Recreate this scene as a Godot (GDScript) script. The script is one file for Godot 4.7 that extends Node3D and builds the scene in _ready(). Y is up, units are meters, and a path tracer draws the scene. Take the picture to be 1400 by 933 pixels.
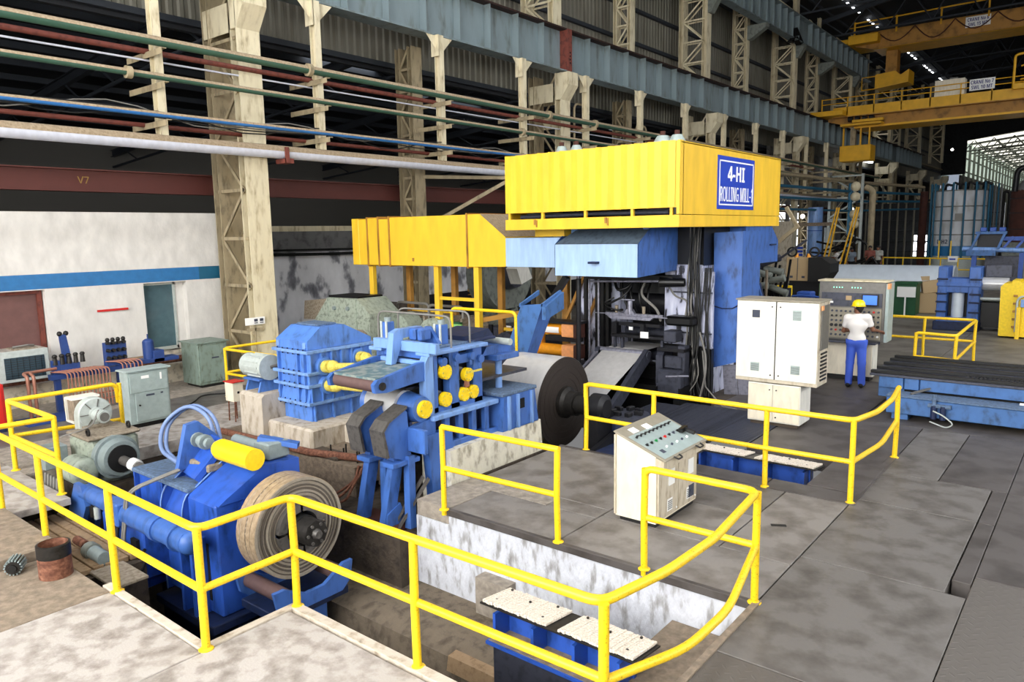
extends Node3D

var V := PackedVector3Array()
var NN := PackedVector3Array()
var T: Node3D = null
var M := {}
var TX := {}
var taken := {}
var rng := RandomNumberGenerator.new()

func _ready():
	rng.seed = 7
	view_and_light()
	materials()
	build_shell()
	build_floor()
	build_pit()
	build_columns()
	build_gantry()
	build_pipes()
	build_left_wall()
	build_back_area()
	build_rails()
	build_decoiler()
	build_gearbox()
	build_leveller()
	build_reel()
	build_mill()
	build_canopy()
	build_duct()
	build_desks()
	build_track_table()
	build_far()
	build_cranes()
	build_people()
	build_clutter()

# ---------------------------------------------------------------- camera, sky, lights, exposure
func view_and_light():
	var cam := Camera3D.new(); cam.name = "camera"
	cam.fov = 49.56
	cam.near = 0.05; cam.far = 400.0
	cam.position = Vector3(0, 3.2, 0)
	cam.basis = Basis(Vector3.UP, 0.681626) * Basis(Vector3.RIGHT, -0.1452023) * Basis(Vector3.BACK, -0.0173737)
	add_child(cam); cam.current = true
	var we := WorldEnvironment.new(); we.name = "world"
	var e := Environment.new()
	e.background_mode = Environment.BG_SKY
	var sky := Sky.new()
	var sm := ProceduralSkyMaterial.new()
	sm.sky_top_color = Color(0.72, 0.8, 0.95); sm.sky_horizon_color = Color(0.95, 0.96, 1.0)
	sm.ground_bottom_color = Color(0.5, 0.5, 0.5); sm.ground_horizon_color = Color(0.9, 0.9, 0.9)
	sm.sky_energy_multiplier = 2.2
	sm.ground_energy_multiplier = 1.0
	sky.sky_material = sm
	e.sky = sky
	e.tonemap_mode = Environment.TONE_MAPPER_LINEAR
	e.tonemap_exposure = 1.0
	e.sdfgi_enabled = true; e.ssao_enabled = true; e.ssil_enabled = true
	we.environment = e
	add_child(we)
	# daylight: the open south gable behind the camera and the translucent roof lights
	area_light("gable_daylight", Vector3(-4.5, 7.0, 6.7), Vector3(0, -0.18, -1), 17.0, 9.0, 8.0, Color(1, 0.985, 0.96))
	area_light("roof_light_daylight", Vector3(-3.0, 16.4, -9.0), Vector3(0, -1, 0), 3.0, 26.0, 5.0, Color(0.97, 0.98, 1.0))
	area_light("roof_light_daylight", Vector3(-9.5, 16.2, -5.0), Vector3(0, -1, 0), 2.4, 18.0, 6.0, Color(0.97, 0.98, 1.0))
	area_light("roof_light_daylight", Vector3(3.5, 16.4, -40.0), Vector3(0, -1, 0), 3.0, 44.0, 6.0, Color(0.97, 0.98, 1.0))
	area_light("side_window_daylight", Vector3(7.6, 5.5, -14.0), Vector3(-1, -0.1, 0), 22.0, 4.0, 2.2, Color(1, 0.99, 0.97))

func area_light(called: String, at: Vector3, towards: Vector3, w: float, h: float, radiance: float, c: Color):
	var l := AreaLight3D.new()
	l.name = called
	l.area_size = Vector2(w, h)
	l.area_normalize_energy = true
	l.light_color = c
	l.light_energy = radiance * w * h / PI
	l.shadow_enabled = true
	l.position = at
	var up := Vector3.UP if absf(towards.normalized().y) < 0.9 else Vector3.FORWARD
	l.basis = Basis.looking_at(towards, up)
	l.set("area_range", 90.0); l.set("omni_range", 90.0); l.set("area_attenuation", 2.0)
	add_child(l, true)

# ---------------------------------------------------------------- materials
func noise_tex(key: String, freq: float, lo: float, hi: float, oct := 5, type := FastNoiseLite.TYPE_SIMPLEX_SMOOTH, mid := -1.0, normal := false, size := 512):
	var n := FastNoiseLite.new()
	n.noise_type = type; n.seed = key.hash() % 1000; n.frequency = freq
	n.fractal_type = FastNoiseLite.FRACTAL_FBM; n.fractal_octaves = oct; n.fractal_gain = 0.55
	var t := NoiseTexture2D.new()
	t.width = size; t.height = size; t.seamless = true; t.seamless_blend_skirt = 0.3; t.noise = n
	if normal:
		t.as_normal_map = true; t.bump_strength = hi
	else:
		var g := Gradient.new()
		g.set_color(0, Color(lo, lo, lo)); g.set_color(1, Color(hi, hi, hi))
		if mid >= 0.0:
			g.add_point(mid, Color(lo, lo, lo).lerp(Color(hi, hi, hi), 0.85))
		t.color_ramp = g
	TX[key] = t

func ramp_tex(key: String, freq: float, stops: Array, oct := 5, type := FastNoiseLite.TYPE_SIMPLEX_SMOOTH):
	var n := FastNoiseLite.new()
	n.noise_type = type; n.seed = key.hash() % 1000; n.frequency = freq
	n.fractal_type = FastNoiseLite.FRACTAL_FBM; n.fractal_octaves = oct; n.fractal_gain = 0.55
	var t := NoiseTexture2D.new()
	t.width = 512; t.height = 512; t.seamless = true; t.seamless_blend_skirt = 0.3; t.noise = n
	var g := Gradient.new()
	g.set_offset(0, stops[0][0]); g.set_color(0, stops[0][1])
	g.set_offset(1, stops[1][0]); g.set_color(1, stops[1][1])
	for i in range(2, stops.size()):
		g.add_point(stops[i][0], stops[i][1])
	t.color_ramp = g
	TX[key] = t

func mk(key: String, c: Color, rough := 0.6, metal := 0.0, tex := "", scale := 1.0, stretch := 1.0, bump := "", bumpk := 0.3) -> StandardMaterial3D:
	var m := StandardMaterial3D.new()
	m.resource_name = key
	m.albedo_color = c; m.roughness = rough; m.metallic = metal
	if tex or bump:
		m.uv1_triplanar = true; m.uv1_world_triplanar = true
		m.uv1_scale = Vector3(scale, scale * stretch, scale)
	if tex: m.albedo_texture = TX[tex]
	if bump:
		m.normal_enabled = true; m.normal_texture = TX[bump]; m.normal_scale = bumpk
	M[key] = m
	return m

func materials():
	noise_tex("soft", 0.012, 0.88, 1.0)
	noise_tex("fine", 0.05, 0.7, 1.0)
	noise_tex("dirty", 0.012, 0.62, 1.0, 6, FastNoiseLite.TYPE_SIMPLEX_SMOOTH, 0.5)
	noise_tex("mottle", 0.02, 0.74, 1.05, 7)
	ramp_tex("chips", 0.03, [[0.0, Color(0.5, 0.47, 0.42)], [1.0, Color(1, 1, 1)], [0.2, Color(0.62, 0.58, 0.52)], [0.23, Color(0.95, 0.95, 0.95)], [0.6, Color(1, 1, 1)]], 6)
	ramp_tex("streaks", 0.012, [[0.0, Color(0.6, 0.57, 0.53)], [1.0, Color(1, 1, 1)], [0.28, Color(0.86, 0.84, 0.81)], [0.5, Color(0.96, 0.955, 0.95)]], 6)
	ramp_tex("oil", 0.012, [[0.0, Color(0.06, 0.06, 0.07)], [1.0, Color(1, 1, 1)], [0.3, Color(0.25, 0.25, 0.28)], [0.4, Color(0.8, 0.81, 0.86)]], 6)
	ramp_tex("limewash", 0.014, [[0.0, Color(0.58, 0.56, 0.53)], [1.0, Color(1, 1, 1)], [0.28, Color(0.78, 0.77, 0.75)], [0.44, Color(0.93, 0.93, 0.93)]], 8)
	ramp_tex("rustmix", 0.02, [[0.0, Color(0.25, 0.13, 0.08)], [1.0, Color(0.62, 0.45, 0.36)], [0.5, Color(0.42, 0.26, 0.19)]], 6)
	ramp_tex("dustmix", 0.02, [[0.0, Color(0.68, 0.65, 0.6)], [1.0, Color(1, 1, 1)], [0.5, Color(0.86, 0.84, 0.81)]], 6)
	ramp_tex("rubber_floor", 0.008, [[0.0, Color(0.66, 0.64, 0.62)], [1.0, Color(1.12, 1.1, 1.07)], [0.42, Color(0.9, 0.89, 0.88)], [0.6, Color(1, 1, 1)]], 8)
	ramp_tex("wornblue", 0.02, [[0.0, Color(0.5, 0.62, 0.66)], [1.0, Color(0.98, 0.94, 0.9)], [0.38, Color(0.55, 0.66, 0.68)], [0.55, Color(0.8, 0.8, 0.78)]], 6)
	ramp_tex("splatter", 0.045, [[0.0, Color(0.85, 0.85, 0.85)], [1.0, Color(1.0, 1.0, 1.0)], [0.66, Color(0.95, 0.95, 0.95)], [0.72, Color(1.9, 1.85, 1.7)]], 4)
	ramp_tex("smoke", 0.012, [[0.0, Color(0.25, 0.25, 0.27)], [1.0, Color(1, 1, 1)], [0.34, Color(0.55, 0.55, 0.57)], [0.48, Color(0.92, 0.92, 0.92)]], 6)
	noise_tex("bump_fine", 0.08, 0, 4.0, 4, FastNoiseLite.TYPE_SIMPLEX_SMOOTH, -1.0, true)
	noise_tex("bump_rough", 0.03, 0, 8.0, 6, FastNoiseLite.TYPE_SIMPLEX_SMOOTH, -1.0, true)
	var chk := Image.create(128, 128, false, Image.FORMAT_L8)
	for y in 128:
		for x in 128:
			var v := 0.0
			for k in 2:
				var ux := fmod(x + 64.0 * k, 128.0) - 64.0
				var uy := fmod(y + 64.0 * k, 128.0) - 64.0
				var a := PI / 4 if k == 0 else -PI / 4
				var p := Vector2(ux, uy).rotated(a)
				var d := 1.0 - pow(p.x / 40.0, 2) - pow(p.y / 12.0, 2)
				v = maxf(v, clampf(d * 1.6, 0, 1))
			chk.set_pixel(x, y, Color(v, v, v))
	chk.bump_map_to_normal_map(3.0)
	TX["checker"] = ImageTexture.create_from_image(chk)
	# paints
	mk("rail_yellow", Color(0.96, 0.79, 0.10), 0.42, 0.0, "chips", 2.2)
	mk("yellow", Color(0.98, 0.79, 0.20), 0.45, 0.0, "soft", 0.5, 0.25)
	mk("crane_yellow", Color(0.93, 0.70, 0.08), 0.5, 0.0, "soft", 0.25)
	mk("crane_ochre", Color(0.70, 0.50, 0.20), 0.6, 0.0, "dirty", 0.2)
	mk("cap_yellow", Color(0.98, 0.83, 0.05), 0.5, 0.0, "soft", 2.0)
	mk("spindle_yellow", Color(0.87, 0.80, 0.35), 0.5, 0.0, "dirty", 2.0)
	mk("blue", Color(0.25, 0.41, 0.70), 0.42, 0.0, "streaks", 0.9, 0.4)
	mk("blue_bright", Color(0.18, 0.345, 0.72), 0.38, 0.0, "streaks", 0.8, 0.5)
	mk("blue_gear", Color(0.33, 0.51, 0.82), 0.4, 0.0, "streaks", 1.0, 0.35)
	mk("blue_pale", Color(0.46, 0.61, 0.84), 0.4, 0.0, "streaks", 1.1, 0.18)
	mk("hood_blue_overlit", Color(0.68, 0.80, 0.95), 0.35, 0.0, "soft", 1.1, 0.18)  # machine blue made paler: the glare on the hood front is painted in
	mk("blue_dust", Color(0.38, 0.48, 0.62), 0.8, 0.0, "dustmix", 1.5)
	mk("blue_hood_top", Color(0.36, 0.42, 0.48), 0.7, 0.0, "dirty", 1.2)
	mk("blue_table", Color(0.24, 0.41, 0.64), 0.55, 0.0, "streaks", 0.8, 0.6)
	mk("blue_dark", Color(0.06, 0.13, 0.28), 0.6, 0.0, "dirty", 1.0)
	mk("blue_far", Color(0.16, 0.32, 0.65), 0.5, 0.0, "soft", 0.8)
	mk("teal", Color(0.10, 0.38, 0.50), 0.55, 0.0, "soft", 0.6)
	mk("tank_band", Color(0.13, 0.42, 0.62), 0.4)
	mk("sign_blue", Color(0.10, 0.25, 0.72), 0.4)
	mk("letter_white", Color(0.96, 0.96, 0.96), 0.5)
	mk("letter_blue", Color(0.12, 0.12, 0.45), 0.5)
	mk("letter_dark", Color(0.22, 0.24, 0.3), 0.6)
	mk("letter_gold", Color(0.55, 0.42, 0.18), 0.6)
	mk("cream", Color(0.86, 0.82, 0.70), 0.55, 0.0, "streaks", 0.7, 0.3)
	mk("cream_dirty", Color(0.66, 0.60, 0.48), 0.7, 0.0, "dirty", 0.7, 0.4)
	mk("panel_cream", Color(0.93, 0.89, 0.80), 0.4, 0.0, "soft", 1.2, 0.3)
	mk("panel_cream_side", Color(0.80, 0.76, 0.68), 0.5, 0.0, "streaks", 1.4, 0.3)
	mk("panel_white", Color(0.93, 0.92, 0.88), 0.4, 0.0, "soft", 1.2, 0.3)
	mk("panel_line", Color(0.33, 0.31, 0.28), 0.7)
	mk("desk_grey", Color(0.45, 0.44, 0.42), 0.4, 0.2, "soft", 1.5)
	mk("desk_beige", Color(0.60, 0.57, 0.50), 0.5, 0.1, "soft", 1.5)
	mk("cabinet_grey", Color(0.66, 0.72, 0.71), 0.4, 0.1, "soft", 1.0)
	mk("cabinet_green", Color(0.50, 0.57, 0.53), 0.5, 0.1, "streaks", 1.2, 0.5)
	mk("machine_grey", Color(0.66, 0.70, 0.64), 0.55, 0.1, "dirty", 1.2)
	mk("motor_dust", Color(0.62, 0.58, 0.52), 0.9, 0.0, "dustmix", 1.4)
	mk("motor_grey", Color(0.55, 0.60, 0.60), 0.5, 0.1, "soft", 2.0)
	mk("fan_grey", Color(0.74, 0.77, 0.75), 0.5, 0.1, "soft", 1.6)
	mk("far_grey", Color(0.48, 0.50, 0.47), 0.6, 0.0, "dirty", 0.7)
	mk("white_pipe", Color(0.84, 0.85, 0.90), 0.5, 0.0, "soft", 0.8)
	mk("pipe_dust", Color(0.74, 0.67, 0.57), 0.95, 0.0, "dustmix", 1.3)
	mk("green_pipe", Color(0.22, 0.36, 0.29), 0.5, 0.0, "soft", 1.0)
	mk("blue_pipe", Color(0.18, 0.45, 0.72), 0.5, 0.0, "soft", 1.0)
	mk("red_primer", Color(0.46, 0.22, 0.17), 0.7, 0.0, "dirty", 0.8)
	mk("brown_beam", Color(0.36, 0.17, 0.14), 0.65, 0.0, "soft", 0.3)
	mk("girder", Color(0.49, 0.55, 0.57), 0.55, 0.1, "streaks", 0.35, 0.3)
	mk("girder_edge", Color(0.40, 0.28, 0.22), 0.8, 0.0, "rustmix", 0.6)
	mk("cladding", Color(0.50, 0.49, 0.445), 0.6, 0.15, "streaks", 0.3, 0.12)
	mk("cladding_dark", Color(0.16, 0.17, 0.18), 0.7, 0.1, "dirty", 0.3)
	mk("roof_dark", Color(0.10, 0.11, 0.13), 0.85, 0.0)
	mk("roof_steel", Color(0.17, 0.19, 0.22), 0.7, 0.1)
	mk("wall_white", Color(0.88, 0.865, 0.84), 0.8, 0.0, "soft", 0.5, 0.5, "bump_fine", 0.12)
	mk("wall_stripe", Color(0.16, 0.45, 0.68), 0.5, 0.0, "soft", 0.8)
	mk("wall_shell", Color(0.42, 0.41, 0.39), 0.9)
	mk("wall_smoke", Color(0.92, 0.92, 0.93), 0.85, 0.0, "smoke", 0.16, 0.6)
	mk("wall_grey", Color(0.45, 0.45, 0.45), 0.85, 0.0, "dirty", 0.4)
	mk("brown_door", Color(0.44, 0.30, 0.28), 0.6, 0.0, "soft", 0.6)
	mk("glass_dark", Color(0.33, 0.43, 0.46), 0.08, 0.0, "soft", 0.8)
	mk("sill", Color(0.84, 0.80, 0.72), 0.8, 0.0, "dirty", 0.8)
	mk("concrete", Color(0.62, 0.58, 0.53), 0.9, 0.0, "mottle", 0.7, 1.0, "bump_rough", 0.25)
	mk("concrete_light", Color(0.67, 0.645, 0.62), 0.85, 0.0, "rubber_floor", 0.8, 1.0, "bump_fine", 0.2)
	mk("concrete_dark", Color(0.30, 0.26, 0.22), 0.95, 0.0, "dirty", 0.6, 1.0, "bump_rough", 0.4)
	mk("concrete_pad", Color(0.76, 0.72, 0.66), 0.9, 0.0, "streaks", 0.9, 0.35, "bump_rough", 0.3)
	mk("ledge_brown", Color(0.47, 0.42, 0.355), 0.95, 0.0, "dirty", 0.8, 1.0, "bump_rough", 0.4)
	mk("earth", Color(0.50, 0.44, 0.375), 1.0, 0.0, "mottle", 0.9, 1.0, "bump_rough", 0.6)
	mk("lime", Color(0.80, 0.81, 0.84), 0.9, 0.0, "limewash", 0.8, 0.35, "bump_rough", 0.3)
	mk("lime_curb", Color(0.90, 0.88, 0.81), 0.9, 0.0, "limewash", 0.7, 0.5, "bump_rough", 0.3)
	mk("plate", Color(0.42, 0.405, 0.39), 0.55, 0.1, "rubber_floor", 0.45, 1.0, "bump_fine", 0.1)
	mk("plate_dark", Color(0.33, 0.31, 0.30), 0.55, 0.12, "rubber_floor", 0.36)
	mk("plate_far", Color(0.44, 0.42, 0.385), 0.6, 0.05, "rubber_floor", 0.22)
	mk("plate_platform", Color(0.50, 0.48, 0.46), 0.6, 0.08, "rubber_floor", 0.4, 1.0, "bump_fine", 0.1)
	var ck = mk("plate_checker", Color(0.38, 0.36, 0.34), 0.5, 0.2, "rubber_floor", 0.3)
	ck.uv1_scale = Vector3(9, 9, 9); ck.albedo_texture = null
	ck.normal_enabled = true; ck.normal_texture = TX["checker"]; ck.normal_scale = 0.6
	mk("slab_brown", Color(0.56, 0.50, 0.43), 0.9, 0.0, "mottle", 0.8, 1.0, "bump_fine", 0.2)
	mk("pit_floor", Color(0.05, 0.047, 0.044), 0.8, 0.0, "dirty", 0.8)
	mk("steel", Color(0.76, 0.76, 0.76), 0.3, 0.2, "soft", 0.8)
	mk("strip_steel", Color(0.84, 0.83, 0.82), 0.3, 0.12, "soft", 1.2)
	mk("coil_side_dark", Color(0.27, 0.24, 0.225), 0.4, 0.3, "soft", 2.0)
	mk("coil_rim", Color(0.74, 0.66, 0.55), 0.42, 0.2, "dustmix", 1.4)
	mk("coil_side", Color(0.66, 0.62, 0.56), 0.38, 0.3, "soft", 3.0)
	mk("coil_side_alt", Color(0.40, 0.365, 0.33), 0.4, 0.3, "soft", 3.0)
	mk("dark_steel", Color(0.20, 0.19, 0.18), 0.45, 0.55, "dirty", 2.0)
	mk("blue_manifold", Color(0.13, 0.25, 0.50), 0.5, 0.0, "soft", 1.0)
	mk("worn_steel", Color(0.40, 0.385, 0.37), 0.4, 0.35, "dirty", 1.8)
	mk("roller_brown", Color(0.42, 0.33, 0.32), 0.45, 0.2, "soft", 2.0)
	mk("roller_steel", Color(0.58, 0.58, 0.58), 0.35, 0.4, "dirty", 1.0)
	mk("table_plate", Color(0.62, 0.66, 0.66), 0.6, 0.1, "wornblue", 0.5)
	mk("mill_white", Color(0.86, 0.87, 0.93), 0.5, 0.0, "oil", 0.9, 0.25)
	mk("mill_black", Color(0.045, 0.045, 0.05), 0.4, 0.2, "mottle", 1.0)
	mk("mill_dark", Color(0.10, 0.10, 0.12), 0.45, 0.3, "mottle", 1.0)
	mk("mill_mid", Color(0.27, 0.28, 0.33), 0.45, 0.3, "dirty", 1.0)
	mk("mill_silver", Color(0.62, 0.62, 0.68), 0.4, 0.5, "dirty", 1.6)
	mk("orange", Color(0.95, 0.62, 0.12), 0.4, 0.1, "soft", 2.0)
	mk("orange_pale", Color(0.97, 0.66, 0.42), 0.5, 0.0, "soft", 2.0)
	mk("cable_black", Color(0.05, 0.05, 0.05), 0.6)
	mk("cable_grey", Color(0.45, 0.44, 0.42), 0.6)
	mk("hose_blue", Color(0.42, 0.50, 0.66), 0.5)
	mk("copper", Color(0.66, 0.45, 0.37), 0.45, 0.25, "soft", 3.0)
	mk("rust", Color(1, 1, 1), 0.9, 0.0, "rustmix", 1.5, 1.0, "bump_rough", 0.3)
	mk("timber", Color(0.62, 0.52, 0.40), 0.9, 0.0, "streaks", 1.5, 1.0, "bump_rough", 0.3)
	mk("timber_white", Color(1.0, 0.97, 0.93), 0.9, 0.0, "dustmix", 3.2, 1.0, "bump_rough", 0.6)
	mk("black", Color(0.03, 0.03, 0.03), 0.6)
	mk("dark_gap", Color(0.02, 0.02, 0.02), 1.0)
	mk("red", Color(0.75, 0.10, 0.08), 0.5)
	mk("green_box", Color(0.06, 0.33, 0.18), 0.5, 0.0, "soft", 1.0)
	mk("green_light", Color(0.55, 0.78, 0.45), 0.5)
	mk("carton", Color(0.70, 0.60, 0.45), 0.85)
	mk("ac_grille", Color(0.16, 0.24, 0.28), 0.5)
	mk("ac_body", Color(0.74, 0.71, 0.66), 0.6, 0.0, "dirty", 1.0)
	mk("tank_white", Color(0.78, 0.80, 0.82), 0.5, 0.0, "streaks", 0.25, 0.4)
	mk("furnace_white", Color(0.86, 0.90, 0.94), 0.4, 0.1, "soft", 0.3)
	mk("tank_grey", Color(0.48, 0.49, 0.50), 0.5, 0.2, "soft", 0.3)
	mk("rust_column", Color(0.30, 0.15, 0.11), 0.8, 0.0, "dirty", 0.3)
	mk("skin", Color(0.48, 0.31, 0.22), 0.55)
	mk("shirt_white", Color(0.90, 0.88, 0.86), 0.85)
	mk("trousers_blue", Color(0.25, 0.37, 0.78), 0.85)
	mk("hair", Color(0.03, 0.025, 0.02), 0.6)
	mk("helmet", Color(0.98, 0.85, 0.06), 0.3)
	mk("shirt_grey", Color(0.50, 0.55, 0.60), 0.85)
	mk("shirt_red", Color(0.50, 0.28, 0.24), 0.85)
	mk("shirt_pale", Color(0.66, 0.66, 0.63), 0.85)
	mk("trousers_dark", Color(0.06, 0.06, 0.07), 0.85)
	mk("label_white", Color(0.93, 0.93, 0.92), 0.5)
	mk("button_black", Color(0.04, 0.04, 0.04), 0.4)
	mk("button_red", Color(0.75, 0.08, 0.05), 0.4)
	mk("button_green", Color(0.1, 0.5, 0.25), 0.4)
	mk("clear_glass", Color(0.9, 0.97, 1.0, 0.08), 0.03)
	M["clear_glass"].transparency = BaseMaterial3D.TRANSPARENCY_ALPHA
	glow("skylight", Color(0.97, 0.985, 1.0), 5.0)
	glow("day_window", Color(0.97, 0.985, 1.0), 4.0)
	glow("far_skylight", Color(1.0, 0.98, 0.93), 1.6)
	glow("lit_sheet", Color(0.86, 0.92, 0.86), 0.5)
	glow("lamp_glow", Color(1.0, 0.98, 0.93), 9.0)
	glow("screen", Color(0.25, 0.45, 0.85), 0.75)
	glow("led", Color(0.6, 1.0, 0.85), 1.5)

func glow(key: String, c: Color, k: float):
	var m := mk(key, c, 0.6)
	m.emission_enabled = true; m.emission = c; m.emission_energy_multiplier = k

# ---------------------------------------------------------------- shapes (world coordinates)
func tri(a: Vector3, b: Vector3, c: Vector3, na: Vector3, nb: Vector3, nc: Vector3):
	if (b - a).cross(c - a).dot(na + nb + nc) > 0.0:
		V.append(a); V.append(c); V.append(b); NN.append(na); NN.append(nc); NN.append(nb)
	else:
		V.append(a); V.append(b); V.append(c); NN.append(na); NN.append(nb); NN.append(nc)

func flat(a: Vector3, b: Vector3, c: Vector3, d: Vector3, out: Vector3):
	var n := (c - a).cross(d - b).normalized()
	if n.dot(out) < 0.0: n = -n
	tri(a, b, c, n, n, n); tri(a, c, d, n, n, n)

func flat3(a: Vector3, b: Vector3, c: Vector3, out: Vector3):
	var n := (b - a).cross(c - a).normalized()
	if n.dot(out) < 0.0: n = -n
	tri(a, b, c, n, n, n)

func bx(x0: float, x1: float, y0: float, y1: float, z0: float, z1: float, bev := 0.0):
	ob(Vector3((x0 + x1) / 2, (y0 + y1) / 2, (z0 + z1) / 2), Vector3(absf(x1 - x0), absf(y1 - y0), absf(z1 - z0)), Basis(), bev)

func ob(c: Vector3, s: Vector3, b := Basis(), bev := 0.0):
	var h := s / 2
	if bev <= 0.0:
		for ax in 3:
			for sg in [-1.0, 1.0]:
				var u := (ax + 1) % 3
				var w := (ax + 2) % 3
				var q := []
				for k in [[-1, -1], [1, -1], [1, 1], [-1, 1]]:
					var p := Vector3()
					p[ax] = sg * h[ax]; p[u] = k[0] * h[u]; p[w] = k[1] * h[w]
					q.append(c + b * p)
				var o := Vector3(); o[ax] = sg
				flat(q[0], q[1], q[2], q[3], b * o)
		return
	bev = minf(bev, minf(h.x, minf(h.y, h.z)) * 0.9)
	for ax in 3:
		var u := (ax + 1) % 3
		var w := (ax + 2) % 3
		for sg in [-1.0, 1.0]:
			var q := []
			for k in [[-1, -1], [1, -1], [1, 1], [-1, 1]]:
				var p := Vector3()
				p[ax] = sg * h[ax]; p[u] = k[0] * (h[u] - bev); p[w] = k[1] * (h[w] - bev)
				q.append(c + b * p)
			var o := Vector3(); o[ax] = sg
			flat(q[0], q[1], q[2], q[3], b * o)
			for s2 in [-1.0, 1.0]:
				var e := []
				for t in [-1.0, 1.0]:
					var p1 := Vector3(); var p2 := Vector3()
					p1[ax] = sg * h[ax]; p1[u] = s2 * (h[u] - bev); p1[w] = t * (h[w] - bev)
					p2[ax] = sg * (h[ax] - bev); p2[u] = s2 * h[u]; p2[w] = t * (h[w] - bev)
					e.append(c + b * p1); e.append(c + b * p2)
				var o2 := Vector3(); o2[ax] = sg; o2[u] = s2
				flat(e[0], e[1], e[3], e[2], b * o2)
	for sx in [-1.0, 1.0]:
		for sy in [-1.0, 1.0]:
			for sz in [-1.0, 1.0]:
				var s3 := Vector3(sx, sy, sz)
				flat3(c + b * (s3 * Vector3(h.x, h.y - bev, h.z - bev)), c + b * (s3 * Vector3(h.x - bev, h.y, h.z - bev)), c + b * (s3 * Vector3(h.x - bev, h.y - bev, h.z)), b * s3)

func frame_of(d: Vector3) -> Array:
	var up := Vector3.UP if absf(d.y) < 0.95 else Vector3.RIGHT
	var s := d.cross(up).normalized()
	return [s, s.cross(d).normalized()]

func bar(a: Vector3, b: Vector3, w: float, h: float):   # a square bar from a to b; w sideways, h up
	var d := (b - a).normalized()
	var f := frame_of(d)
	ob((a + b) / 2, Vector3(w, h, a.distance_to(b)), Basis(f[0], f[1], f[0].cross(f[1])))

func cy(a: Vector3, b: Vector3, r0: float, r1 := -1.0, n := 16, caps := true):
	if r1 < 0.0: r1 = r0
	var d := (b - a).normalized()
	var f := frame_of(d)
	var sl := (r0 - r1) / maxf(0.0001, a.distance_to(b))
	for i in n:
		var t0 := TAU * i / n
		var t1 := TAU * (i + 1) / n
		var u0: Vector3 = f[0] * cos(t0) + f[1] * sin(t0)
		var u1: Vector3 = f[0] * cos(t1) + f[1] * sin(t1)
		var n0 := (u0 + d * sl).normalized()
		var n1 := (u1 + d * sl).normalized()
		var p := [a + u0 * r0, a + u1 * r0, b + u1 * r1, b + u0 * r1]
		tri(p[0], p[1], p[2], n0, n1, n1); tri(p[0], p[2], p[3], n0, n1, n0)
		if caps:
			if r0 > 0.0: tri(a, p[0], p[1], -d, -d, -d)
			if r1 > 0.0: tri(b, p[3], p[2], d, d, d)

func tube(pts: Array, r: float, n := 8, caps := true):
	var up := Vector3()
	var rings := []
	for i in pts.size():
		var d: Vector3
		if i == 0: d = (pts[1] - pts[0]).normalized()
		elif i == pts.size() - 1: d = (pts[i] - pts[i - 1]).normalized()
		else: d = ((pts[i] - pts[i - 1]).normalized() + (pts[i + 1] - pts[i]).normalized()).normalized()
		if i == 0: up = frame_of(d)[0]
		up = (up - d * up.dot(d)).normalized()
		var s := up.cross(d)
		var k := 1.0
		if i > 0 and i < pts.size() - 1:
			k = 1.0
		var ring := []
		for j in n:
			var a := TAU * j / n
			ring.append(up * cos(a) * k + s * sin(a) * k)
		rings.append(ring)
	for i in pts.size() - 1:
		for j in n:
			var j2 := (j + 1) % n
			var p0: Vector3 = pts[i] + rings[i][j] * r
			var p1: Vector3 = pts[i] + rings[i][j2] * r
			var p2: Vector3 = pts[i + 1] + rings[i + 1][j2] * r
			var p3: Vector3 = pts[i + 1] + rings[i + 1][j] * r
			tri(p0, p1, p2, rings[i][j], rings[i][j2], rings[i + 1][j2]); tri(p0, p2, p3, rings[i][j], rings[i + 1][j2], rings[i + 1][j])
	if caps:
		for e in [0, pts.size() - 1]:
			var d2: Vector3 = (pts[0] - pts[1]).normalized() if e == 0 else (pts[e] - pts[e - 1]).normalized()
			for j in n:
				tri(pts[e], pts[e] + rings[e][j] * r, pts[e] + rings[e][(j + 1) % n] * r, d2, d2, d2)

func rounded(pts: Array, r: float, steps := 4) -> Array:   # a path with its corners rounded
	var out := [pts[0]]
	for i in range(1, pts.size() - 1):
		var a: Vector3 = pts[i - 1]; var b: Vector3 = pts[i]; var c: Vector3 = pts[i + 1]
		var k := minf(r, minf(a.distance_to(b), b.distance_to(c)) * 0.45)
		var p := b + (a - b).normalized() * k
		var q := b + (c - b).normalized() * k
		for s in steps + 1:
			var t := float(s) / steps
			out.append(p.lerp(b, t).lerp(b.lerp(q, t), t))
	out.append(pts[pts.size() - 1])
	return out

func arcstrip(a: Vector3, b: Vector3, r: float, half: float, n := 6):   # the layer lying along the top of a pipe
	var d := (b - a).normalized()
	var s := d.cross(Vector3.UP).normalized()
	var u := s.cross(d).normalized()
	for i in n:
		var t0 := -half + 2 * half * i / n
		var t1 := -half + 2 * half * (i + 1) / n
		var n0 := s * sin(t0) + u * cos(t0)
		var n1 := s * sin(t1) + u * cos(t1)
		tri(a + n0 * r, a + n1 * r, b + n1 * r, n0, n1, n1); tri(a + n0 * r, b + n1 * r, b + n0 * r, n0, n1, n0)

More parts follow.
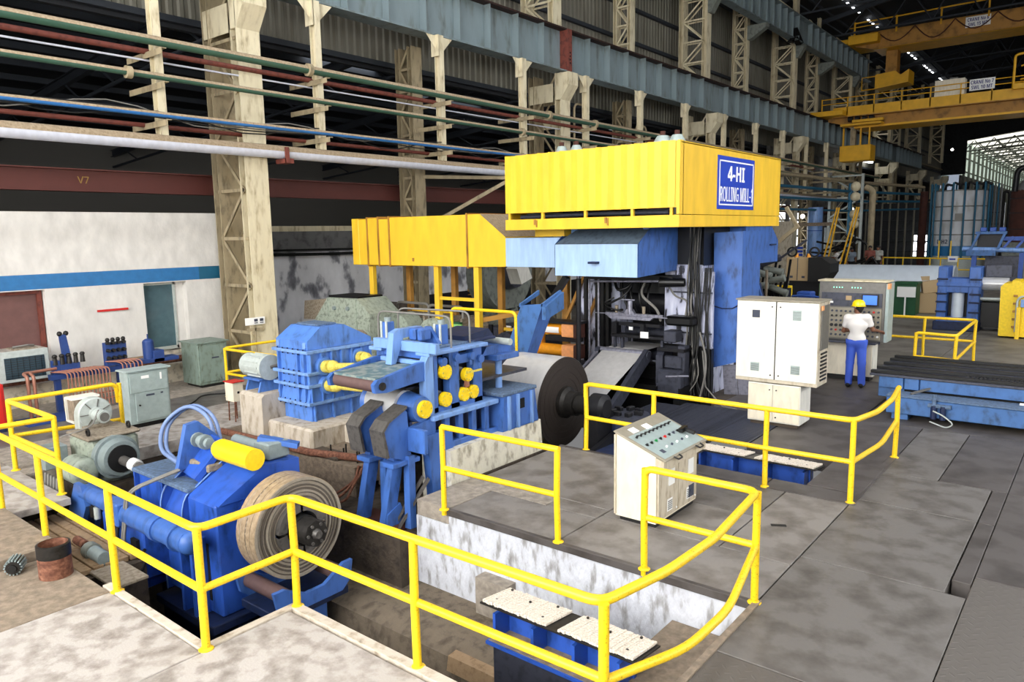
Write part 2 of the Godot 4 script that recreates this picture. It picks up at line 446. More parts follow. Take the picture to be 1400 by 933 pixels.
func lathe(o: Vector3, axis: Vector3, prof: Array, n := 24, from := 0.0, to := TAU):   # prof: Vector2(radius, along)
	var d := axis.normalized()
	var f := frame_of(d)
	for i in prof.size() - 1:
		var a: Vector2 = prof[i]; var b: Vector2 = prof[i + 1]
		var e := b - a
		if e.length() < 0.00001: continue
		var nn := Vector2(e.y, -e.x).normalized()
		for j in n:
			var t0 := from + (to - from) * j / n
			var t1 := from + (to - from) * (j + 1) / n
			var u0: Vector3 = f[0] * cos(t0) + f[1] * sin(t0)
			var u1: Vector3 = f[0] * cos(t1) + f[1] * sin(t1)
			var m0 := u0 * nn.x + d * nn.y
			var m1 := u1 * nn.x + d * nn.y
			var p0 := o + u0 * a.x + d * a.y
			var p1 := o + u1 * a.x + d * a.y
			var p2 := o + u1 * b.x + d * b.y
			var p3 := o + u0 * b.x + d * b.y
			if a.x > 0.00001: tri(p0, p1, p2, m0, m1, m1)
			if b.x > 0.00001: tri(p0, p2, p3, m0, m1, m0)

func ball(c: Vector3, r: Vector3, n := 12):
	for i in n / 2:
		var a0 := PI * i / (n / 2) - PI / 2
		var a1 := PI * (i + 1) / (n / 2) - PI / 2
		for j in n:
			var t0 := TAU * j / n
			var t1 := TAU * (j + 1) / n
			var q := []
			for k in [[a0, t0], [a0, t1], [a1, t1], [a1, t0]]:
				q.append(Vector3(cos(k[0]) * cos(k[1]), sin(k[0]), cos(k[0]) * sin(k[1])))
			var m := []
			for v in q: m.append((v / r).normalized())
			if i > 0: tri(c + q[0] * r, c + q[1] * r, c + q[2] * r, m[0], m[1], m[2])
			tri(c + q[0] * r, c + q[2] * r, c + q[3] * r, m[0], m[2], m[3])

func at3(p: Vector2, plane: String, t: float) -> Vector3:
	if plane == "x": return Vector3(t, p.y, p.x)      # (z, y) drawn across x
	if plane == "z": return Vector3(p.x, p.y, t)      # (x, y) drawn across z
	return Vector3(p.x, t, p.y)                       # (x, z) drawn across y

func prism(poly: Array, plane: String, t0: float, t1: float):
	var pp := PackedVector2Array(poly)
	var ids := Geometry2D.triangulate_polygon(pp)
	var lo := minf(t0, t1); var hi := maxf(t0, t1)
	var up := at3(Vector2.ZERO, plane, 1.0)
	for k in range(0, ids.size(), 3):
		for e in [[lo, -up], [hi, up]]:
			tri(at3(pp[ids[k]], plane, e[0]), at3(pp[ids[k + 1]], plane, e[0]), at3(pp[ids[k + 2]], plane, e[0]), e[1], e[1], e[1])
	var area := 0.0
	for i in pp.size(): area += pp[i].cross(pp[(i + 1) % pp.size()])
	for i in pp.size():
		var a := pp[i]; var b := pp[(i + 1) % pp.size()]
		var e2 := (b - a)
		var o := Vector2(e2.y, -e2.x) * signf(area)
		flat(at3(a, plane, lo), at3(b, plane, lo), at3(b, plane, hi), at3(a, plane, hi), at3(o, plane, 0.0))

func ibeam(a: Vector3, b: Vector3, w: float, h: float, t := 0.02):   # I-section, web upright
	var d := (b - a).normalized()
	var f := frame_of(d)
	var bs := Basis(f[0], f[1], f[0].cross(f[1]))
	var l := a.distance_to(b)
	var c := (a + b) / 2
	ob(c + f[1] * (h / 2 - t / 2), Vector3(w, t, l), bs)
	ob(c - f[1] * (h / 2 - t / 2), Vector3(w, t, l), bs)
	ob(c, Vector3(t, h - 2 * t, l), bs)

# ---------------------------------------------------------------- naming and committing
func numbered(called: String) -> String:
	if not taken.has(called):
		taken[called] = 0
		return called
	taken[called] += 1
	return "%s_%03d" % [called, taken[called]]

func commit_mesh(origin: Vector3) -> ArrayMesh:
	var arr := []
	arr.resize(Mesh.ARRAY_MAX)
	for i in V.size(): V[i] -= origin
	arr[Mesh.ARRAY_VERTEX] = V; arr[Mesh.ARRAY_NORMAL] = NN
	var m := ArrayMesh.new()
	m.add_surface_from_arrays(Mesh.PRIMITIVE_TRIANGLES, arr)
	V = PackedVector3Array(); NN = PackedVector3Array()
	return m

func where(n: Node3D) -> Vector3:
	var v := Vector3()
	var k: Node = n
	while k is Node3D and k != self:
		v += k.position
		k = k.get_parent()
	return v

func p(called: String, mat: String, parent: Node3D = null, label := "") -> MeshInstance3D:
	var o := MeshInstance3D.new()
	var to: Node3D = parent if parent else T
	o.mesh = commit_mesh(where(to))
	o.material_override = M[mat]
	o.name = called
	if label: o.set_meta("label", label)
	to.add_child(o, true)
	return o

func stuffpart(called: String, mat: String, parent: Node3D = null) -> MeshInstance3D:
	var o := p(called, mat, parent)
	o.set_meta("kind", "stuff")
	return o

func thing(called: String, label: String, cat: String, at: Vector3, group := "") -> Node3D:
	var o := Node3D.new()
	o.name = numbered(called); o.position = at
	o.set_meta("label", label); o.set_meta("category", cat)
	if group: o.set_meta("group", group)
	add_child(o)
	T = o
	return o

func single(called: String, mat: String, label: String, cat: String, group := "") -> MeshInstance3D:
	var lo := V[0]; var hi := V[0]
	for v in V:
		lo = lo.min(v); hi = hi.max(v)
	var at := Vector3((lo.x + hi.x) / 2, lo.y, (lo.z + hi.z) / 2)
	var o := MeshInstance3D.new()
	o.mesh = commit_mesh(at); o.material_override = M[mat]
	o.name = numbered(called); o.position = at
	o.set_meta("label", label); o.set_meta("category", cat)
	if group: o.set_meta("group", group)
	add_child(o)
	return o

func struct(called: String, mat := "") -> Node3D:
	var o: Node3D
	if mat:
		o = MeshInstance3D.new()
		o.mesh = commit_mesh(Vector3.ZERO); o.material_override = M[mat]
	else:
		o = Node3D.new()
	o.name = numbered(called)
	o.set_meta("kind", "structure")
	add_child(o)
	T = o
	return o

func text(s: String, mat: String, at: Vector3, b: Basis, height: float, width: float, parent: Node3D, called := "lettering", bold := true):
	var f := SystemFont.new()
	f.font_names = PackedStringArray(["Droid Sans"])
	if bold: f.font_weight = 700
	var tm := TextMesh.new()
	tm.text = s; tm.font = f; tm.font_size = 64; tm.pixel_size = 0.01; tm.depth = 0.02
	var box := tm.get_aabb()
	var o := MeshInstance3D.new()
	o.mesh = tm; o.material_override = M[mat]; o.name = called
	var sy := height / box.size.y
	var sx := width / box.size.x
	o.transform = Transform3D(Basis(b.x * sx, b.y * sy, b.z * 0.3), Vector3())
	var cen := box.position + box.size / 2
	o.position = at - where(parent) - (b.x * sx * cen.x + b.y * sy * cen.y)
	parent.add_child(o, true)

# ---------------------------------------------------------------- the building
const ZFAR := -200.0
func build_shell():
	# main bay roof: dark sheets rising from the left eave to a ridge
	prism([Vector2(-17.4, 16.6), Vector2(-2.0, 19.5), Vector2(8.4, 16.9), Vector2(8.4, 17.2), Vector2(-2.0, 19.8), Vector2(-17.4, 16.9)], "z", 8.2, -105.0)
	struct("ceiling", "roof_dark")
	for k in 15:
		var z := -6.0 - 6.6 * k
		ibeam(Vector3(-17.0, 16.2, z), Vector3(-2.0, 18.9, z), 0.2, 0.28)
		ibeam(Vector3(-2.0, 18.9, z), Vector3(8.0, 16.4, z), 0.2, 0.28)
		tube([Vector3(-17.0, 15.4, z), Vector3(8.0, 15.6, z)], 0.07, 6)
		for i in 10:
			var x0 := -17.0 + 2.5 * i
			tube([Vector3(x0, 15.4, z), Vector3(x0 + 1.25, 15.4 + 0.8 + 2.6 * (1.0 - absf(x0 + 1.25 + 2.0) / 15.0), z)], 0.045, 5, false)
			tube([Vector3(x0 + 1.25, 15.4 + 0.8 + 2.6 * (1.0 - absf(x0 + 1.25 + 2.0) / 15.0), z), Vector3(x0 + 2.5, 15.4, z)], 0.045, 5, false)
		p("roof_truss", "roof_steel")
	for i in 7:
		var x := -15.5 + 2.2 * i
		bx(x - 0.06, x + 0.06, 16.55 + 0.188 * (x + 17.0), 16.7 + 0.188 * (x + 17.0), 8.0, -105.0)
	p("purlins", "roof_steel")
	# right wall, south gable with its open daylight panel, far end
	bx(8.2, 8.5, -2.6, 3.4, 8.2, ZFAR); bx(8.2, 8.5, 7.6, 17.2, 8.2, ZFAR); bx(8.2, 8.5, 3.4, 7.6, -26.0, ZFAR); bx(8.2, 8.5, 3.4, 7.6, 8.2, -2.5)
	struct("wall_right", "wall_shell")
	bx(8.2, 8.45, 3.4, 7.6, -2.5, -26.0)
	struct("window_1", "day_window")
	bx(-37.0, 8.5, -2.6, 2.4, 7.5, 7.8); bx(-37.0, -13.2, 2.4, 17.2, 7.5, 7.8); bx(4.2, 8.5, 2.4, 17.2, 7.5, 7.8); bx(-13.2, 4.2, 11.7, 19.8, 7.5, 7.8)
	struct("wall_south", "wall_shell")
	bx(-13.2, 4.2, 2.4, 11.7, 7.5, 7.65)
	struct("window_2", "day_window")
	bx(-37.0, 8.5, -2.6, 20.0, ZFAR, ZFAR - 0.3)
	struct("wall_north", "wall_shell")
	# lit far hall: lower roof with bright translucent sheets
	prism([Vector2(-37.0, 20.0), Vector2(8.4, 20.0), Vector2(8.4, 14.5), Vector2(-9.0, 13.9), Vector2(-14.6, 13.2), Vector2(-14.6, 9.3), Vector2(-37.0, 9.0)], "z", -105.0, -105.3)
	struct("trim_1", "cladding_dark")
	bx(-15.2, -15.0, -0.3, 9.2, -105.0, ZFAR)
	struct("wall_far_hall", "wall_grey")
	for k in 24:
		bx(-15.2, -15.0, 9.2, 13.2, -105.3 - 3.9 * k, -105.1 - 3.9 * (k + 1))
		p("lit_panel", "lit_sheet")
	prism([Vector2(-15.2, 13.2), Vector2(-4.0, 14.4), Vector2(8.4, 14.4), Vector2(8.4, 14.6), Vector2(-4.0, 14.6), Vector2(-15.2, 13.4)], "z", -105.3, ZFAR)
	struct("ceiling", "far_grey")
	for k in 15:
		var z2 := -107.0 - 6.0 * k
		ob(Vector3(-9.6, 13.72, z2), Vector3(10.6, 0.06, 2.6), Basis(Vector3.BACK, 0.107))
		p("roof_light", "far_skylight")
	for k in 24:
		var z3 := -106.0 - 3.9 * k
		tube([Vector3(-15.0, 12.0, z3), Vector3(6.0, 13.2, z3)], 0.09, 5)
		for i in 8:
			tube([Vector3(-15.0 + 2.0 * i, 12.0 + 0.11 * i, z3), Vector3(-14.0 + 2.0 * i, 13.3 + 0.1 * i, z3)], 0.06, 4, false)
			tube([Vector3(-13.0 + 2.0 * i, 12.1 + 0.11 * i, z3), Vector3(-14.0 + 2.0 * i, 13.3 + 0.1 * i, z3)], 0.06, 4, false)
		for y in [9.6, 11.2]:
			bx(-15.0, -14.8, y, y + 0.12, z3, z3 - 3.5)
		bx(-15.0, -14.75, 0.0, 13.0, z3 - 0.12, z3 + 0.12)
	stuffpart("far_truss", "far_grey")
	# left neighbouring bay: low dark roof, far wall
	prism([Vector2(-17.0, 9.5), Vector2(-17.0, 9.7), Vector2(-37.2, 7.9), Vector2(-37.2, 7.7)], "z", 8.2, -105.0)
	struct("ceiling", "roof_dark")
	for k in 17:
		var z4 := 2.0 - 6.0 * k
		ibeam(Vector3(-17.3, 8.9, z4), Vector3(-37.0, 7.2, z4), 0.18, 0.3)
		tube([Vector3(-17.3, 8.0, z4), Vector3(-37.0, 6.6, z4)], 0.06, 5)
		for i in 8:
			tube([Vector3(-17.8 - 2.4 * i, 8.0 - 0.17 * i, z4), Vector3(-19.0 - 2.4 * i, 8.75 - 0.2 * i, z4)], 0.04, 4, false)
		p("roof_truss", "roof_steel")
	for i in 12:
		var x2 := -18.0 - 1.6 * i
		bx(x2 - 0.06, x2 + 0.06, 9.22 - 0.089 * (-17.0 - x2), 9.4 - 0.089 * (-17.0 - x2), 8.0, -104.0)
	p("purlins", "roof_steel")
	bx(-37.3, -37.0, -2.6, 8.2, 8.2, -105.0)
	bx(-37.0, -17.2, -2.6, 9.3, -105.0, -105.3)
	struct("wall_left_bay", "wall_shell")
	# translucent strips in the neighbouring roof
	for a in [[-21.0, -17.0, 3.0], [-22.5, -24.0, 4.0], [-20.0, -31.0, 3.4], [-23.0, -36.0, 4.0], [-19.4, -43.0, 4.0], [-25.0, -29.0, 3.0], [-21.5, -52.0, 5.0], [-19.5, -8.5, 2.4], [-23.5, -60.0, 5.0]]:
		var yy: float = 9.42 - 0.089 * (-17.0 - a[0])
		bx(a[0] - 0.13, a[0] + 0.13, yy, yy + 0.03, a[1] - a[2] / 2, a[1] + a[2] / 2)
		p("roof_light", "skylight", null)
	# light gaps along the left eave of the main roof
	for k in 40:
		var z5 := -50.0 - 1.25 * k
		if k % 7 == 4: continue
		bx(-14.16, -14.04, 17.02, 17.06, z5 - 0.2 - 0.15 * (k % 3), z5 + 0.15)
		p("roof_light", "skylight")
	# corrugated side cladding above the crane girder, sheet by sheet between the girts
	var wl := struct("wall_left")
	T = wl
	var rows := [[8.15, 9.95], [9.95, 11.35], [11.35, 12.75], [12.75, 14.9], [14.9, 16.7]]
	for k in 19:
		var za := 2.55 - 5.95 * k
		var zb := za - 5.95
		for r in rows.size():
			if k > 12 and r > 3: continue
			sheet(-17.2, rows[r][0], rows[r][1], za, zb, 0.27 if k < 11 else 0.6)
			p("cladding_sheet", "cladding")
	for r in [8.15, 9.95, 11.35, 12.75, 14.9]:
		bx(-17.14, -17.0, r - 0.07, r + 0.07, 2.5, -110.0)
		p("girt", "roof_steel" if r != 9.95 else "cream_dirty")
	bx(-17.4, -17.25, 8.0, 17.0, 8.0, -105.0)
	p("backing_sheet", "roof_dark")

func sheet(x: float, y0: float, y1: float, z0: float, z1: float, pitch: float):
	var n := int(absf(z1 - z0) / pitch)
	var d := (z1 - z0) / n
	for i in n:
		var za := z0 + d * i
		var q := [za, za + d * 0.35, za + d * 0.5, za + d * 0.85, za + d]
		var h := [0.0, 0.0, 0.045, 0.045, 0.0]
		for k in 4:
			flat(Vector3(x + h[k], y0, q[k]), Vector3(x + h[k + 1], y0, q[k + 1]), Vector3(x + h[k + 1], y1, q[k + 1]), Vector3(x + h[k], y1, q[k]), Vector3.RIGHT)

# ---------------------------------------------------------------- floor
func plate(x0: float, x1: float, z0: float, z1: float, mat: String, y := 0.0, thick := 0.2, called := "floor_plate"):
	var g := 0.007
	bx(minf(x0, x1) + g, maxf(x0, x1) - g, y - thick, y, minf(z0, z1) + g, maxf(z0, z1) - g, 0.006)
	p(called, mat)

func build_floor():
	struct("floor")
	# right-hand aisle plates
	var zs := [8.0, 4.0, 0.0, -2.6, -5.02, -7.6, -10.3, -13.0]
	for i in zs.size() - 1:
		plate(-0.76, 2.4, zs[i], zs[i + 1], "plate_checker" if i in [3, 4] else "plate_dark")
		plate(2.4, 8.3, zs[i], zs[i + 1], "plate_dark")
	# strip between the platform and the aisle
	plate(-2.17, -0.755, -1.2, -3.3, "plate_checker"); plate(-2.17, -0.755, 2.0, -1.2, "plate"); plate(-2.17, -0.755, 8.0, 2.0, "plate")
	plate(-2.17, -1.30, -3.3, -5.05, "plate_checker"); plate(-1.30, -0.755, -3.3, -5.05, "plate")
	plate(-2.17, -0.755, -5.05, -7.12, "plate")
	plate(-2.17, -0.92, -7.12, -9.1, "plate"); plate(-0.92, -0.755, -7.42, -9.1, "plate_dark")
	plate(-2.14, -0.92, -9.1, -10.35, "plate"); plate(-0.92, -0.755, -9.1, -10.35, "plate_dark")
	plate(-2.14, -1.5, -10.35, -13.0, "plate"); plate(-1.5, -0.755, -10.35, -13.0, "plate_dark")
	# the platform with the control desk
	plate(-6.4, -5.85, -5.97, -6.75, "concrete"); plate(-6.4, -5.0, -6.75, -7.05, "concrete", -0.004)
	plate(-5.85, -4.3, -5.97, -6.75, "plate_platform", 0.0, 0.06); plate(-4.3, -2.17, -5.97, -6.87, "plate_platform", 0.0, 0.06)
	plate(-5.0, -4.3, -6.75, -7.05, "plate_platform")
	plate(-6.3, -4.3, -7.05, -8.86, "plate_platform"); plate(-4.3, -2.9, -6.87, -7.87, "plate_platform"); plate(-2.9, -2.17, -6.87, -8.86, "plate_platform")
	plate(-4.3, -2.9, -7.87, -8.86, "plate")
	# beyond the long railing, round the reel pit and the saddle opening
	plate(-4.72, -3.2, -8.86, -9.25, "plate_dark"); plate(-3.2, -2.14, -8.86, -9.25, "plate_dark")
	plate(-2.78, -2.14, -9.25, -10.5, "plate_dark", 0.012)
	plate(-4.05, -2.14, -10.5, -13.0, "plate_dark")
	plate(-5.5, -4.05, -12.6, -13.0, "plate_dark")
	# far floor
	var fz := [-13.0, -14.6, -16.5, -19.0, -22.0, -26.0, -32.0, -42.0, -60.0, -105.0, -200.0]
	for i in fz.size() - 1:
		plate(-5.5, -3.1, fz[i], fz[i + 1], "plate_far" if i > 1 else "plate_dark"); plate(-3.1, 0.6, fz[i], fz[i + 1], "plate_far" if i > 1 else "plate_dark"); plate(0.6, 8.3, fz[i], fz[i + 1], "plate_far")
		plate(-37.0, -5.5, fz[i], fz[i + 1], "plate_far" if i > 0 else "concrete_dark")
	# left side: dusty concrete in the walk, near slabs
	plate(-17.0, -14.6, -2.6, -13.0, "concrete"); plate(-14.6, -13.3, -3.4, -13.0, "plate"); plate(-13.3, -12.45, -4.6, -13.0, "concrete_light"); plate(-12.45, -11.5, -4.7, -7.0, "concrete_light")
	plate(-13.3, -11.5, -3.4, -4.6, "concrete"); plate(-12.45, -11.5, -7.0, -13.0, "concrete")
	plate(-14.6, -12.2, -2.6, -3.4, "concrete")
	plate(-37.0, -17.0, 8.0, -13.0, "concrete_dark")
	plate(-17.0, -12.2, 8.0, -2.6, "concrete"); plate(-12.2, -10.0, 8.0, -2.66, "concrete")
	plate(-12.2, -9.95, -2.66, -3.42, "concrete_light", 0.0, 0.09)
	plate(-10.0, -9.35, -0.5, -2.7, "slab_brown", 0.1, 0.3); plate(-9.35, -8.25, -1.2, -2.7, "slab_brown", 0.1, 0.3); plate(-10.0, -8.25, 8.0, -1.2, "slab_brown", 0.1, 0.3)
	plate(-8.25, -6.93, 8.0, -1.0, "slab_brown"); plate(-8.25, -6.93, -1.0, -2.62, "slab_brown")
	plate(-6.93, -5.3, 8.0, 1.0, "concrete_light"); plate(-6.93, -5.3, 1.0, -2.62, "concrete_light")
	plate(-5.3, -2.17, 8.0, 0.5, "concrete_light"); plate(-5.3, -2.17, 0.5, -3.42, "concrete_light")
	# steel edging of the pit
	for a in [[-7.1, -5.3, -2.62, -2.7], [-5.38, -5.3, -2.62, -3.54], [-5.38, -2.2, -3.44, -3.54]]:
		bx(a[0], a[1], -0.15, 0.012, a[2], a[3], 0.005)
		p("edge_angle", "concrete_pad")
	bx(-5.86, -2.17, -0.07, 0.006, -5.93, -5.99, 0.004)
	p("edge_angle", "plate_dark")
	bx(-2.19, -2.13, -0.1, 0.015, -3.5, -6.0, 0.004)
	p("edge_angle", "slab_brown")
	bx(-2.22, -2.12, -0.05, 0.008, -8.9, -11.3, 0.003); bx(-6.3, -2.1, -0.05, 0.01, -8.84, -8.9, 0.003)
	p("edge_angle", "plate_dark")
	# ground by the gearbox
	plate(-11.5, -8.0, -6.32, -13.0, "earth", -0.01, 0.3, "ground_slab"); plate(-8.0, -6.4, -7.05, -8.7, "concrete_dark", -0.02, 0.3, "ground_slab")
	plate(-17.0, -11.5, -12.99, -13.0, "concrete")
	plate(-8.0, -7.95, -8.7, -13.0, "concrete_dark")
	# bar grating before the mill
	for i in 34:
		var z := -10.62 - i * 0.058
		bx(-6.5, -4.08, -0.05, 0.0, z, z - 0.014)
		p("grating_bar", "mill_mid")
	for x in [-6.5, -5.9, -5.3, -4.7, -4.1]:
		bx(x, x + 0.03, -0.06, -0.006, -10.6, -12.6)
		p("grating_bearer", "mill_mid")

# ---------------------------------------------------------------- pit walls, ledges, things lying in the pit
func build_pit():
	struct("pit")
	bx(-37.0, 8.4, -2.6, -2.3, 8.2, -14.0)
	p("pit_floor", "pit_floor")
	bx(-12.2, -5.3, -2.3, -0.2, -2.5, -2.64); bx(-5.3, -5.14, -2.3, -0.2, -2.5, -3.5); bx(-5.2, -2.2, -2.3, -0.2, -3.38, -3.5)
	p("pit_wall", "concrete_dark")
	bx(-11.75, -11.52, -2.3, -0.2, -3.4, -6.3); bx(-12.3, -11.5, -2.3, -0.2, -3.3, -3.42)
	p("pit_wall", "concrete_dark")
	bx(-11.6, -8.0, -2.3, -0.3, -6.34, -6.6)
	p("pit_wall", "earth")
	# whitewashed platform face
	bx(-5.85, -2.15, -2.3, -0.06, -5.97, -6.2); bx(-6.4, -5.85, -2.3, -0.2, -5.97, -6.2)
	p("platform_face", "lime")
	bx(-6.4, -6.15, -2.3, -0.2, -6.0, -7.0)
	p("platform_side", "lime")
	bx(-5.3, -4.85, -1.05, -0.62, -5.8, -5.97)
	p("patch", "concrete")
	bx(-2.15, -1.9, -2.3, -0.2, -3.4, -6.1)
	p("pit_wall", "concrete")
	# ledge below the platform, with a broken concrete nose and timber edge
	prism([Vector2(-5.98, -1.06), Vector2(-5.25, -1.06), Vector2(-5.05, -1.12), Vector2(-5.0, -1.3), Vector2(-5.08, -2.3), Vector2(-5.98, -2.3)], "x", -7.35, -4.45)
	p("ledge", "ledge_brown")
	prism([Vector2(-5.98, -0.98), Vector2(-5.3, -1.0), Vector2(-5.2, -2.3), Vector2(-5.98, -2.3)], "x", -4.45, -2.2)
	p("ledge", "ledge_brown")
	bx(-8.3, -6.42, -2.3, -0.45, -5.7, -7.1)
	p("ledge", "concrete_dark")
	bx(-2.95, -2.2, -0.95, -0.42, -4.5, -5.95)
	p("ledge", "slab_brown")
	T = null
	prism([Vector2(-5.16, -1.16), Vector2(-5.1, -1.04), Vector2(-4.98, -1.05), Vector2(-4.95, -1.2)], "x", -4.95, -3.4)
	single("timber_baulk", "timber", "weathered timber baulk lying along the pit ledge below the saddle block", "timber")
	T = null
	for k in 3:
		ibeam(Vector3(-5.2 + 1.0 * k, -1.7, -3.6), Vector3(-5.0 + 1.0 * k, -1.7, -5.2), 0.18, 0.25)
	for k in 2:
		ibeam(Vector3(-5.3, -1.95, -4.0 - 0.5 * k), Vector3(-2.4, -1.95, -4.0 - 0.5 * k), 0.18, 0.22)
	single("trench_frame", "blue_dark", "dark blue steel beams down in the trench under the front railing", "steel frame")
	# saddle blocks for coils
	saddle(Vector3(-4.23, 0, -4.72), 1.56, -0.17, "whitish timber coil saddle on a blue steel stand below the near railing", true)
	saddle(Vector3(-4.62, 0, -9.85), 1.75, -0.02, "dusty timber coil saddle in the floor opening behind the long railing", false)
	# low planks in the sunken corner at the left
	for k in 5:
		bx(-10.4, -8.3, -0.36, -0.3, -2.86 - 0.13 * k, -2.97 - 0.13 * k, 0.006)
		single("low_plank", "timber", ["nearest sunken floor plank under the left railing", "second sunken floor plank under the left railing", "middle sunken floor plank under the left railing", "fourth sunken floor plank counted from the railing", "sunken floor plank nearest the grey motor"][k], "plank", "planks in the sunken corner")
	bx(-10.5, -8.2, -2.3, -0.37, -2.75, -3.5)
	T = get_node("pit")
	p("ledge", "concrete_dark")

func saddle(o: Vector3, w: float, y: float, label: String, front: bool):
	thing("coil_saddle", label, "coil saddle", Vector3(o.x + w / 2, y - 0.6, o.z - 0.2))
	var r := RandomNumberGenerator.new(); r.seed = 3
	ob(Vector3(o.x + w / 2, y + 0.006, o.z - 0.2), Vector3(w + 0.05, 0.018, 0.425), Basis(Vector3.RIGHT, -0.12), 0.003)
	p("bed_plate", "dark_steel")
	for side in 2:
		var x0 := o.x + 0.0 if side == 0 else o.x + w * 0.54
		var x1 := o.x + w * 0.46 if side == 0 else o.x + w
		# each pad is a stack of edge-on laminations with ragged ends
		var n := 30
		var d := (x1 - x0) / n
		var pad := Node3D.new(); pad.name = "pad"; T.add_child(pad, true)
		for i in n:
			var j := r.randf_range(-0.008, 0.008)
			var hh := 0.024 + r.randf_range(-0.003, 0.004)
			ob(Vector3(x0 + d * (i + 0.5), y + 0.02 + hh / 2, o.z - 0.2 + j), Vector3(d * 0.97, hh, 0.405), Basis(Vector3.RIGHT, -0.12), 0.003)
			p("lamination", "timber_white", pad)
		for k in [[0.12, -0.1], [0.12, -0.33], [0.85, -0.1], [0.85, -0.33], [0.5, -0.25]]:
			cy(Vector3(lerpf(x0, x1, k[0]), y + 0.045, o.z + k[1]), Vector3(lerpf(x0, x1, k[0]), y + 0.056, o.z + k[1]), 0.013, -1, 8)
		p("bolt", "dark_steel", pad)
	for i in 4:
		var x := lerpf(o.x + 0.12, o.x + w - 0.15, i / 3.0)
		bx(x, x + 0.03, y - 0.28, y - 0.03, o.z - 0.0, o.z - 0.4)
		p("rib", "blue_bright")
	bx(o.x + 0.1, o.x + w - 0.1, y - 0.28, y - 0.03, o.z - 0.2, o.z - 0.24)
	p("web", "blue_bright")
	bx(o.x + 0.08, o.x + w - 0.08, y - 0.31, y - 0.28, o.z + 0.06, o.z - 0.42)
	p("base_flange", "blue_bright")
	bx(o.x + 0.1, o.x + w - 0.1, y - 0.28, y - 0.275, o.z + 0.04, o.z - 0.2)
	p("dust_layer", "slab_brown")
	bx(o.x + 0.12, o.x + w - 0.1, -2.3 if front else -0.9, y - 0.32, o.z + 0.0, o.z - 0.44)
	p("plinth", "concrete_dark" if not front else "mill_mid")

# ---------------------------------------------------------------- lattice columns
func column(called: String, label: String, z: float, y0: float, y1: float, xf: float, xb: float, wz: float, step: float, mat: String, backmat: String, fat := 0.24):
	thing(called, label, "column", Vector3((xf + xb) / 2, y0, z), "lattice columns")
	for k in 2:
		var x := xf if k == 0 else xb
		var zz := Vector3(x, 0, z)
		# I-section with its flanges facing along the bay side
		bx(x - fat / 2, x - fat / 2 + 0.02, y0, y1, z - wz / 2, z + wz / 2)
		bx(x + fat / 2 - 0.02, x + fat / 2, y0, y1, z - wz / 2, z + wz / 2)
		bx(x - fat / 2 + 0.02, x + fat / 2 - 0.02, y0, y1, zz.z - 0.012, zz.z + 0.012)
		p("chord", mat if k == 0 else backmat)
	var n := int(round((y1 - y0) / step))
	var d := (y1 - y0) / n
	for i in n:
		for s in [-1.0, 1.0]:
			var zf: float = z + s * (wz / 2 - 0.04)
			var a := Vector3(xf - 0.05, y0 + d * i, zf)
			var b := Vector3(xb + 0.05, y0 + d * (i + 1), zf)
			if i % 2 == 1:
				a.x = xb + 0.05; b.x = xf - 0.05
			bar(a, b, 0.012, 0.07)
			bar(a - Vector3(0, 0, s * 0.03), b - Vector3(0, 0, s * 0.03), 0.05, 0.012)
			p("brace", backmat)
			if i > 0:
				bar(Vector3(xf, y0 + d * i, zf), Vector3(xb, y0 + d * i, zf), 0.012, 0.07)
				p("batten", backmat)

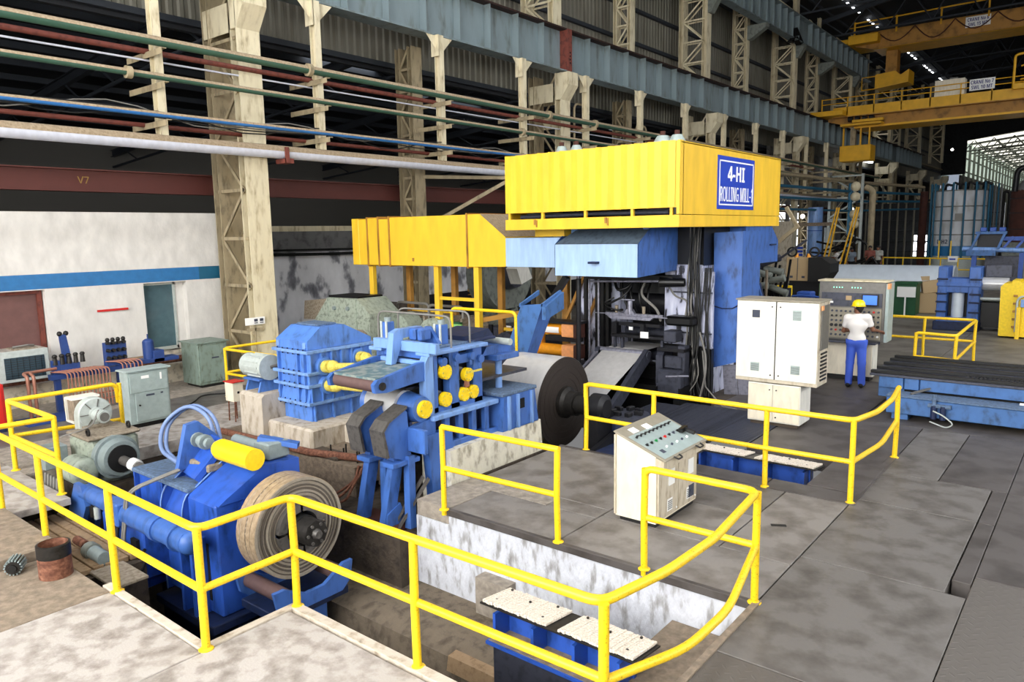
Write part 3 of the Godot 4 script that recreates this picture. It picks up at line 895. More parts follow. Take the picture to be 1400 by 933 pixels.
func build_columns():
	var zmain := [-9.42, -21.3, -33.2, -45.1, -57.0, -69.0, -81.0, -93.0]
	var lab := ["large cream lattice column beside the white wall, nearest the left railing", "cream lattice column under the rust red splice of the crane girder", "cream lattice column whose head shows behind the yellow canopy", "cream lattice column just past the right end of the yellow canopy", "pale lattice column beneath the lower yellow crane", "far lattice column behind the lower crane cab", "far lattice column left of the white tanks", "farthest lattice column beside the tank roof"]
	for i in zmain.size():
		column("lattice_column", lab[i], zmain[i], 0.0, 8.48, -14.9, -16.02, 0.56, 1.05 if i < 1 else 1.4, "cream", "cream_dirty" if i < 2 else "cream")
		# head: gusset box under the crane girder
		bx(-16.1, -15.1, 7.55, 8.15, zmain[i] - 0.27, zmain[i] - 0.25); bx(-16.1, -15.1, 7.55, 8.15, zmain[i] + 0.25, zmain[i] + 0.27)
		bx(-15.9, -15.1, 6.75, 7.2, zmain[i] - 0.25, zmain[i] - 0.23)
		p("head_plate", "cream")
		prism([Vector2(-15.02, 7.6), Vector2(-14.78, 7.6), Vector2(-14.45, 8.05), Vector2(-14.45, 8.46), Vector2(-15.02, 8.46)], "z", zmain[i] - 0.28, zmain[i] + 0.28)
		p("corbel", "cream")
		column("upper_lattice_column", "upper cream lattice column standing on the crane girder, " + ["above the near left column", "above the rust red girder splice", "above the middle of the canopy", "above the canopy's right end", "under the upper yellow crane", "just past the upper crane", "far behind both cranes", "farthest along the girder"][i], zmain[i], 9.9, 16.4, -15.2, -16.35, 0.45, 0.95, "cream", "cream")
	var zmid := [-15.35, -27.25, -39.2, -51.0, -63.0, -75.0]
	for i in zmid.size():
		column("intermediate_column", "slim grey lattice column behind the pipes, " + ["above the yellow duct", "behind the two blue domes on the canopy", "right of the canopy's blue sign", "beneath the girder end under the cranes", "far behind the crane cab", "farthest, left of the tanks"][i], zmid[i], 0.0, 8.45, -15.85, -16.35, 0.4, 0.6, "cream_dirty", "cream_dirty", 0.18)
		column("upper_lattice_column", "slim upper lattice column on the crane girder, " + ["above the yellow duct", "second bay from the splice", "above the blue sign", "near the lower crane's end", "behind the lower crane", "farthest slim one"][i], zmid[i], 9.9, 16.4, -15.7, -16.35, 0.35, 0.75, "cream", "cream", 0.16)
	# signboard and hose on the near column
	thing("notice_board", "small white notice board with two printed panels on the near lattice column", "notice board", Vector3(-14.72, 1.05, -9.25))
	bx(-14.73, -14.7, 1.28, 1.44, -8.85, -9.33, 0.004)
	p("board", "label_white")
	for z in [-9.1, -9.24]:
		bx(-14.695, -14.693, 1.35, 1.41, z + 0.045, z - 0.045)
		p("print", "letter_dark")
		bx(-14.695, -14.693, 1.31, 1.33, z + 0.045, z - 0.045)
		p("print", "letter_dark")
	bx(-14.76, -14.72, 1.14, 1.2, -8.9, -9.3); bx(-14.75, -14.72, 0.5, 1.3, -9.08, -9.11)
	p("bracket", "cream_dirty")

# ---------------------------------------------------------------- crane runway girders
func build_gantry():
	# lower runway: plate girder in lengths between columns, every stiffener its own plate
	var zs := [2.5, -9.42, -21.3, -33.2, -45.1, -57.0, -69.0, -81.0]
	var nm := ["nearest length, above the left pipes", "length between the near column and the rust red splice", "length from the rust red splice over the canopy", "length right of the canopy sign", "length under the two yellow cranes", "length past the cranes", "far length toward the tanks"]
	for i in zs.size() - 1:
		thing("runway_girder", "grey riveted lower crane runway girder, " + nm[i], "girder", Vector3(-14.9, 8.5, (zs[i] + zs[i + 1]) / 2), "lower runway girder lengths")
		var a: float = zs[i] - 0.03
		var b: float = zs[i + 1] + 0.03
		bx(-14.93, -14.9, 8.54, 9.82, a, b)
		p("web_plate", "girder")
		bx(-15.15, -14.62, 8.5, 8.54, a, b)
		p("bottom_flange", "girder")
		bx(-15.9, -14.62, 9.82, 9.87, a, b)
		p("top_flange", "girder_edge")
		bx(-15.93, -15.88, 9.35, 9.87, a, b)
		p("surge_girder", "girder_edge")
		bx(-14.94, -14.87, 9.87, 9.98, a, b)
		p("crane_rail", "dark_steel")
		var n := 9
		for k in n + 1:
			var z := lerpf(a, b, (k + 0.0) / n)
			if k == 0 or k == n: continue
			bx(-14.9, -14.66, 8.54, 9.82, z - 0.012, z + 0.012)
			p("stiffener", "girder")
	for z in [-21.3]:
		bx(-14.92, -14.58, 8.52, 9.86, z - 0.13, z + 0.13, 0.01)
		var o := single("splice_cover", "red_primer", "rust red splice plate on the crane girder above the second column", "splice plate")
		T = o
		for k in 4:
			bx(-14.585, -14.57, 8.75 + 0.11 * k, 8.80 + 0.11 * k, z - 0.03, z + 0.02)
			p("bolt", "dark_gap")
	# upper runway
	var zu := [-9.0, -21.3, -33.2, -45.1, -60.0]
	for i in zu.size() - 1:
		thing("runway_girder", "grey upper crane runway girder, " + ["out of the frame's top, nearest", "length above the canopy", "length at the picture's upper middle", "length carrying the upper yellow crane"][i], "girder", Vector3(-14.9, 13.6, (zu[i] + zu[i + 1]) / 2), "upper runway girder lengths")
		var a2: float = zu[i] - 0.03
		var b2: float = zu[i + 1] + 0.03
		bx(-14.93, -14.9, 13.64, 14.95, a2, b2)
		p("web_plate", "girder")
		for fy in [13.6, 14.95]:
			bx(-15.06, -14.6, fy, fy + 0.045, a2, b2)
			p("flange", "girder")
		for k in range(1, 12):
			var z := lerpf(a2, b2, k / 12.0)
			bx(-14.9, -14.64, 13.64, 14.95, z - 0.014, z + 0.014)
			p("stiffener", "girder")
	for z in [-21.3, -27.25, -33.2, -39.2, -45.1, -51.0, -57.0]:
		var xs := -15.07 if absf(fmod(absf(z) - 21.3, 11.9)) < 0.3 or absf(fmod(absf(z) - 21.3, 11.9)) > 11.5 else -15.61
		prism([Vector2(xs, 12.9), Vector2(xs + 0.15, 12.9), Vector2(-14.62, 13.4), Vector2(-14.62, 13.59), Vector2(xs, 13.59)], "z", z - 0.2, z + 0.2)
		single("girder_bracket", "far_grey", "grey corbel under the upper runway girder, " + {-21.3: "nearest", -27.25: "second from the near end", -33.2: "third from the near end", -39.2: "middle one of the row", -45.1: "fifth from the near end", -51.0: "next to the crane end", -57.0: "under the crane end"}[z], "bracket", "brackets under the upper runway girder")
	thing("buffer_stop", "black hooked stop block on the upper runway girder short of the upper crane", "buffer stop", Vector3(-14.75, 13.1, -43.2))
	prism([Vector2(-42.6, 13.3), Vector2(-43.0, 13.3), Vector2(-43.5, 14.2), Vector2(-44.6, 13.6), Vector2(-44.2, 13.4), Vector2(-43.6, 13.75)], "x", -14.55, -14.85)
	p("hook", "black")

# ---------------------------------------------------------------- hanging pipe rack
func pipe_run(called: String, label: String, x: float, y: float, r: float, mat: String, z0: float, z1: float, dust := true, sag := []):
	thing(called, label, "pipe", Vector3(x, y - r, (z0 + z1) / 2))
	var pts := [Vector3(x, y, z0)]
	for s in sag: pts.append(s)
	pts.append(Vector3(x, y, z1))
	tube(pts, r, 14 if r > 0.06 else 8)
	p("pipe", mat)
	if dust:
		arcstrip(Vector3(x, y, z0), Vector3(x, y, z1), r + 0.006, 1.5, 10)
		p("dust_layer", "pipe_dust")

func build_pipes():
	pipe_run("green_pipe", "topmost green pipe with tan dust on top, hanging from the crane girder", -14.25, 6.87, 0.085, "green_pipe", 2.4, -62.0)
	var topp := T
	pipe_run("green_pipe", "lower thinner green dusty pipe on the second row of hanger arms", -14.3, 6.24, 0.06, "green_pipe", 2.4, -62.0)
	var lowp := T
	for a in [[topp, -10.55, 6.87, -14.25, 0.085], [topp, -19.6, 6.87, -14.25, 0.085], [topp, -22.3, 6.87, -14.25, 0.085], [lowp, -6.6, 6.24, -14.3, 0.06], [lowp, -18.3, 6.24, -14.3, 0.06]]:
		cy(Vector3(a[3], a[2], a[1] + 0.05), Vector3(a[3], a[2], a[1] - 0.05), a[4] + 0.055, -1, 12)
		T = a[0]
		p("flange", "cream_dirty")
		T = null
	pipe_run("brown_pipe", "rust brown pipe running behind the top green pipe", -14.75, 6.77, 0.055, "red_primer", 2.4, -48.0, false)
	pipe_run("thin_pipe", "thin pale conduit just under the rust brown pipe", -14.8, 6.62, 0.02, "white_pipe", 2.4, -48.0, false)
	pipe_run("blue_pipe", "blue pipe lying on the lowest hanger arms above the white pipe", -14.22, 5.53, 0.05, "blue_pipe", 2.4, -40.0)
	pipe_run("white_pipe", "thick white insulated pipe with dusty top along the column faces", -14.55, 5.06, 0.14, "white_pipe", 2.4, -60.0)
	for z in [-10.85, -11.05, -11.45, -16.2, -17.1]:
		lathe(Vector3(-14.55, 5.06, z), Vector3.FORWARD, [Vector2(0.143, 0), Vector2(0.143, 0.05)], 8, 0.2, 1.0)
		p("scuff", "button_black")
	# cables lying beside the blue pipe
	for k in 5:
		var pts := []
		for i in 60:
			var z := 2.0 - i * 0.55
			pts.append(Vector3(-14.35 - 0.05 * k, 5.57 - 0.04 * (k % 3) + 0.05 * sin(z * (0.8 + 0.15 * k) + k) + (0.12 * sin(z * 1.7 + k * 2.0) if k > 2 else 0.0), z))
		tube(pts, 0.014, 5)
		single("cable", "cable_grey" if k % 2 else "cable_black", ["black cable sagging nearest the blue pipe", "grey cable just behind the blue pipe", "black cable in the middle of the cable bundle", "grey cable looping up and down behind the blue pipe", "rearmost black cable of the bundle"][k], "cable", "cables beside the blue pipe")
	pipe_run("red_pipe", "dark red pipe behind the cables over the white pipe", -15.0, 5.42, 0.045, "red_primer", 2.4, -44.0, false)
	# hangers
	var hz := [-7.3, -11.05, -15.1, -18.75, -22.3, -26.1, -30.0, -34.0, -38.0, -42.0, -46.0, -50.0, -54.0]
	var hl := ["nearest pipe hanger, left of the near lattice column", "second pipe hanger, right of the near lattice column", "third pipe hanger, above the yellow duct", "pipe hanger left of the canopy corner", "pipe hanger right of the girder's rust red splice", "pipe hanger behind the canopy top, left of the two blue domes", "pipe hanger behind the canopy's right dome pair", "pipe hanger left of the column head behind the canopy", "pipe hanger above the canopy sign", "pipe hanger right of the canopy sign", "pipe hanger at the canopy's right edge", "far pipe hanger near the crane girder end", "farthest pipe hanger under the cranes"]
	for i in hz.size():
		var z: float = hz[i]
		thing("pipe_hanger", "cream steel " + hl[i], "pipe hanger", Vector3(-14.6, 5.0, z), "hangers of the pipe rack")
		ibeam(Vector3(-14.62, 5.2, z), Vector3(-14.62, 8.5, z), 0.16, 0.2, 0.02)
		p("post", "cream")
		bx(-14.78, -14.5, 7.95, 8.5, z + 0.14, z + 0.12)
		p("gusset", "cream")
		flat3(Vector3(-14.6, 8.48, z - 0.5), Vector3(-14.6, 8.48, z - 0.08), Vector3(-14.6, 8.05, z - 0.08), Vector3.RIGHT); flat3(Vector3(-14.6, 8.48, z + 0.5), Vector3(-14.6, 8.48, z + 0.08), Vector3(-14.6, 8.05, z + 0.08), Vector3.RIGHT)
		p("knee_plate", "cream")
		for y in [6.73, 6.12, 5.43]:
			bx(-15.5, -14.08, y, y + 0.012, z + 0.16, z + 0.06); bx(-15.5, -14.08, y - 0.1, y, z + 0.16, z + 0.148)
			p("arm", "cream_dirty")
	# brackets under the white pipe
	for a in [[-10.0, "by the near lattice column"], [-17.95, "left of the canopy corner"]]:
		thing("pipe_bracket", "rust red cradle with a cream strut under the white pipe " + a[1], "pipe bracket", Vector3(-14.6, 4.6, a[0]), "brackets under the white pipe")
		bx(-14.75, -14.36, 4.82, 4.92, a[0] + 0.1, a[0] - 0.1); bx(-14.4, -14.34, 4.82, 5.16, a[0] + 0.1, a[0] + 0.02)
		p("cradle", "red_primer")
		if a[0] < -12.0:
			bar(Vector3(-15.8, 4.86, -15.5), Vector3(-14.4, 4.86, a[0]), 0.1, 0.1)
			bar(Vector3(-15.8, 3.4, -15.5), Vector3(-14.5, 4.8, a[0] + 0.1), 0.1, 0.1)
			p("strut", "cream_dirty")
	# bent vent pipes rising behind the canopy
	for a in [[-22.0, 7.6, "left of the two"], [-26.3, 7.3, "right of the two"]]:
		tube(rounded([Vector3(-14.9, 5.0, a[0]), Vector3(-14.9, a[1], a[0]), Vector3(-14.9, a[1], a[0] - 0.8), Vector3(-14.9, a[1] - 0.7, a[0] - 0.8)], 0.25), 0.04, 8)
		single("vent_pipe", "cream_dirty", "bent grey vent pipe rising above the canopy's far edge, " + a[2], "pipe", "vent pipes behind the canopy")
	# big brown beam along the neighbouring bay
	thing("brown_beam", "long dark red steel beam running level behind the lattice columns", "beam", Vector3(-16.7, 4.2, -20.0))
	ibeam(Vector3(-16.75, 4.43, 2.4), Vector3(-16.75, 4.43, -60.0), 0.3, 0.46, 0.025)
	p("beam", "brown_beam")
	text("V7", "letter_gold", Vector3(-16.59, 4.43, -6.55), Basis(Vector3(0, 0, -1), Vector3(0, 1, 0), Vector3(1, 0, 0)), 0.14, 0.22, T, "chalk_mark", false)

# ---------------------------------------------------------------- white wall at the left
func build_left_wall():
	# the wall with its two recessed openings, built round them
	var X0 := -16.3; var X1 := -16.6
	bx(X0, X1, -0.3, 3.77, 2.3, -3.2)
	bx(X0, X1, 2.25, 3.77, -3.2, -5.52); bx(X0, X1, -0.3, 1.0, -3.2, -5.52)
	bx(X0, X1, -0.3, 3.77, -5.52, -7.44)
	bx(X0, X1, 2.25, 3.77, -7.44, -8.4); bx(X0, X1, -0.3, 0.72, -7.44, -8.4)
	bx(X0, X1, -0.3, 3.77, -8.4, -9.34)
	struct("wall_white", "wall_white")
	bx(X0 + 0.004, X0 - 0.02, 2.27, 2.56, 2.3, -8.72)
	p("painted_stripe", "wall_stripe")
	bx(X0 + 0.004, X0 - 0.02, 2.27, 2.56, -8.72, -9.34)
	p("painted_stripe", "teal")
	bx(X0 + 0.02, X0 - 0.25, 0.64, 0.72, -7.3, -9.0)
	p("sill", "sill")
	bx(X0 + 0.03, X0 - 0.02, 0.0, 0.42, 2.3, -9.3)
	p("plinth", "sill")
	# brown shutter
	bx(X0 - 0.2, X0 - 0.24, 1.0, 2.25, -3.2, -5.42)
	struct("window_3", "brown_door")
	bx(X0 - 0.12, X0 - 0.25, 1.0, 2.25, -5.42, -5.5); bx(X0 - 0.12, X0 - 0.25, 2.18, 2.25, -3.2, -5.42)
	p("frame", "red_primer")
	# window
	bx(X0 - 0.2, X0 - 0.22, 0.78, 2.2, -7.48, -8.2)
	struct("window_4", "glass_dark")
	for a in [[0.74, 2.25, -7.44, -7.49], [0.74, 2.25, -8.16, -8.21], [2.19, 2.25, -7.44, -8.21], [0.73, 0.8, -7.44, -8.21]]:
		bx(X0 - 0.17, X0 - 0.25, a[0], a[1], a[2], a[3])
		p("frame", "fan_grey")
	bx(X0 - 0.19, X0 - 0.3, 0.72, 2.25, -8.21, -8.4)
	p("reveal", "wall_white")
	T = null
	bx(X0 + 0.035, X0, 1.72, 1.765, -6.45, -7.07, 0.004)
	single("wall_strip", "red", "thin red batten fixed on the white wall between shutter and window", "batten")
	tube([Vector3(X0 + 0.2, 0.56, 2.0), Vector3(X0 + 0.2, 0.55, -8.4)], 0.075, 12)
	var bp := single("wall_pipe", "rust", "thick rusty brown pipe along the foot of the white wall", "pipe")
	bx(X0 + 0.35, X0 + 0.05, 0.66, 0.69, -6.9, -7.5)
	single("wall_plank", "timber", "short brown plank lying on the rusty pipe under the window", "plank")
	# air conditioner on a shelf
	thing("air_conditioner", "old window air conditioner with dark grille on the rusty pipe by the shutter", "air conditioner", Vector3(-15.85, 0.6, -4.85))
	bx(-16.2, -15.62, 0.62, 1.2, -4.4, -5.24, 0.015)
	p("case", "ac_body")
	bx(-15.63, -15.605, 0.62, 1.2, -4.4, -5.24, 0.01); p("front_frame", "fan_grey")
	bx(-15.61, -15.598, 0.68, 1.08, -4.5, -5.16)
	p("grille", "ac_grille")
	for k in 9:
		bx(-15.6, -15.592, 0.70 + 0.043 * k, 0.708 + 0.043 * k, -4.5, -5.16)
		p("slat", "button_black")
	for k in 6:
		bx(-15.6, -15.592, 0.68, 1.08, -4.6 - 0.1 * k, -4.606 - 0.1 * k)
		p("slat", "button_black")
	bx(-16.1, -15.7, 1.2, 1.22, -4.7, -5.1)
	p("top_plate", "motor_dust")
	tube([Vector3(-15.9, 1.24, -4.75), Vector3(-15.75, 1.27, -4.95), Vector3(-15.9, 1.24, -5.1)], 0.02, 5)
	p("wire", "cable_grey")
	# lubrication manifold with copper lines
	manifold()
	# green cabinet and grey cabinet
	thing("control_cabinet", "green grey steel cabinet against the white wall under the window", "cabinet", Vector3(-15.3, 0, -8.25))
	bx(-15.75, -15.04, 0.06, 0.96, -7.88, -8.56, 0.01)
	p("body", "cabinet_green")
	bx(-15.8, -15.0, 0.96, 0.985, -7.84, -8.6, 0.005)
	p("roof", "cabinet_green")
	bx(-15.04, -15.02, 0.12, 0.9, -7.92, -8.52, 0.004)
	p("door", "cabinet_green")
	bx(-15.02, -15.012, 0.62, 0.65, -8.18, -8.34)
	p("name_plate", "letter_dark")
	bx(-15.7, -15.08, 0.0, 0.06, -7.95, -8.5)
	p("plinth", "black")
	thing("control_cabinet", "pale grey two door cabinet on the floor behind the blower", "cabinet", Vector3(-12.95, 0, -5.75))
	bx(-13.02, -12.72, 0.08, 0.98, -5.4, -6.1, 0.008)
	p("body", "cabinet_grey")
	bx(-13.06, -12.68, 0.98, 1.01, -5.36, -6.14, 0.006)
	p("roof", "cabinet_grey")
	bx(-12.72, -12.7, 0.62, 0.95, -5.43, -6.07, 0.004)
	var d1 := p("door", "cabinet_grey")
	bx(-12.7, -12.694, 0.85, 0.9, -5.62, -5.75)
	p("label_plate", "label_white", d1)
	bx(-12.7, -12.694, 0.8, 0.92, -5.94, -5.97)
	p("label_plate", "label_white", d1)
	bx(-12.72, -12.7, 0.12, 0.61, -5.5, -6.07, 0.004)
	var d2 := p("door", "cabinet_grey")
	bx(-12.7, -12.692, 0.54, 0.57, -5.68, -5.82); bx(-12.7, -12.692, 0.55, 0.575, -5.93, -5.97)
	p("nameplate", "letter_dark", d2)
	cy(Vector3(-12.7, 0.4, -5.56), Vector3(-12.68, 0.4, -5.56), 0.015, -1, 8)
	p("knob", "dark_steel", d2)
	bx(-12.98, -12.78, 0.0, 0.08, -5.45, -6.05)
	p("plinth", "black")
	tube([Vector3(-15.9, 1.27, -4.1), Vector3(-15.4, 0.9, -4.05), Vector3(-15.2, 0.0, -4.0)], 0.012, 5)
	single("loose_cable", "cable_black", "thin black cable hanging down beside the air conditioner", "cable")
	thing("red_cabinet", "bright red steel cabinet cut by the picture's left edge", "cabinet", Vector3(-14.7, 0, -3.9))
	bx(-15.0, -14.4, 0.1, 0.82, -3.3, -4.1, 0.01)
	p("body", "red")
	bx(-15.0, -14.4, 0.0, 0.1, -3.3, -4.08)
	p("plinth", "blue_dark")
	bx(-14.4, -14.385, 0.14, 0.78, -3.4, -4.06, 0.003)
	p("door", "red")

func manifold():
	thing("lubrication_manifold", "blue lubrication manifold with valves and bent copper pipes in front of the white wall", "manifold", Vector3(-15.2, 0, -5.9))
	for z in [-5.22, -6.35]:
		bx(-15.32, -15.22, 0.0, 0.78, z + 0.05, z - 0.05, 0.005)
		p("leg", "blue_manifold")
	bx(-15.36, -15.18, 0.62, 0.72, -5.1, -6.7, 0.006)
	p("beam", "blue_manifold")
	bx(-15.34, -15.2, 0.72, 0.98, -5.16, -5.28, 0.006); bx(-15.34, -15.2, 0.72, 0.9, -5.28, -5.62, 0.006)
	p("valve_block", "blue_manifold")
	prism([Vector2(-5.38, 0.8), Vector2(-5.52, 0.8), Vector2(-5.44, 1.45), Vector2(-5.34, 1.45)], "x", -15.34, -15.24)
	p("pillar", "blue_manifold")
	for z in [-5.34, -5.45]:
		ball(Vector3(-15.27, 1.47, z), Vector3(0.05, 0.05, 0.05), 8)
		p("valve", "dark_steel")
	for k in 5:
		var z := -5.2 - 0.12 * k
		cy(Vector3(-15.22, 0.9, z), Vector3(-15.22, 1.04, z), 0.045, 0.035, 10)
		ball(Vector3(-15.22, 1.06, z), Vector3(0.05, 0.04, 0.05), 8)
		p("valve", "dark_steel")
	bx(-15.34, -15.2, 0.74, 1.2, -6.1, -6.5, 0.006)
	p("valve_block", "blue_manifold")
	for k in 4:
		for y in [0.9, 1.05, 1.2]:
			cy(Vector3(-15.2, y, -6.14 - 0.1 * k), Vector3(-15.12, y, -6.14 - 0.1 * k), 0.04, 0.03, 8)
		ball(Vector3(-15.18, 1.26, -6.14 - 0.1 * k), Vector3(0.045, 0.045, 0.045), 8)
		p("valve", "dark_steel")
	cy(Vector3(-15.25, 0.78, -6.95), Vector3(-15.25, 1.12, -6.95), 0.11, -1, 14); ball(Vector3(-15.25, 1.12, -6.95), Vector3(0.11, 0.07, 0.11), 12); cy(Vector3(-15.25, 1.16, -6.95), Vector3(-15.25, 1.28, -6.95), 0.015, -1, 6)
	p("reservoir", "blue_manifold")
	bx(-15.4, -15.1, 0.7, 0.94, -6.98, -7.2, 0.008); bx(-15.4, -15.1, 0.7, 0.78, -6.7, -7.5, 0.008)
	p("bracket", "blue_manifold")
	for k in 13:
		var z := -5.28 - 0.062 * k
		tube(rounded([Vector3(-15.2, 0.78, z + 0.18), Vector3(-15.02, 0.78, z + 0.06), Vector3(-14.92, 0.76, z), Vector3(-14.9, 0.05, z)], 0.05, 3), 0.013, 6)
		p("copper_pipe", "copper")
	for k in 6:
		var z := -6.28 - 0.075 * k
		tube(rounded([Vector3(-15.2, 0.84, z + 0.2), Vector3(-15.02, 0.84, z + 0.06), Vector3(-14.93, 0.8, z), Vector3(-14.9, 0.02, z)], 0.06, 3), 0.013, 6)
		p("copper_pipe", "copper")
	for y in [0.18, 0.3, 0.42]:
		tube([Vector3(-14.92, y, -5.25), Vector3(-14.92, y, -6.75)], 0.016, 6)
		p("copper_pipe", "copper")
	for z in [-4.62, -4.72]:
		tube(rounded([Vector3(-15.2, 0.84, -5.2), Vector3(-15.1, 0.84, z), Vector3(-14.9, 0.8, z), Vector3(-14.9, 0.0, z)], 0.06, 3), 0.03, 6)
		p("copper_pipe", "copper")
	bx(-15.1, -14.4, 0.0, 0.03, -4.4, -5.4, 0.004)
	p("drip_tray", "blue_manifold")

# ---------------------------------------------------------------- smoky wall and machines behind the duct
func build_back_area():
	bx(-18.2, -18.5, -0.3, 2.75, -9.3, -27.0)
	struct("wall_smoked", "wall_smoke")
	bx(-18.18, -18.5, 3.35, 3.5, -9.3, -27.0)
	p("cap_strip", "cream")
	bx(-18.2, -18.5, 2.75, 3.35, -9.3, -27.0)
	p("upper_band", "wall_grey")
	tube([Vector3(-18.1, 2.75, -9.4), Vector3(-18.1, 2.68, -14.0), Vector3(-18.1, 2.72, -20.0), Vector3(-18.1, 2.7, -27.0)], 0.05, 6)
	p("cable_tray", "dark_gap")
	tube([Vector3(-18.1, 2.85, -9.4), Vector3(-18.1, 2.8, -16.0), Vector3(-18.1, 2.85, -27.0)], 0.03, 6)
	p("cable_tray", "dark_gap")
	bx(-18.19, -18.2, 0.0, 1.15, -17.0, -27.0)
	p("dark_dado", "mill_dark")
	bx(-26.0, -18.5, -0.3, 4.1, -27.0, -27.3)
	struct("wall_cross", "wall_grey")
	T = null
	for z in [-10.4, -10.9]:
		bx(-17.6, -17.5, 2.7, 4.2, z, z - 0.12)
	single("hanging_channel", "blue_dark", "pair of dark upright channels high on the smoky wall right of the near column", "steel channel")
	# large pale angled machine casing
	thing("motor_casing", "large pale green sloped motor housing with round bolts behind the blue gearbox", "motor", Vector3(-14.2, 0, -11.45))
	prism([Vector2(-13.1, 0.0), Vector2(-13.1, 1.42), Vector2(-13.53, 1.75), Vector2(-14.62, 1.74), Vector2(-15.14, 1.2), Vector2(-15.14, 0.0)], "z", -11.0, -11.9)
	p("casing", "machine_grey")
	prism([Vector2(-14.66, 1.7), Vector2(-15.16, 1.18), Vector2(-15.7, 1.15), Vector2(-15.62, 1.62)], "z", -11.06, -11.85)
	p("intake_cowl", "motor_dust")
	bx(-15.0, -13.1, 1.24, 1.29, -10.97, -11.0)
	p("seam_flange", "machine_grey")
	for a in [[-14.35, 1.5], [-13.85, 1.51]]:
		cy(Vector3(a[0], a[1], -11.0), Vector3(a[0], a[1], -10.95), 0.05, -1, 12)
		p("cover_bolt", "motor_grey")
	for x in [-14.6, -13.55]:
		bx(x, x - 0.03, 0.0, 1.73, -10.98, -11.0)
		p("rib", "machine_grey")
	bx(-14.7, -13.6, 1.74, 1.79, -11.1, -11.85)
	p("lid", "mill_dark")
	thing("drive_motor", "grey cylindrical motor with rounded end between gearbox and yellow duct post", "motor", Vector3(-12.6, 0.0, -10.2))
	cy(Vector3(-13.2, 0.95, -10.2), Vector3(-12.5, 0.95, -10.2), 0.24, -1, 20); ball(Vector3(-12.5, 0.95, -10.2), Vector3(0.1, 0.24, 0.24), 14)
	p("body", "motor_dust")
	bx(-13.2, -12.3, 0.0, 0.8, -9.95, -10.45, 0.01)
	p("foot", "machine_grey")
	# pair of motors in the row under the duct
	var ml := ["grey fan cooled motor under the duct, left of the first duct post pair", "dusty grey motor under the duct beside the pale green box", "dark oily gear unit under the duct right of the thick yellow post"]
	for i in 3:
		var c: Vector3 = [Vector3(-13.2, 0, -12.8), Vector3(-11.9, 0, -12.6), Vector3(-10.6, 0, -13.6)][i]
		thing("drive_motor", ml[i], "motor", c)
		if i < 2:
			bx(c.x - 0.75, c.x + 0.7, 0.25, 1.2, c.z - 0.5, c.z + 0.5, 0.12)
			p("housing", "machine_grey" if i == 0 else "motor_dust")
			cy(Vector3(c.x + 0.1, 0.95, c.z + 0.5), Vector3(c.x + 0.1, 0.95, c.z + 0.95), 0.42, 0.38, 18)
			p("end_bell", "machine_grey")
			for k in 5:
				bx(c.x - 0.65 + 0.3 * k, c.x - 0.6 + 0.3 * k, 1.18, 1.3, c.z - 0.45, c.z + 0.45)
				p("cooling_rib", "motor_dust")
			tube(rounded([Vector3(c.x - 0.6, 1.2, c.z + 0.3), Vector3(c.x - 0.6, 1.55, c.z + 0.3), Vector3(c.x + 0.5, 1.55, c.z + 0.3), Vector3(c.x + 0.5, 1.2, c.z + 0.3)], 0.12), 0.035, 6)
			p("lifting_pipe", "cable_grey")
			bx(c.x - 0.8, c.x + 0.8, 0.0, 0.25, c.z - 0.55, c.z + 0.55)
			p("base", "concrete_dark")
		else:
			bx(c.x - 0.7, c.x + 0.8, 0.0, 1.05, c.z - 0.6, c.z + 0.6, 0.03)
			p("housing", "mill_mid")
			for k in 4:
				bx(c.x - 0.6 + 0.35 * k, c.x - 0.5 + 0.35 * k, 0.0, 1.1, c.z + 0.6, c.z + 0.66)
				p("rib", "mill_dark")
			cy(Vector3(c.x, 0.7, c.z + 0.6), Vector3(c.x, 0.7, c.z + 0.78), 0.28, -1, 16)
			p("bearing_cap", "mill_mid")
			bx(c.x - 0.15, c.x + 0.05, 0.95, 1.1, c.z + 0.61, c.z + 0.64)
			p("label_plate", "label_white")
	thing("fan_casing", "big round grey fan casing on a lattice stand behind the duct posts", "fan", Vector3(-14.1, 0, -16.8))
	cy(Vector3(-14.4, 2.05, -16.8), Vector3(-13.7, 2.05, -16.8), 1.1, -1, 28)
	p("scroll", "far_grey")
	cy(Vector3(-13.7, 2.05, -16.8), Vector3(-13.4, 2.05, -16.8), 0.5, 0.42, 20)
	p("inlet", "mill_mid")
	bx(-14.4, -13.7, 0.0, 1.0, -16.4, -17.2)
	p("stand", "far_grey")
	prism([Vector2(-17.0, 1.9), Vector2(-16.5, 1.75), Vector2(-16.3, 2.2), Vector2(-16.7, 2.45)], "x", -13.4, -13.0)
	p("damper_flap", "panel_white")
	thing("hazard_board", "upright board with slanting black and yellow hazard stripes behind the thick yellow post", "hazard board", Vector3(-14.55, 0.0, -16.2))
	bx(-14.6, -14.5, 0.0, 1.45, -16.22, -16.26)
	p("post", "far_grey")
	bx(-14.8, -14.3, 1.4, 2.1, -16.2, -16.24)
	p("board", "crane_ochre")
	for k in 4:
		prism([Vector2(-14.79, 1.42 + 0.16 * k), Vector2(-14.31, 1.52 + 0.16 * k), Vector2(-14.31, 1.6 + 0.16 * k), Vector2(-14.79, 1.5 + 0.16 * k)], "z", -16.19, -16.2)
		p("stripe", "black")
	thing("wall_box", "grey wall mounted switch box left of the mill, under the bright pane", "switch box", Vector3(-12.3, 1.5, -21.3))
	bx(-12.9, -11.6, 1.35, 2.35, -21.3, -21.6, 0.02)
	p("case", "far_grey")
	bx(-12.8, -11.7, 1.42, 2.28, -21.28, -21.3)
	p("door", "machine_grey")
	bx(-11.95, -11.85, 1.55, 1.75, -21.26, -21.28)
	p("handle", "label_white")
	bx(-13.6, -10.2, 0.0, 3.4, -22.0, -22.2)
	struct("wall_partition", "brown_door")
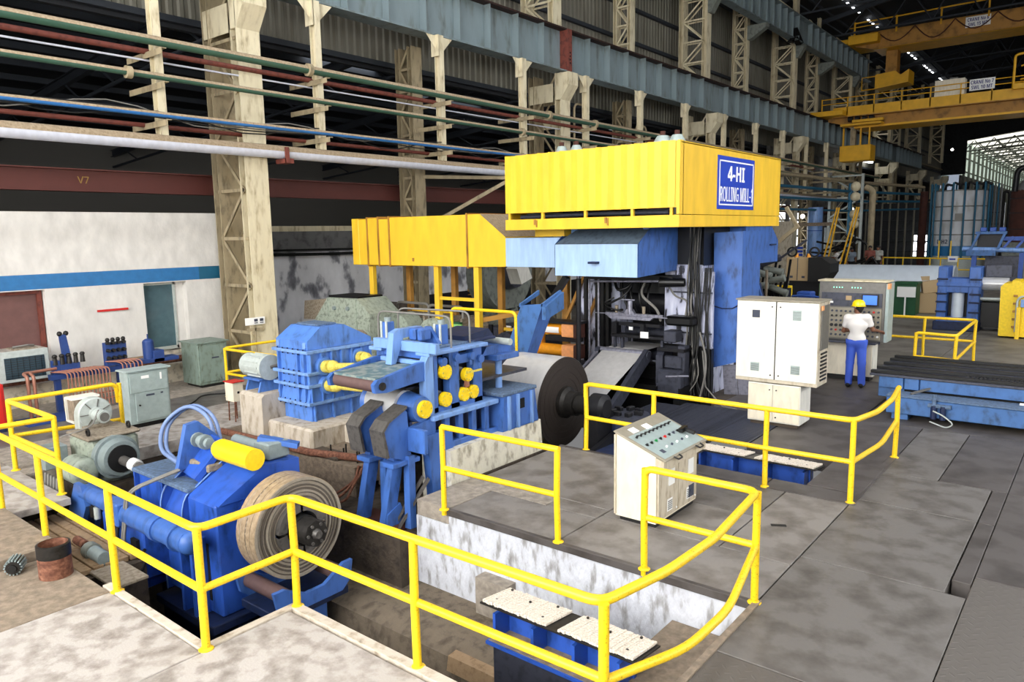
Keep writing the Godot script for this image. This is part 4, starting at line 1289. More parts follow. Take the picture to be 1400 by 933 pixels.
	bx(-12.55, -11.25, 2.5, 3.1, -21.96, -22.02)
	struct("window_5", "day_window")
	T = null
	thing("sheet_cover", "narrow light green panel standing between the yellow duct posts", "panel", Vector3(-11.35, 0.3, -12.0))
	bx(-11.5, -11.2, 0.0, 1.2, -12.0, -12.06, 0.004)
	p("panel", "green_light")
	bx(-11.48, -11.22, 1.2, 1.24, -11.98, -12.08)
	p("cap", "green_box")
	bx(-16.2, -15.0, 0.0, 1.3, -13.2, -14.4, 0.05)
	single("foundation_block", "concrete_dark", "dark concrete machine base against the smoky wall", "machine base")

# ---------------------------------------------------------------- yellow pipe railings
func rail(label: String, posts: Array, tops: Array, mids: Array, r := 0.033, h := 1.0, base := 0.0):
	var c := Vector3()
	for q in posts: c += Vector3(q.x, base, q.y)
	c /= maxf(1, posts.size())
	thing("railing", label, "railing", c)
	for q in posts:
		tube([Vector3(q.x, base - 0.06, q.y), Vector3(q.x + rng.randf_range(-0.012, 0.012), base + h * 0.5, q.y + rng.randf_range(-0.012, 0.012)), Vector3(q.x, base + h, q.y)], r, 12)
		p("post", "rail_yellow")
		lathe(Vector3(q.x, base + 0.0, q.y), Vector3.UP, [Vector2(0.06, 0.0), Vector2(0.06, 0.006), Vector2(r, 0.02)], 10)
		p("base_ring", "rail_yellow")
	for t in tops:
		tube(rounded(t, 0.11, 5), r, 12)
		p("top_rail", "rail_yellow")
	for t in mids:
		tube(rounded(t, 0.2, 4), r * 0.94, 12)
		p("mid_rail", "rail_yellow")

func v(x: float, y: float, z: float) -> Vector3: return Vector3(x, y, z)

func build_rails():
	rail("long yellow pipe railing bent round the foreground pit up to the desk platform", [Vector2(-9.95, -2.68), Vector2(-8.62, -2.68), Vector2(-6.88, -2.66), Vector2(-5.31, -2.66), Vector2(-5.31, -3.5), Vector2(-3.8, -3.5), Vector2(-2.2, -3.54), Vector2(-2.18, -5.95), Vector2(-3.25, -5.95)],
		[[v(-11.5, 1.0, -2.7), v(-8.6, 1.0, -2.68), v(-5.31, 0.99, -2.66), v(-5.31, 1.0, -3.5), v(-2.22, 1.0, -3.54), v(-2.12, 0.98, -4.2), v(-2.1, 0.97, -4.9), v(-2.18, 1.0, -5.95), v(-3.25, 1.0, -5.95), v(-3.25, 0.8, -5.95)]],
		[[v(-11.5, 0.5, -2.7), v(-8.6, 0.5, -2.68), v(-5.31, 0.5, -2.66)], [v(-5.31, 0.5, -2.66), v(-5.31, 0.51, -3.5)], [v(-5.31, 0.51, -3.5), v(-2.2, 0.51, -3.54)], [v(-2.2, 0.5, -3.54), v(-2.02, 0.42, -4.3), v(-2.02, 0.4, -5.0), v(-2.18, 0.52, -5.95)], [v(-2.18, 0.52, -5.95), v(-3.25, 0.52, -5.95)]])
	rail("small yellow railing box at the left edge around the blower motor", [Vector2(-11.83, -3.4), Vector2(-10.2, -3.4), Vector2(-11.85, -4.9)],
		[[v(-10.2, 1.0, -3.4), v(-11.83, 1.0, -3.4)], [v(-11.83, 1.0, -3.4), v(-11.83, 1.0, -4.85), v(-11.88, 0.7, -4.88)], [v(-10.2, 1.0, -3.4), v(-10.25, 1.0, -2.7)]],
		[[v(-10.2, 0.5, -3.4), v(-11.83, 0.5, -3.4)], [v(-11.83, 0.5, -3.4), v(-11.87, 0.42, -4.88)]])
	rail("short straight yellow railing on the platform edge before the leveller", [Vector2(-5.87, -5.92), Vector2(-4.27, -5.97)],
		[[v(-5.87, 1.0, -5.92), v(-4.25, 1.0, -5.97)]], [[v(-5.87, 0.51, -5.92), v(-4.27, 0.51, -5.97)]])
	rail("yellow railing running behind the desk, past the cabinet on legs, to the aisle", [Vector2(-5.85, -8.9), Vector2(-4.72, -8.87), Vector2(-3.17, -8.88), Vector2(-2.17, -8.9), Vector2(-2.16, -11.1)],
		[[v(-5.85, 0.8, -8.9), v(-5.85, 1.0, -8.9), v(-3.19, 1.0, -8.87), v(-2.16, 1.0, -8.88), v(-2.08, 0.97, -9.6), v(-2.08, 0.98, -10.4), v(-2.15, 1.0, -11.1)]],
		[[v(-5.85, 0.5, -8.9), v(-3.17, 0.5, -8.87), v(-2.17, 0.5, -8.9)], [v(-2.17, 0.5, -8.9), v(-2.1, 0.47, -10.0), v(-2.16, 0.52, -11.1)]])
	rail("yellow corner railing behind the small motor by the near lattice column", [Vector2(-13.8, -7.8), Vector2(-13.8, -9.6), Vector2(-12.0, -7.9)],
		[[v(-13.8, 0.85, -7.8), v(-13.8, 1.0, -7.8), v(-13.8, 1.0, -9.6)], [v(-13.8, 0.98, -7.8), v(-11.9, 0.98, -7.9)]],
		[[v(-13.8, 0.5, -7.8), v(-13.8, 0.5, -9.6)], [v(-13.8, 0.48, -7.8), v(-12.0, 0.48, -7.9)]], 0.028)
	rail("tall yellow bent railing behind the leveller, in front of the duct posts", [Vector2(-9.75, -10.2), Vector2(-8.18, -10.2)],
		[[v(-9.75, 1.5, -10.2), v(-9.75, 1.8, -10.2), v(-8.18, 1.8, -10.2), v(-8.18, 1.5, -10.2)]], [], 0.03, 1.75)
	rail("yellow railing loop behind the blue track table on the far aisle", [Vector2(-3.06, -17.15), Vector2(-2.31, -17.0), Vector2(-2.36, -20.1), Vector2(-3.4, -20.0)],
		[[v(-3.06, 0.85, -17.15), v(-3.06, 1.0, -17.15), v(-2.31, 1.0, -17.0), v(-2.36, 1.0, -20.1), v(-4.6, 1.0, -20.1)]],
		[[v(-3.06, 0.5, -17.15), v(-2.31, 0.5, -17.0)], [v(-2.31, 0.5, -17.0), v(-2.36, 0.5, -20.1)], [v(-2.36, 0.5, -20.1), v(-4.6, 0.5, -20.1)]])

# ---------------------------------------------------------------- decoiler in the foreground pit
func coil_rings(o: Vector3, x_face: float, x_back: float, r_in: float, radii: Array, mats: Array, rimmat: String):
	# concentric wraps, some standing proud of the others; axis along x
	for i in radii.size():
		var r0: float = r_in if i == 0 else radii[i - 1][0]
		var r1: float = radii[i][0]
		var off: float = radii[i][1]
		lathe(Vector3(0, o.y, o.z), Vector3.RIGHT, [Vector2(r1, x_back + off * 0.3), Vector2(r1, x_face + off), Vector2(r0, x_face + off), Vector2(r0, x_face - 0.05)], 56)
		p("wrap", rimmat if i == radii.size() - 1 else mats[i % mats.size()])

func build_decoiler():
	var c := v(0, 0.0, -4.58)
	thing("steel_coil", "narrow brown edged steel strip coil on the decoiler drum in the foreground pit", "steel coil", v(-6.98, -0.57, -4.58))
	var rr := []
	var r := 0.32
	var k := 0
	while r < 0.52:
		r += 0.014 + 0.008 * (k % 3)
		rr.append([r, 0.01 * sin(k * 2.1) - 0.004])
		k += 1
	rr.append([0.565, 0.012])
	coil_rings(c, -6.8, -7.14, 0.31, rr, ["coil_side", "coil_side_alt"], "coil_side")
	for q in [[-7.15, -7.09, 0.567, "coil_rim"], [-7.09, -7.075, 0.564, "coil_side_alt"], [-7.075, -6.985, 0.568, "coil_rim"], [-6.985, -6.965, 0.565, "coil_side_alt"], [-6.965, -6.89, 0.569, "coil_rim"], [-6.89, -6.88, 0.566, "coil_side_alt"], [-6.88, -6.795, 0.57, "coil_rim"]]:
		lathe(v(0, c.y, c.z), Vector3.RIGHT, [Vector2(0.55, q[0]), Vector2(q[2], q[0]), Vector2(q[2], q[1]), Vector2(0.55, q[1])], 64)
		p("outer_wrap", q[3])
	thing("decoiler", "blue decoiler machine with drum, gussets and long blue cylinder in the foreground pit", "decoiler", v(-8.3, -1.2, -4.4))
	bx(-8.0, -7.4, -1.0, 0.3, -3.93, -5.0, 0.02)
	p("body", "blue_bright")
	bx(-9.05, -8.0, -1.0, 0.32, -4.3, -5.0, 0.02)
	p("gear_body", "blue_bright")
	for q in [[-7.86, -7.78], [-7.66, -7.6]]:
		bx(q[0], q[1], -0.85, -0.18, -3.925, -3.94)
		p("slot", "dark_gap")
	prism([Vector2(-3.95, 0.3), Vector2(-5.0, 0.3), Vector2(-5.0, 0.6), Vector2(-4.55, 0.62), Vector2(-4.05, 0.36)], "x", -8.0, -7.36)
	p("shoulder_cover", "blue_bright")
	bx(-9.38, -8.0, 0.32, 0.37, -3.93, -5.0, 0.01)
	p("top_cover", "blue_dust")
	bx(-9.35, -8.6, -0.35, 0.31, -4.0, -4.9, 0.02)
	p("drive_end", "blue_bright")
	for x in [-9.35, -8.63]:
		bx(x, x - 0.03, -0.4, 0.34, -3.95, -5.0)
		p("flange", "blue_bright")
	# rounded gusset plates on the near side
	for x in [-8.55, -8.05]:
		var arc := [Vector2(-3.86, -0.95), Vector2(-3.86, 0.05)]
		for i in 6:
			var t := PI * 0.5 * i / 5.0
			arc.append(Vector2(-3.86 - 0.17 * (1 - cos(t)), 0.05 + 0.3 * sin(t)))
		arc.append_array([Vector2(-4.5, 0.66), Vector2(-4.6, 0.35), Vector2(-4.6, -0.95)])
		prism(arc, "x", x, x + 0.04)
		var gs := p("gusset", "blue_bright")
		var ed := []
		for i in arc.size() - 2: ed.append(v(x + 0.04, arc[i].y, arc[i].x + 0.004))
		tube(ed, 0.009, 6)
		p("worn_edge", "blue_pale", gs)
	prism([Vector2(-3.9, -0.9), Vector2(-3.9, 0.03), Vector2(-4.06, 0.3), Vector2(-4.45, 0.55), Vector2(-4.45, -0.9)], "x", -8.51, -8.05)
	p("gusset_web", "blue_bright")
	for x in [-7.95, -7.7]:
		bx(x, x + 0.05, -1.0, -0.1, -3.75, -3.96, 0.008)
		p("rib", "blue_bright")
	bx(-8.6, -7.3, -1.1, -1.0, -3.75, -5.1, 0.01)
	p("base", "blue_dark")
	bx(-9.2, -7.4, -2.3, -1.1, -4.1, -5.0)
	p("pedestal", "blue_dark")
	# drum with segments and nose
	cy(v(-7.4, 0, -4.58), v(-7.15, 0, -4.58), 0.36, -1, 32)
	p("face_plate", "blue_bright")
	for i in 4:
		lathe(v(0, c.y, c.z), Vector3.RIGHT, [Vector2(0.308, -7.2), Vector2(0.308, -6.74), Vector2(0.2, -6.74), Vector2(0.2, -7.0)], 10, TAU * i / 4 + 0.06, TAU * (i + 1) / 4 - 0.06)
		p("drum_segment", "worn_steel")
	cy(v(-7.3, 0, -4.58), v(-6.7, 0, -4.58), 0.16, -1, 16)
	p("mandrel", "black")
	cy(v(-6.7, 0, -4.58), v(-6.5, 0, -4.58), 0.155, 0.15, 8)
	p("nose_block", "dark_steel")
	cy(v(-6.5, 0, -4.58), v(-6.45, 0, -4.58), 0.06, 0.045, 8)
	for i in 6:
		var t := TAU * i / 6.0
		cy(v(-6.5, 0.11 * sin(t), -4.58 + 0.11 * cos(t)), v(-6.48, 0.11 * sin(t), -4.58 + 0.11 * cos(t)), 0.018, -1, 6)
	p("nose_bolt", "worn_steel")
	# long blue cylinder on the near side
	cy(v(-9.95, 0.02, -3.6), v(-8.75, 0.02, -3.6), 0.105, -1, 20)
	cy(v(-8.75, 0.02, -3.6), v(-7.35, 0.02, -3.6), 0.13, -1, 20); ball(v(-7.35, 0.02, -3.6), v(0.1, 0.13, 0.13), 14)
	cy(v(-8.05, 0.02, -3.6), v(-7.95, 0.02, -3.6), 0.15, -1, 20); cy(v(-7.6, 0.02, -3.6), v(-7.55, 0.02, -3.6), 0.15, -1, 20)
	p("cylinder", "blue")
	bx(-9.1, -8.75, -0.12, 0.16, -3.45, -3.75, 0.02)
	p("cylinder_clamp", "blue")
	prism([Vector2(-10.05, 0.15), Vector2(-9.85, 0.15), Vector2(-9.75, -0.1), Vector2(-10.2, -0.75), Vector2(-10.5, -0.75), Vector2(-10.5, -0.55)], "z", -3.5, -3.56)
	prism([Vector2(-10.05, 0.15), Vector2(-9.85, 0.15), Vector2(-9.75, -0.1), Vector2(-10.2, -0.75), Vector2(-10.5, -0.75), Vector2(-10.5, -0.55)], "z", -3.68, -3.74)
	p("bracket", "blue")
	bx(-9.6, -8.5, -0.75, -0.15, -3.62, -3.95, 0.02)
	p("valve_plate", "blue_bright")
	bx(-8.75, -8.6, -0.5, -0.28, -3.58, -3.63)
	p("valve_opening", "dark_gap")
	bx(-9.4, -8.6, -0.9, -0.8, -3.4, -3.95, 0.01)
	p("shelf", "blue_bright")
	for i in 3:
		tube(rounded([v(-9.3 + 0.1 * i, -0.2, -3.6), v(-9.0 + 0.1 * i, -0.5, -3.42), v(-8.4 + 0.1 * i, -0.55, -3.42), v(-8.2, -0.25 - 0.05 * i, -3.5)], 0.12), 0.02, 6)
		p("hose", "cable_black")
	for i in 2:
		cy(v(-9.75 + 0.12 * i, -0.25, -3.58), v(-9.75 + 0.12 * i, -0.1, -3.58), 0.04, -1, 10)
		p("fitting", "fan_grey" if i else "dark_steel")
	# pressing arm on top with its yellow covered motor
	bar(v(-8.28, 0.42, -4.12), v(-8.22, 0.8, -4.5), 0.46, 0.07)
	p("arm_plate", "blue_bright")
	bx(-8.58, -8.0, 0.48, 0.58, -4.2, -4.4, 0.02)
	p("bearing_block", "motor_dust")
	prism([Vector2(-4.05, 0.45), Vector2(-4.6, 0.62), Vector2(-4.6, 0.78), Vector2(-4.35, 1.02), Vector2(-4.2, 1.0)], "x", -8.5, -8.42)
	p("arm_bracket", "blue")
	lathe(v(-8.0, 0.75, -4.36), Vector3.RIGHT, [Vector2(0.0, -0.02), Vector2(0.1, -0.01), Vector2(0.125, 0.06), Vector2(0.125, 0.75), Vector2(0.0, 0.755)], 20)
	p("motor_cover", "cap_yellow")
	for i in 4:
		cy(v(-8.45 + 0.09 * i, 0.8, -4.32), v(-8.39 + 0.09 * i, 0.8, -4.32), 0.09 if i % 2 == 0 else 0.06, -1, 14)
	p("coupling", "motor_grey")
	cy(v(-8.3, 0.72, -4.75), v(-7.7, 0.72, -4.75), 0.07, -1, 12)
	bx(-7.75, -7.45, 0.62, 0.82, -4.65, -4.95, 0.02)
	p("pressure_cylinder", "motor_grey")
	bar(v(-7.7, 0.85, -4.7), v(-7.35, 0.75, -5.0), 0.12, 0.06)
	p("arm_link", "blue")
	# hoses looping up from the arm
	for i in 2:
		var a := 0.07 * i
		tube(rounded([v(-8.4, 0.62, -4.55 - a), v(-8.6, 1.0, -4.6 - a), v(-9.05, 1.12, -4.55 - a), v(-9.35, 0.85, -4.35 - a), v(-9.05, 0.6, -4.15 - a), v(-8.5, 0.55, -4.1)], 0.3, 5), 0.026, 8)
		p("hose", "hose_blue")
	for i in 2:
		tube(rounded([v(-8.4 + 0.04 * i, 0.5, -4.05), v(-8.6 + 0.05 * i, 0.36, -3.62), v(-8.7 + 0.05 * i, 0.25, -3.55), v(-8.65 + 0.05 * i, -0.3, -3.44)], 0.08), 0.016, 6)
		p("steel_line", "cable_grey")
	# coil cradle car below
	thing("coil_cradle", "blue coil car cradle with two slanting rollers under the foreground coil", "coil car", v(-6.9, -1.4, -4.5))
	for s in [-1.0, 1.0]:
		cy(v(-7.3, -0.62, -4.58 + s * 0.36), v(-6.62, -0.62, -4.58 + s * 0.36), 0.085, -1, 16)
		p("roller", "roller_brown")
	for x in [-7.34, -6.62]:
		prism([Vector2(-4.06, -0.52), Vector2(-4.1, -0.72), Vector2(-4.22, -0.82), Vector2(-4.94, -0.82), Vector2(-5.06, -0.72), Vector2(-5.1, -0.5), Vector2(-4.98, -0.5), Vector2(-4.7, -0.66), Vector2(-4.46, -0.66), Vector2(-4.2, -0.52)], "x", x, x + 0.05)
		p("end_plate", "blue")
	bx(-7.3, -6.6, -0.9, -0.8, -4.1, -5.05, 0.01)
	p("bed", "blue_dark")
	bx(-7.15, -6.75, -2.3, -0.9, -4.3, -4.85, 0.01)
	p("lift_column", "blue")
	# drive motor in its pocket and blower
	thing("decoiler_motor", "dusty grey electric motor with shaft driving the foreground decoiler", "motor", v(-10.8, -0.6, -4.4))
	bx(-11.3, -10.6, -0.15, 0.5, -3.92, -4.6, 0.06)
	p("housing", "machine_grey")
	bx(-11.32, -10.58, 0.49, 0.54, -3.9, -4.62, 0.02)
	p("top_cover", "motor_dust")
	cy(v(-10.6, 0.24, -4.22), v(-10.32, 0.24, -4.22), 0.29, 0.24, 24)
	cy(v(-10.5, 0.24, -4.22), v(-10.46, 0.24, -4.22), 0.3, -1, 24)
	p("end_bell", "motor_grey")
	cy(v(-10.32, 0.24, -4.22), v(-10.3, 0.24, -4.22), 0.19, -1, 24)
	p("end_opening", "black")
	cy(v(-10.32, 0.22, -4.22), v(-9.35, 0.1, -4.35), 0.065, -1, 14)
	p("shaft", "worn_steel")
	cy(v(-10.1, 0.2, -4.25), v(-9.98, 0.18, -4.27), 0.085, -1, 14)
	p("shaft_collar", "label_white")
	cy(v(-10.85, 0.12, -3.8), v(-10.5, 0.12, -3.8), 0.19, -1, 20); ball(v(-10.5, 0.12, -3.8), v(0.06, 0.19, 0.19), 14)
	p("side_blower", "machine_grey")
	bx(-11.3, -11.0, 0.12, 0.42, -3.5, -3.8, 0.01)
	p("terminal_box", "motor_grey")
	for z in [-3.98, -4.52]:
		lathe(v(-10.75, 0.59, z), v(0, 0, 1), [Vector2(0.055, -0.012), Vector2(0.055, 0.012), Vector2(0.035, 0.012), Vector2(0.035, -0.012), Vector2(0.055, -0.012)], 12)
		p("lifting_eye", "dark_steel")
	for i in 5:
		tube(rounded([v(-11.0 + 0.1 * i, 0.1, -3.5), v(-10.9 + 0.1 * i, -0.3, -3.42), v(-10.7 + 0.1 * i, -0.45, -3.5), v(-10.5 + 0.06 * i, -0.55, -3.8)], 0.15), 0.02, 6)
		p("cable", "cable_grey")
	bx(-11.4, -10.5, -1.2, -0.15, -3.8, -4.7)
	bx(-11.5, -9.9, -2.3, -1.2, -3.7, -5.2)
	p("plinth", "concrete_dark")
	thing("blower", "grey centrifugal blower with small round motor on top of the dusty decoiler motor", "blower", v(-11.35, 0.46, -4.3))
	lathe(v(-11.42, 0.72, -4.3), Vector3.RIGHT, [Vector2(0.0, 0.0), Vector2(0.22, 0.0), Vector2(0.235, 0.015), Vector2(0.235, 0.15), Vector2(0.22, 0.165), Vector2(0.1, 0.17), Vector2(0.08, 0.18), Vector2(0.0, 0.18)], 28)
	bx(-11.42, -11.26, 0.5, 0.74, -4.065, -4.25, 0.01)
	p("scroll_casing", "fan_grey")
	bx(-11.66, -11.43, 0.6, 0.95, -4.08, -4.42, 0.01)
	p("air_duct", "slab_brown")
	for q in [[0.59, 0.62], [0.93, 0.96]]:
		bx(-11.67, -11.42, q[0], q[1], -4.06, -4.44)
		p("duct_flange", "panel_white")
	bx(-11.67, -11.64, 0.6, 0.95, -4.05, -4.09)
	p("duct_flange", "panel_white")
	cy(v(-11.25, 0.7, -4.32), v(-11.04, 0.7, -4.32), 0.095, -1, 18); cy(v(-11.04, 0.7, -4.32), v(-11.02, 0.7, -4.32), 0.085, -1, 18)
	p("motor", "fan_grey")
	cy(v(-11.02, 0.7, -4.32), v(-11.012, 0.7, -4.32), 0.065, -1, 18)
	p("fan_grille", "desk_grey")
	for i in 7:
		var t := TAU * i / 7.0
		bar(v(-11.245, 0.72 + 0.1 * sin(t), -4.3 + 0.1 * cos(t)), v(-11.245, 0.72 + 0.215 * sin(t), -4.3 + 0.215 * cos(t)), 0.012, 0.012)
		p("spoke", "desk_grey")
	tube(rounded([v(-11.1, 0.8, -4.28), v(-11.0, 0.62, -4.15), v(-11.05, 0.56, -4.0), v(-11.2, 0.5, -3.8)], 0.08), 0.012, 6)
	p("cable", "cable_grey")
	bx(-11.5, -11.1, 0.54, 0.57, -4.1, -4.5)
	p("mounting_plate", "motor_dust")
	# small pump unit near the cut pipe
	thing("pump_motor", "small grey pump motor on a thin plate beside the cut rusty pipe stub", "pump", v(-8.35, -0.35, -3.1))
	cy(v(-8.6, -0.25, -3.12), v(-8.32, -0.25, -3.12), 0.075, -1, 16)
	p("motor", "motor_grey")
	cy(v(-8.72, -0.25, -3.12), v(-8.6, -0.25, -3.12), 0.095, -1, 12)
	p("pump_head", "far_grey")
	cy(v(-9.0, -0.2, -3.1), v(-8.75, -0.2, -3.1), 0.05, -1, 8)
	p("pipe", "rust")
	bx(-8.8, -7.7, -0.36, -0.33, -2.95, -3.3, 0.004)
	p("plate", "motor_dust")
	bx(-8.55, -8.45, -2.3, -0.36, -3.05, -3.15)
	p("stand", "blue_dark")
	# cut pipe stub and gear wheel
	thing("pipe_stub", "rusty cut off pipe stub standing open on the near slab", "pipe stub", v(-7.72, 0, -2.5))
	lathe(v(-7.72, 0.0, -2.45), Vector3.UP, [Vector2(0.145, -0.02), Vector2(0.145, 0.32), Vector2(0.128, 0.325), Vector2(0.125, -0.02)], 28)
	p("wall", "rust")
	lathe(v(-7.72, 0.0, -2.45), Vector3.UP, [Vector2(0.147, 0.2), Vector2(0.148, 0.322), Vector2(0.126, 0.328)], 28)
	p("burnt_rim", "dark_steel")
	thing("gear_wheel", "dark toothed pinion lying on its side by the raised brown slab", "gear", v(-8.05, 0.0, -2.15))
	cy(v(-8.18, 0.08, -2.28), v(-8.02, 0.08, -2.18), 0.062, -1, 18)
	p("hub", "dark_steel")
	for i in 16:
		var t := TAU * i / 16.0
		var d := v(0.16, 0, 0.1).normalized()
		var f := frame_of(d)
		ob(v(-8.1, 0.08, -2.23) + (f[0] * cos(t) + f[1] * sin(t)) * 0.07, Vector3(0.014, 0.02, 0.17), Basis(f[0] * cos(t + PI / 2) + f[1] * sin(t + PI / 2), f[0] * cos(t) + f[1] * sin(t), d), 0.002)
		p("tooth", "motor_grey")
	cy(v(-8.02, 0.08, -2.18), v(-8.0, 0.08, -2.17), 0.035, -1, 12)
	p("bore", "black")

# ---------------------------------------------------------------- blue gearbox with its yellow spindles
func build_gearbox():
	T = null
	prism([Vector2(-6.42, 0.0), Vector2(-6.42, 0.66), Vector2(-6.48, 0.71), Vector2(-7.15, 0.71), Vector2(-7.2, 0.0)], "x", -11.0, -10.36)
	single("concrete_pier", "concrete_pad", "tall rough concrete pier carrying the small motor beside the gearbox", "pier")
	bx(-10.36, -9.2, -0.05, 0.3, -6.5, -8.6, 0.03); bx(-9.2, -8.75, -0.05, 0.26, -7.1, -8.6, 0.02)
	single("gearbox_foundation", "concrete_pad", "broken edged concrete foundation block under the blue gearbox", "foundation")
	thing("gearbox", "tall bright blue ribbed gearbox with a sloped lid on a concrete block", "gearbox", v(-9.97, 0.3, -7.4))
	var x0 := -10.4; var x1 := -9.58; var z0 := -6.78; var z1 := -8.05
	bx(x0 + 0.05, x1 - 0.05, 0.28, 0.62, z0 - 0.05, z1 + 0.05, 0.01)
	p("base", "blue_gear")
	prism([Vector2(z0 + 0.04, 0.6), Vector2(z0 - 0.02, 0.86), Vector2(z1 + 0.02, 0.86), Vector2(z1 - 0.04, 0.6)], "x", x0 - 0.02, x1 + 0.02)
	p("sump", "blue_gear")
	bx(x0, x1, 0.86, 1.42, z0, z1, 0.01)
	p("case", "blue_gear")
	for y in [0.60, 0.88, 1.08, 1.42]:
		bx(x0 - 0.06, x1 + 0.06, y - 0.025, y + 0.025, z0 + 0.06, z1 - 0.06, 0.006)
		p("split_flange", "blue_pale")
		for i in 6:
			cy(v(lerpf(x0, x1, (i + 0.5) / 6.0), y - 0.05, z0 + 0.035), v(lerpf(x0, x1, (i + 0.5) / 6.0), y + 0.045, z0 + 0.035), 0.014, -1, 6)
			p("bolt", "blue_dark")
	for i in 5:
		var x := lerpf(x0 + 0.08, x1 - 0.06, i / 4.0)
		if i in [1, 2]: continue
		bx(x - 0.015, x + 0.015, 0.64, 1.4, z0, z0 + 0.05)
		p("rib", "blue_gear")
	for i in 7:
		var z := lerpf(z0 - 0.02, z1 + 0.05, i / 6.0)
		bx(x1, x1 + 0.05, 0.62, 0.86, z - 0.012, z + 0.012); bx(x1, x1 + 0.05, 1.1, 1.4, z - 0.012, z + 0.012)
		p("rib", "blue_gear")
	for i in 4:
		var z := lerpf(z0 - 0.1, z1 + 0.1, i / 3.0)
		bx(x1 - 0.05, x1, 0.3, 0.6, z - 0.015, z + 0.015)
		p("rib", "blue_gear")
	# hip lid
	var a := [v(x0, 1.45, z0), v(x1, 1.45, z0), v(x1, 1.45, z1), v(x0, 1.45, z1)]
	var hi := [v(x0, 1.59, z0), v(x1, 1.59, z0), v(x1, 1.52, z1), v(x0, 1.52, z1)]
	var tp := [v(x0 + 0.05, 1.79, z0 - 0.26), v(x1 - 0.0, 1.79, z0 - 0.26), v(x1 - 0.0, 1.79, z0 - 0.72), v(x0 + 0.05, 1.79, z0 - 0.72)]
	flat(a[0], a[1], hi[1], hi[0], Vector3.BACK); flat(a[2], a[3], hi[3], hi[2], Vector3.FORWARD)
	flat(hi[0], hi[1], tp[1], tp[0], v(0, 1, 1)); flat(hi[2], hi[3], tp[3], tp[2], v(0, 1, -1)); flat(tp[0], tp[1], tp[2], tp[3], Vector3.UP)
	flat(a[1], a[2], hi[2], hi[1], Vector3.RIGHT); flat(hi[1], hi[2], tp[2], tp[1], Vector3.RIGHT)
	flat(a[0], a[3], hi[3], hi[0], Vector3.LEFT); flat(hi[0], hi[3], tp[3], tp[0], Vector3.LEFT)
	p("lid", "blue_gear")
	bx(x0 + 0.15, x1 - 0.12, 1.79, 1.82, z0 - 0.3, z0 - 0.66, 0.005)
	p("inspection_cover", "blue_dust")
	for x in [x0 + 0.06, x1 - 0.06]:
		bx(x - 0.035, x + 0.035, 1.47, 1.57, z0 + 0.03, z0 - 0.02, 0.01)
		p("lifting_lug", "blue_pale")
	for q in [[1.17, -7.05], [0.86, -7.1], [1.22, -7.75], [0.84, -7.7]]:
		cy(v(x1, q[0], q[1]), v(x1 + 0.07, q[0], q[1]), 0.16, 0.14, 20)
		p("bearing_cap", "blue_gear")
	thing("drive_spindles", "four yellow drive spindles with knuckle joints between gearbox and leveller", "drive shaft", v(-8.7, 0.8, -7.2))
	for q in [[1.17, -7.05, 1.42, -6.75], [0.86, -7.1, 1.06, -6.75], [1.22, -7.75, 1.33, -7.12], [0.84, -7.7, 1.06, -7.1]]:
		var a2 := v(x1 + 0.07, q[0], q[1])
		var b2 := v(-7.46, q[2], q[3])
		var d := (b2 - a2).normalized()
		cy(a2, a2 + d * 0.16, 0.1, -1, 14); ball(a2 + d * 0.24, v(0.1, 0.1, 0.1), 10); cy(a2 + d * 0.28, a2 + d * 0.36, 0.09, 0.06, 14)
		p("knuckle_joint", "spindle_yellow")
		cy(a2 + d * 0.3, b2, 0.055, -1, 12)
		p("shaft", "spindle_yellow")
	thing("fan_motor", "small light grey ribbed motor on a blue stool on the concrete pier", "motor", v(-10.75, 0.71, -6.8))
	cy(v(-11.11, 1.11, -6.7), v(-10.5, 1.11, -6.7), 0.185, -1, 22)
	for i in 14:
		var t := TAU * i / 14.0
		bar(v(-10.98, 1.11 + 0.19 * sin(t), -6.7 + 0.19 * cos(t)), v(-10.6, 1.11 + 0.19 * sin(t), -6.7 + 0.19 * cos(t)), 0.012, 0.03)
	p("body", "fan_grey")
	cy(v(-11.14, 1.11, -6.7), v(-11.11, 1.11, -6.7), 0.175, 0.195, 22)
	p("fan_cowl", "fan_grey")
	cy(v(-10.55, 1.11, -6.7), v(-10.485, 1.11, -6.7), 0.21, -1, 22)
	p("end_cover", "fan_grey")
	cy(v(-10.5, 1.11, -6.7), v(-10.38, 1.16, -6.95), 0.03, -1, 10)
	p("shaft", "worn_steel")
	bx(-11.02, -10.55, 0.89, 0.93, -6.52, -6.9, 0.006)
	p("stool_top", "blue")
	for x in [-10.98, -10.62]:
		prism([Vector2(-6.52, 0.71), Vector2(-6.58, 0.89), Vector2(-6.85, 0.89), Vector2(-6.92, 0.71)], "x", x, x + 0.04)
		p("stool_leg", "blue_gear")
	thing("push_button_box", "small cream control box on thin legs in front of the concrete pier", "control box", v(-11.85, 0, -6.8))
	bx(-11.98, -11.72, 0.36, 0.7, -6.72, -6.92, 0.008)
	p("case", "panel_cream")
	bx(-12.0, -11.7, 0.7, 0.715, -6.7, -6.94, 0.003)
	p("red_lid", "red")
	for x in [-11.95, -11.75]:
		tube([v(x, -0.02, -6.75), v(x + 0.02, 0.37, -6.75)], 0.014, 6); tube([v(x, -0.02, -6.9), v(x, 0.37, -6.9)], 0.014, 6)
		p("leg", "rust")
	bx(-11.722, -11.716, 0.5, 0.54, -6.8, -6.84)
	p("button", "button_black")
	T = null
	tube([v(-11.2, 0.05, -6.18), v(-10.0, 0.06, -6.22), v(-9.0, 0.05, -6.3), v(-8.05, 0.06, -6.55)], 0.055, 10)
	single("ground_pipe", "rust", "rusty pipe lying on the ground in front of the gearbox foundation", "pipe")
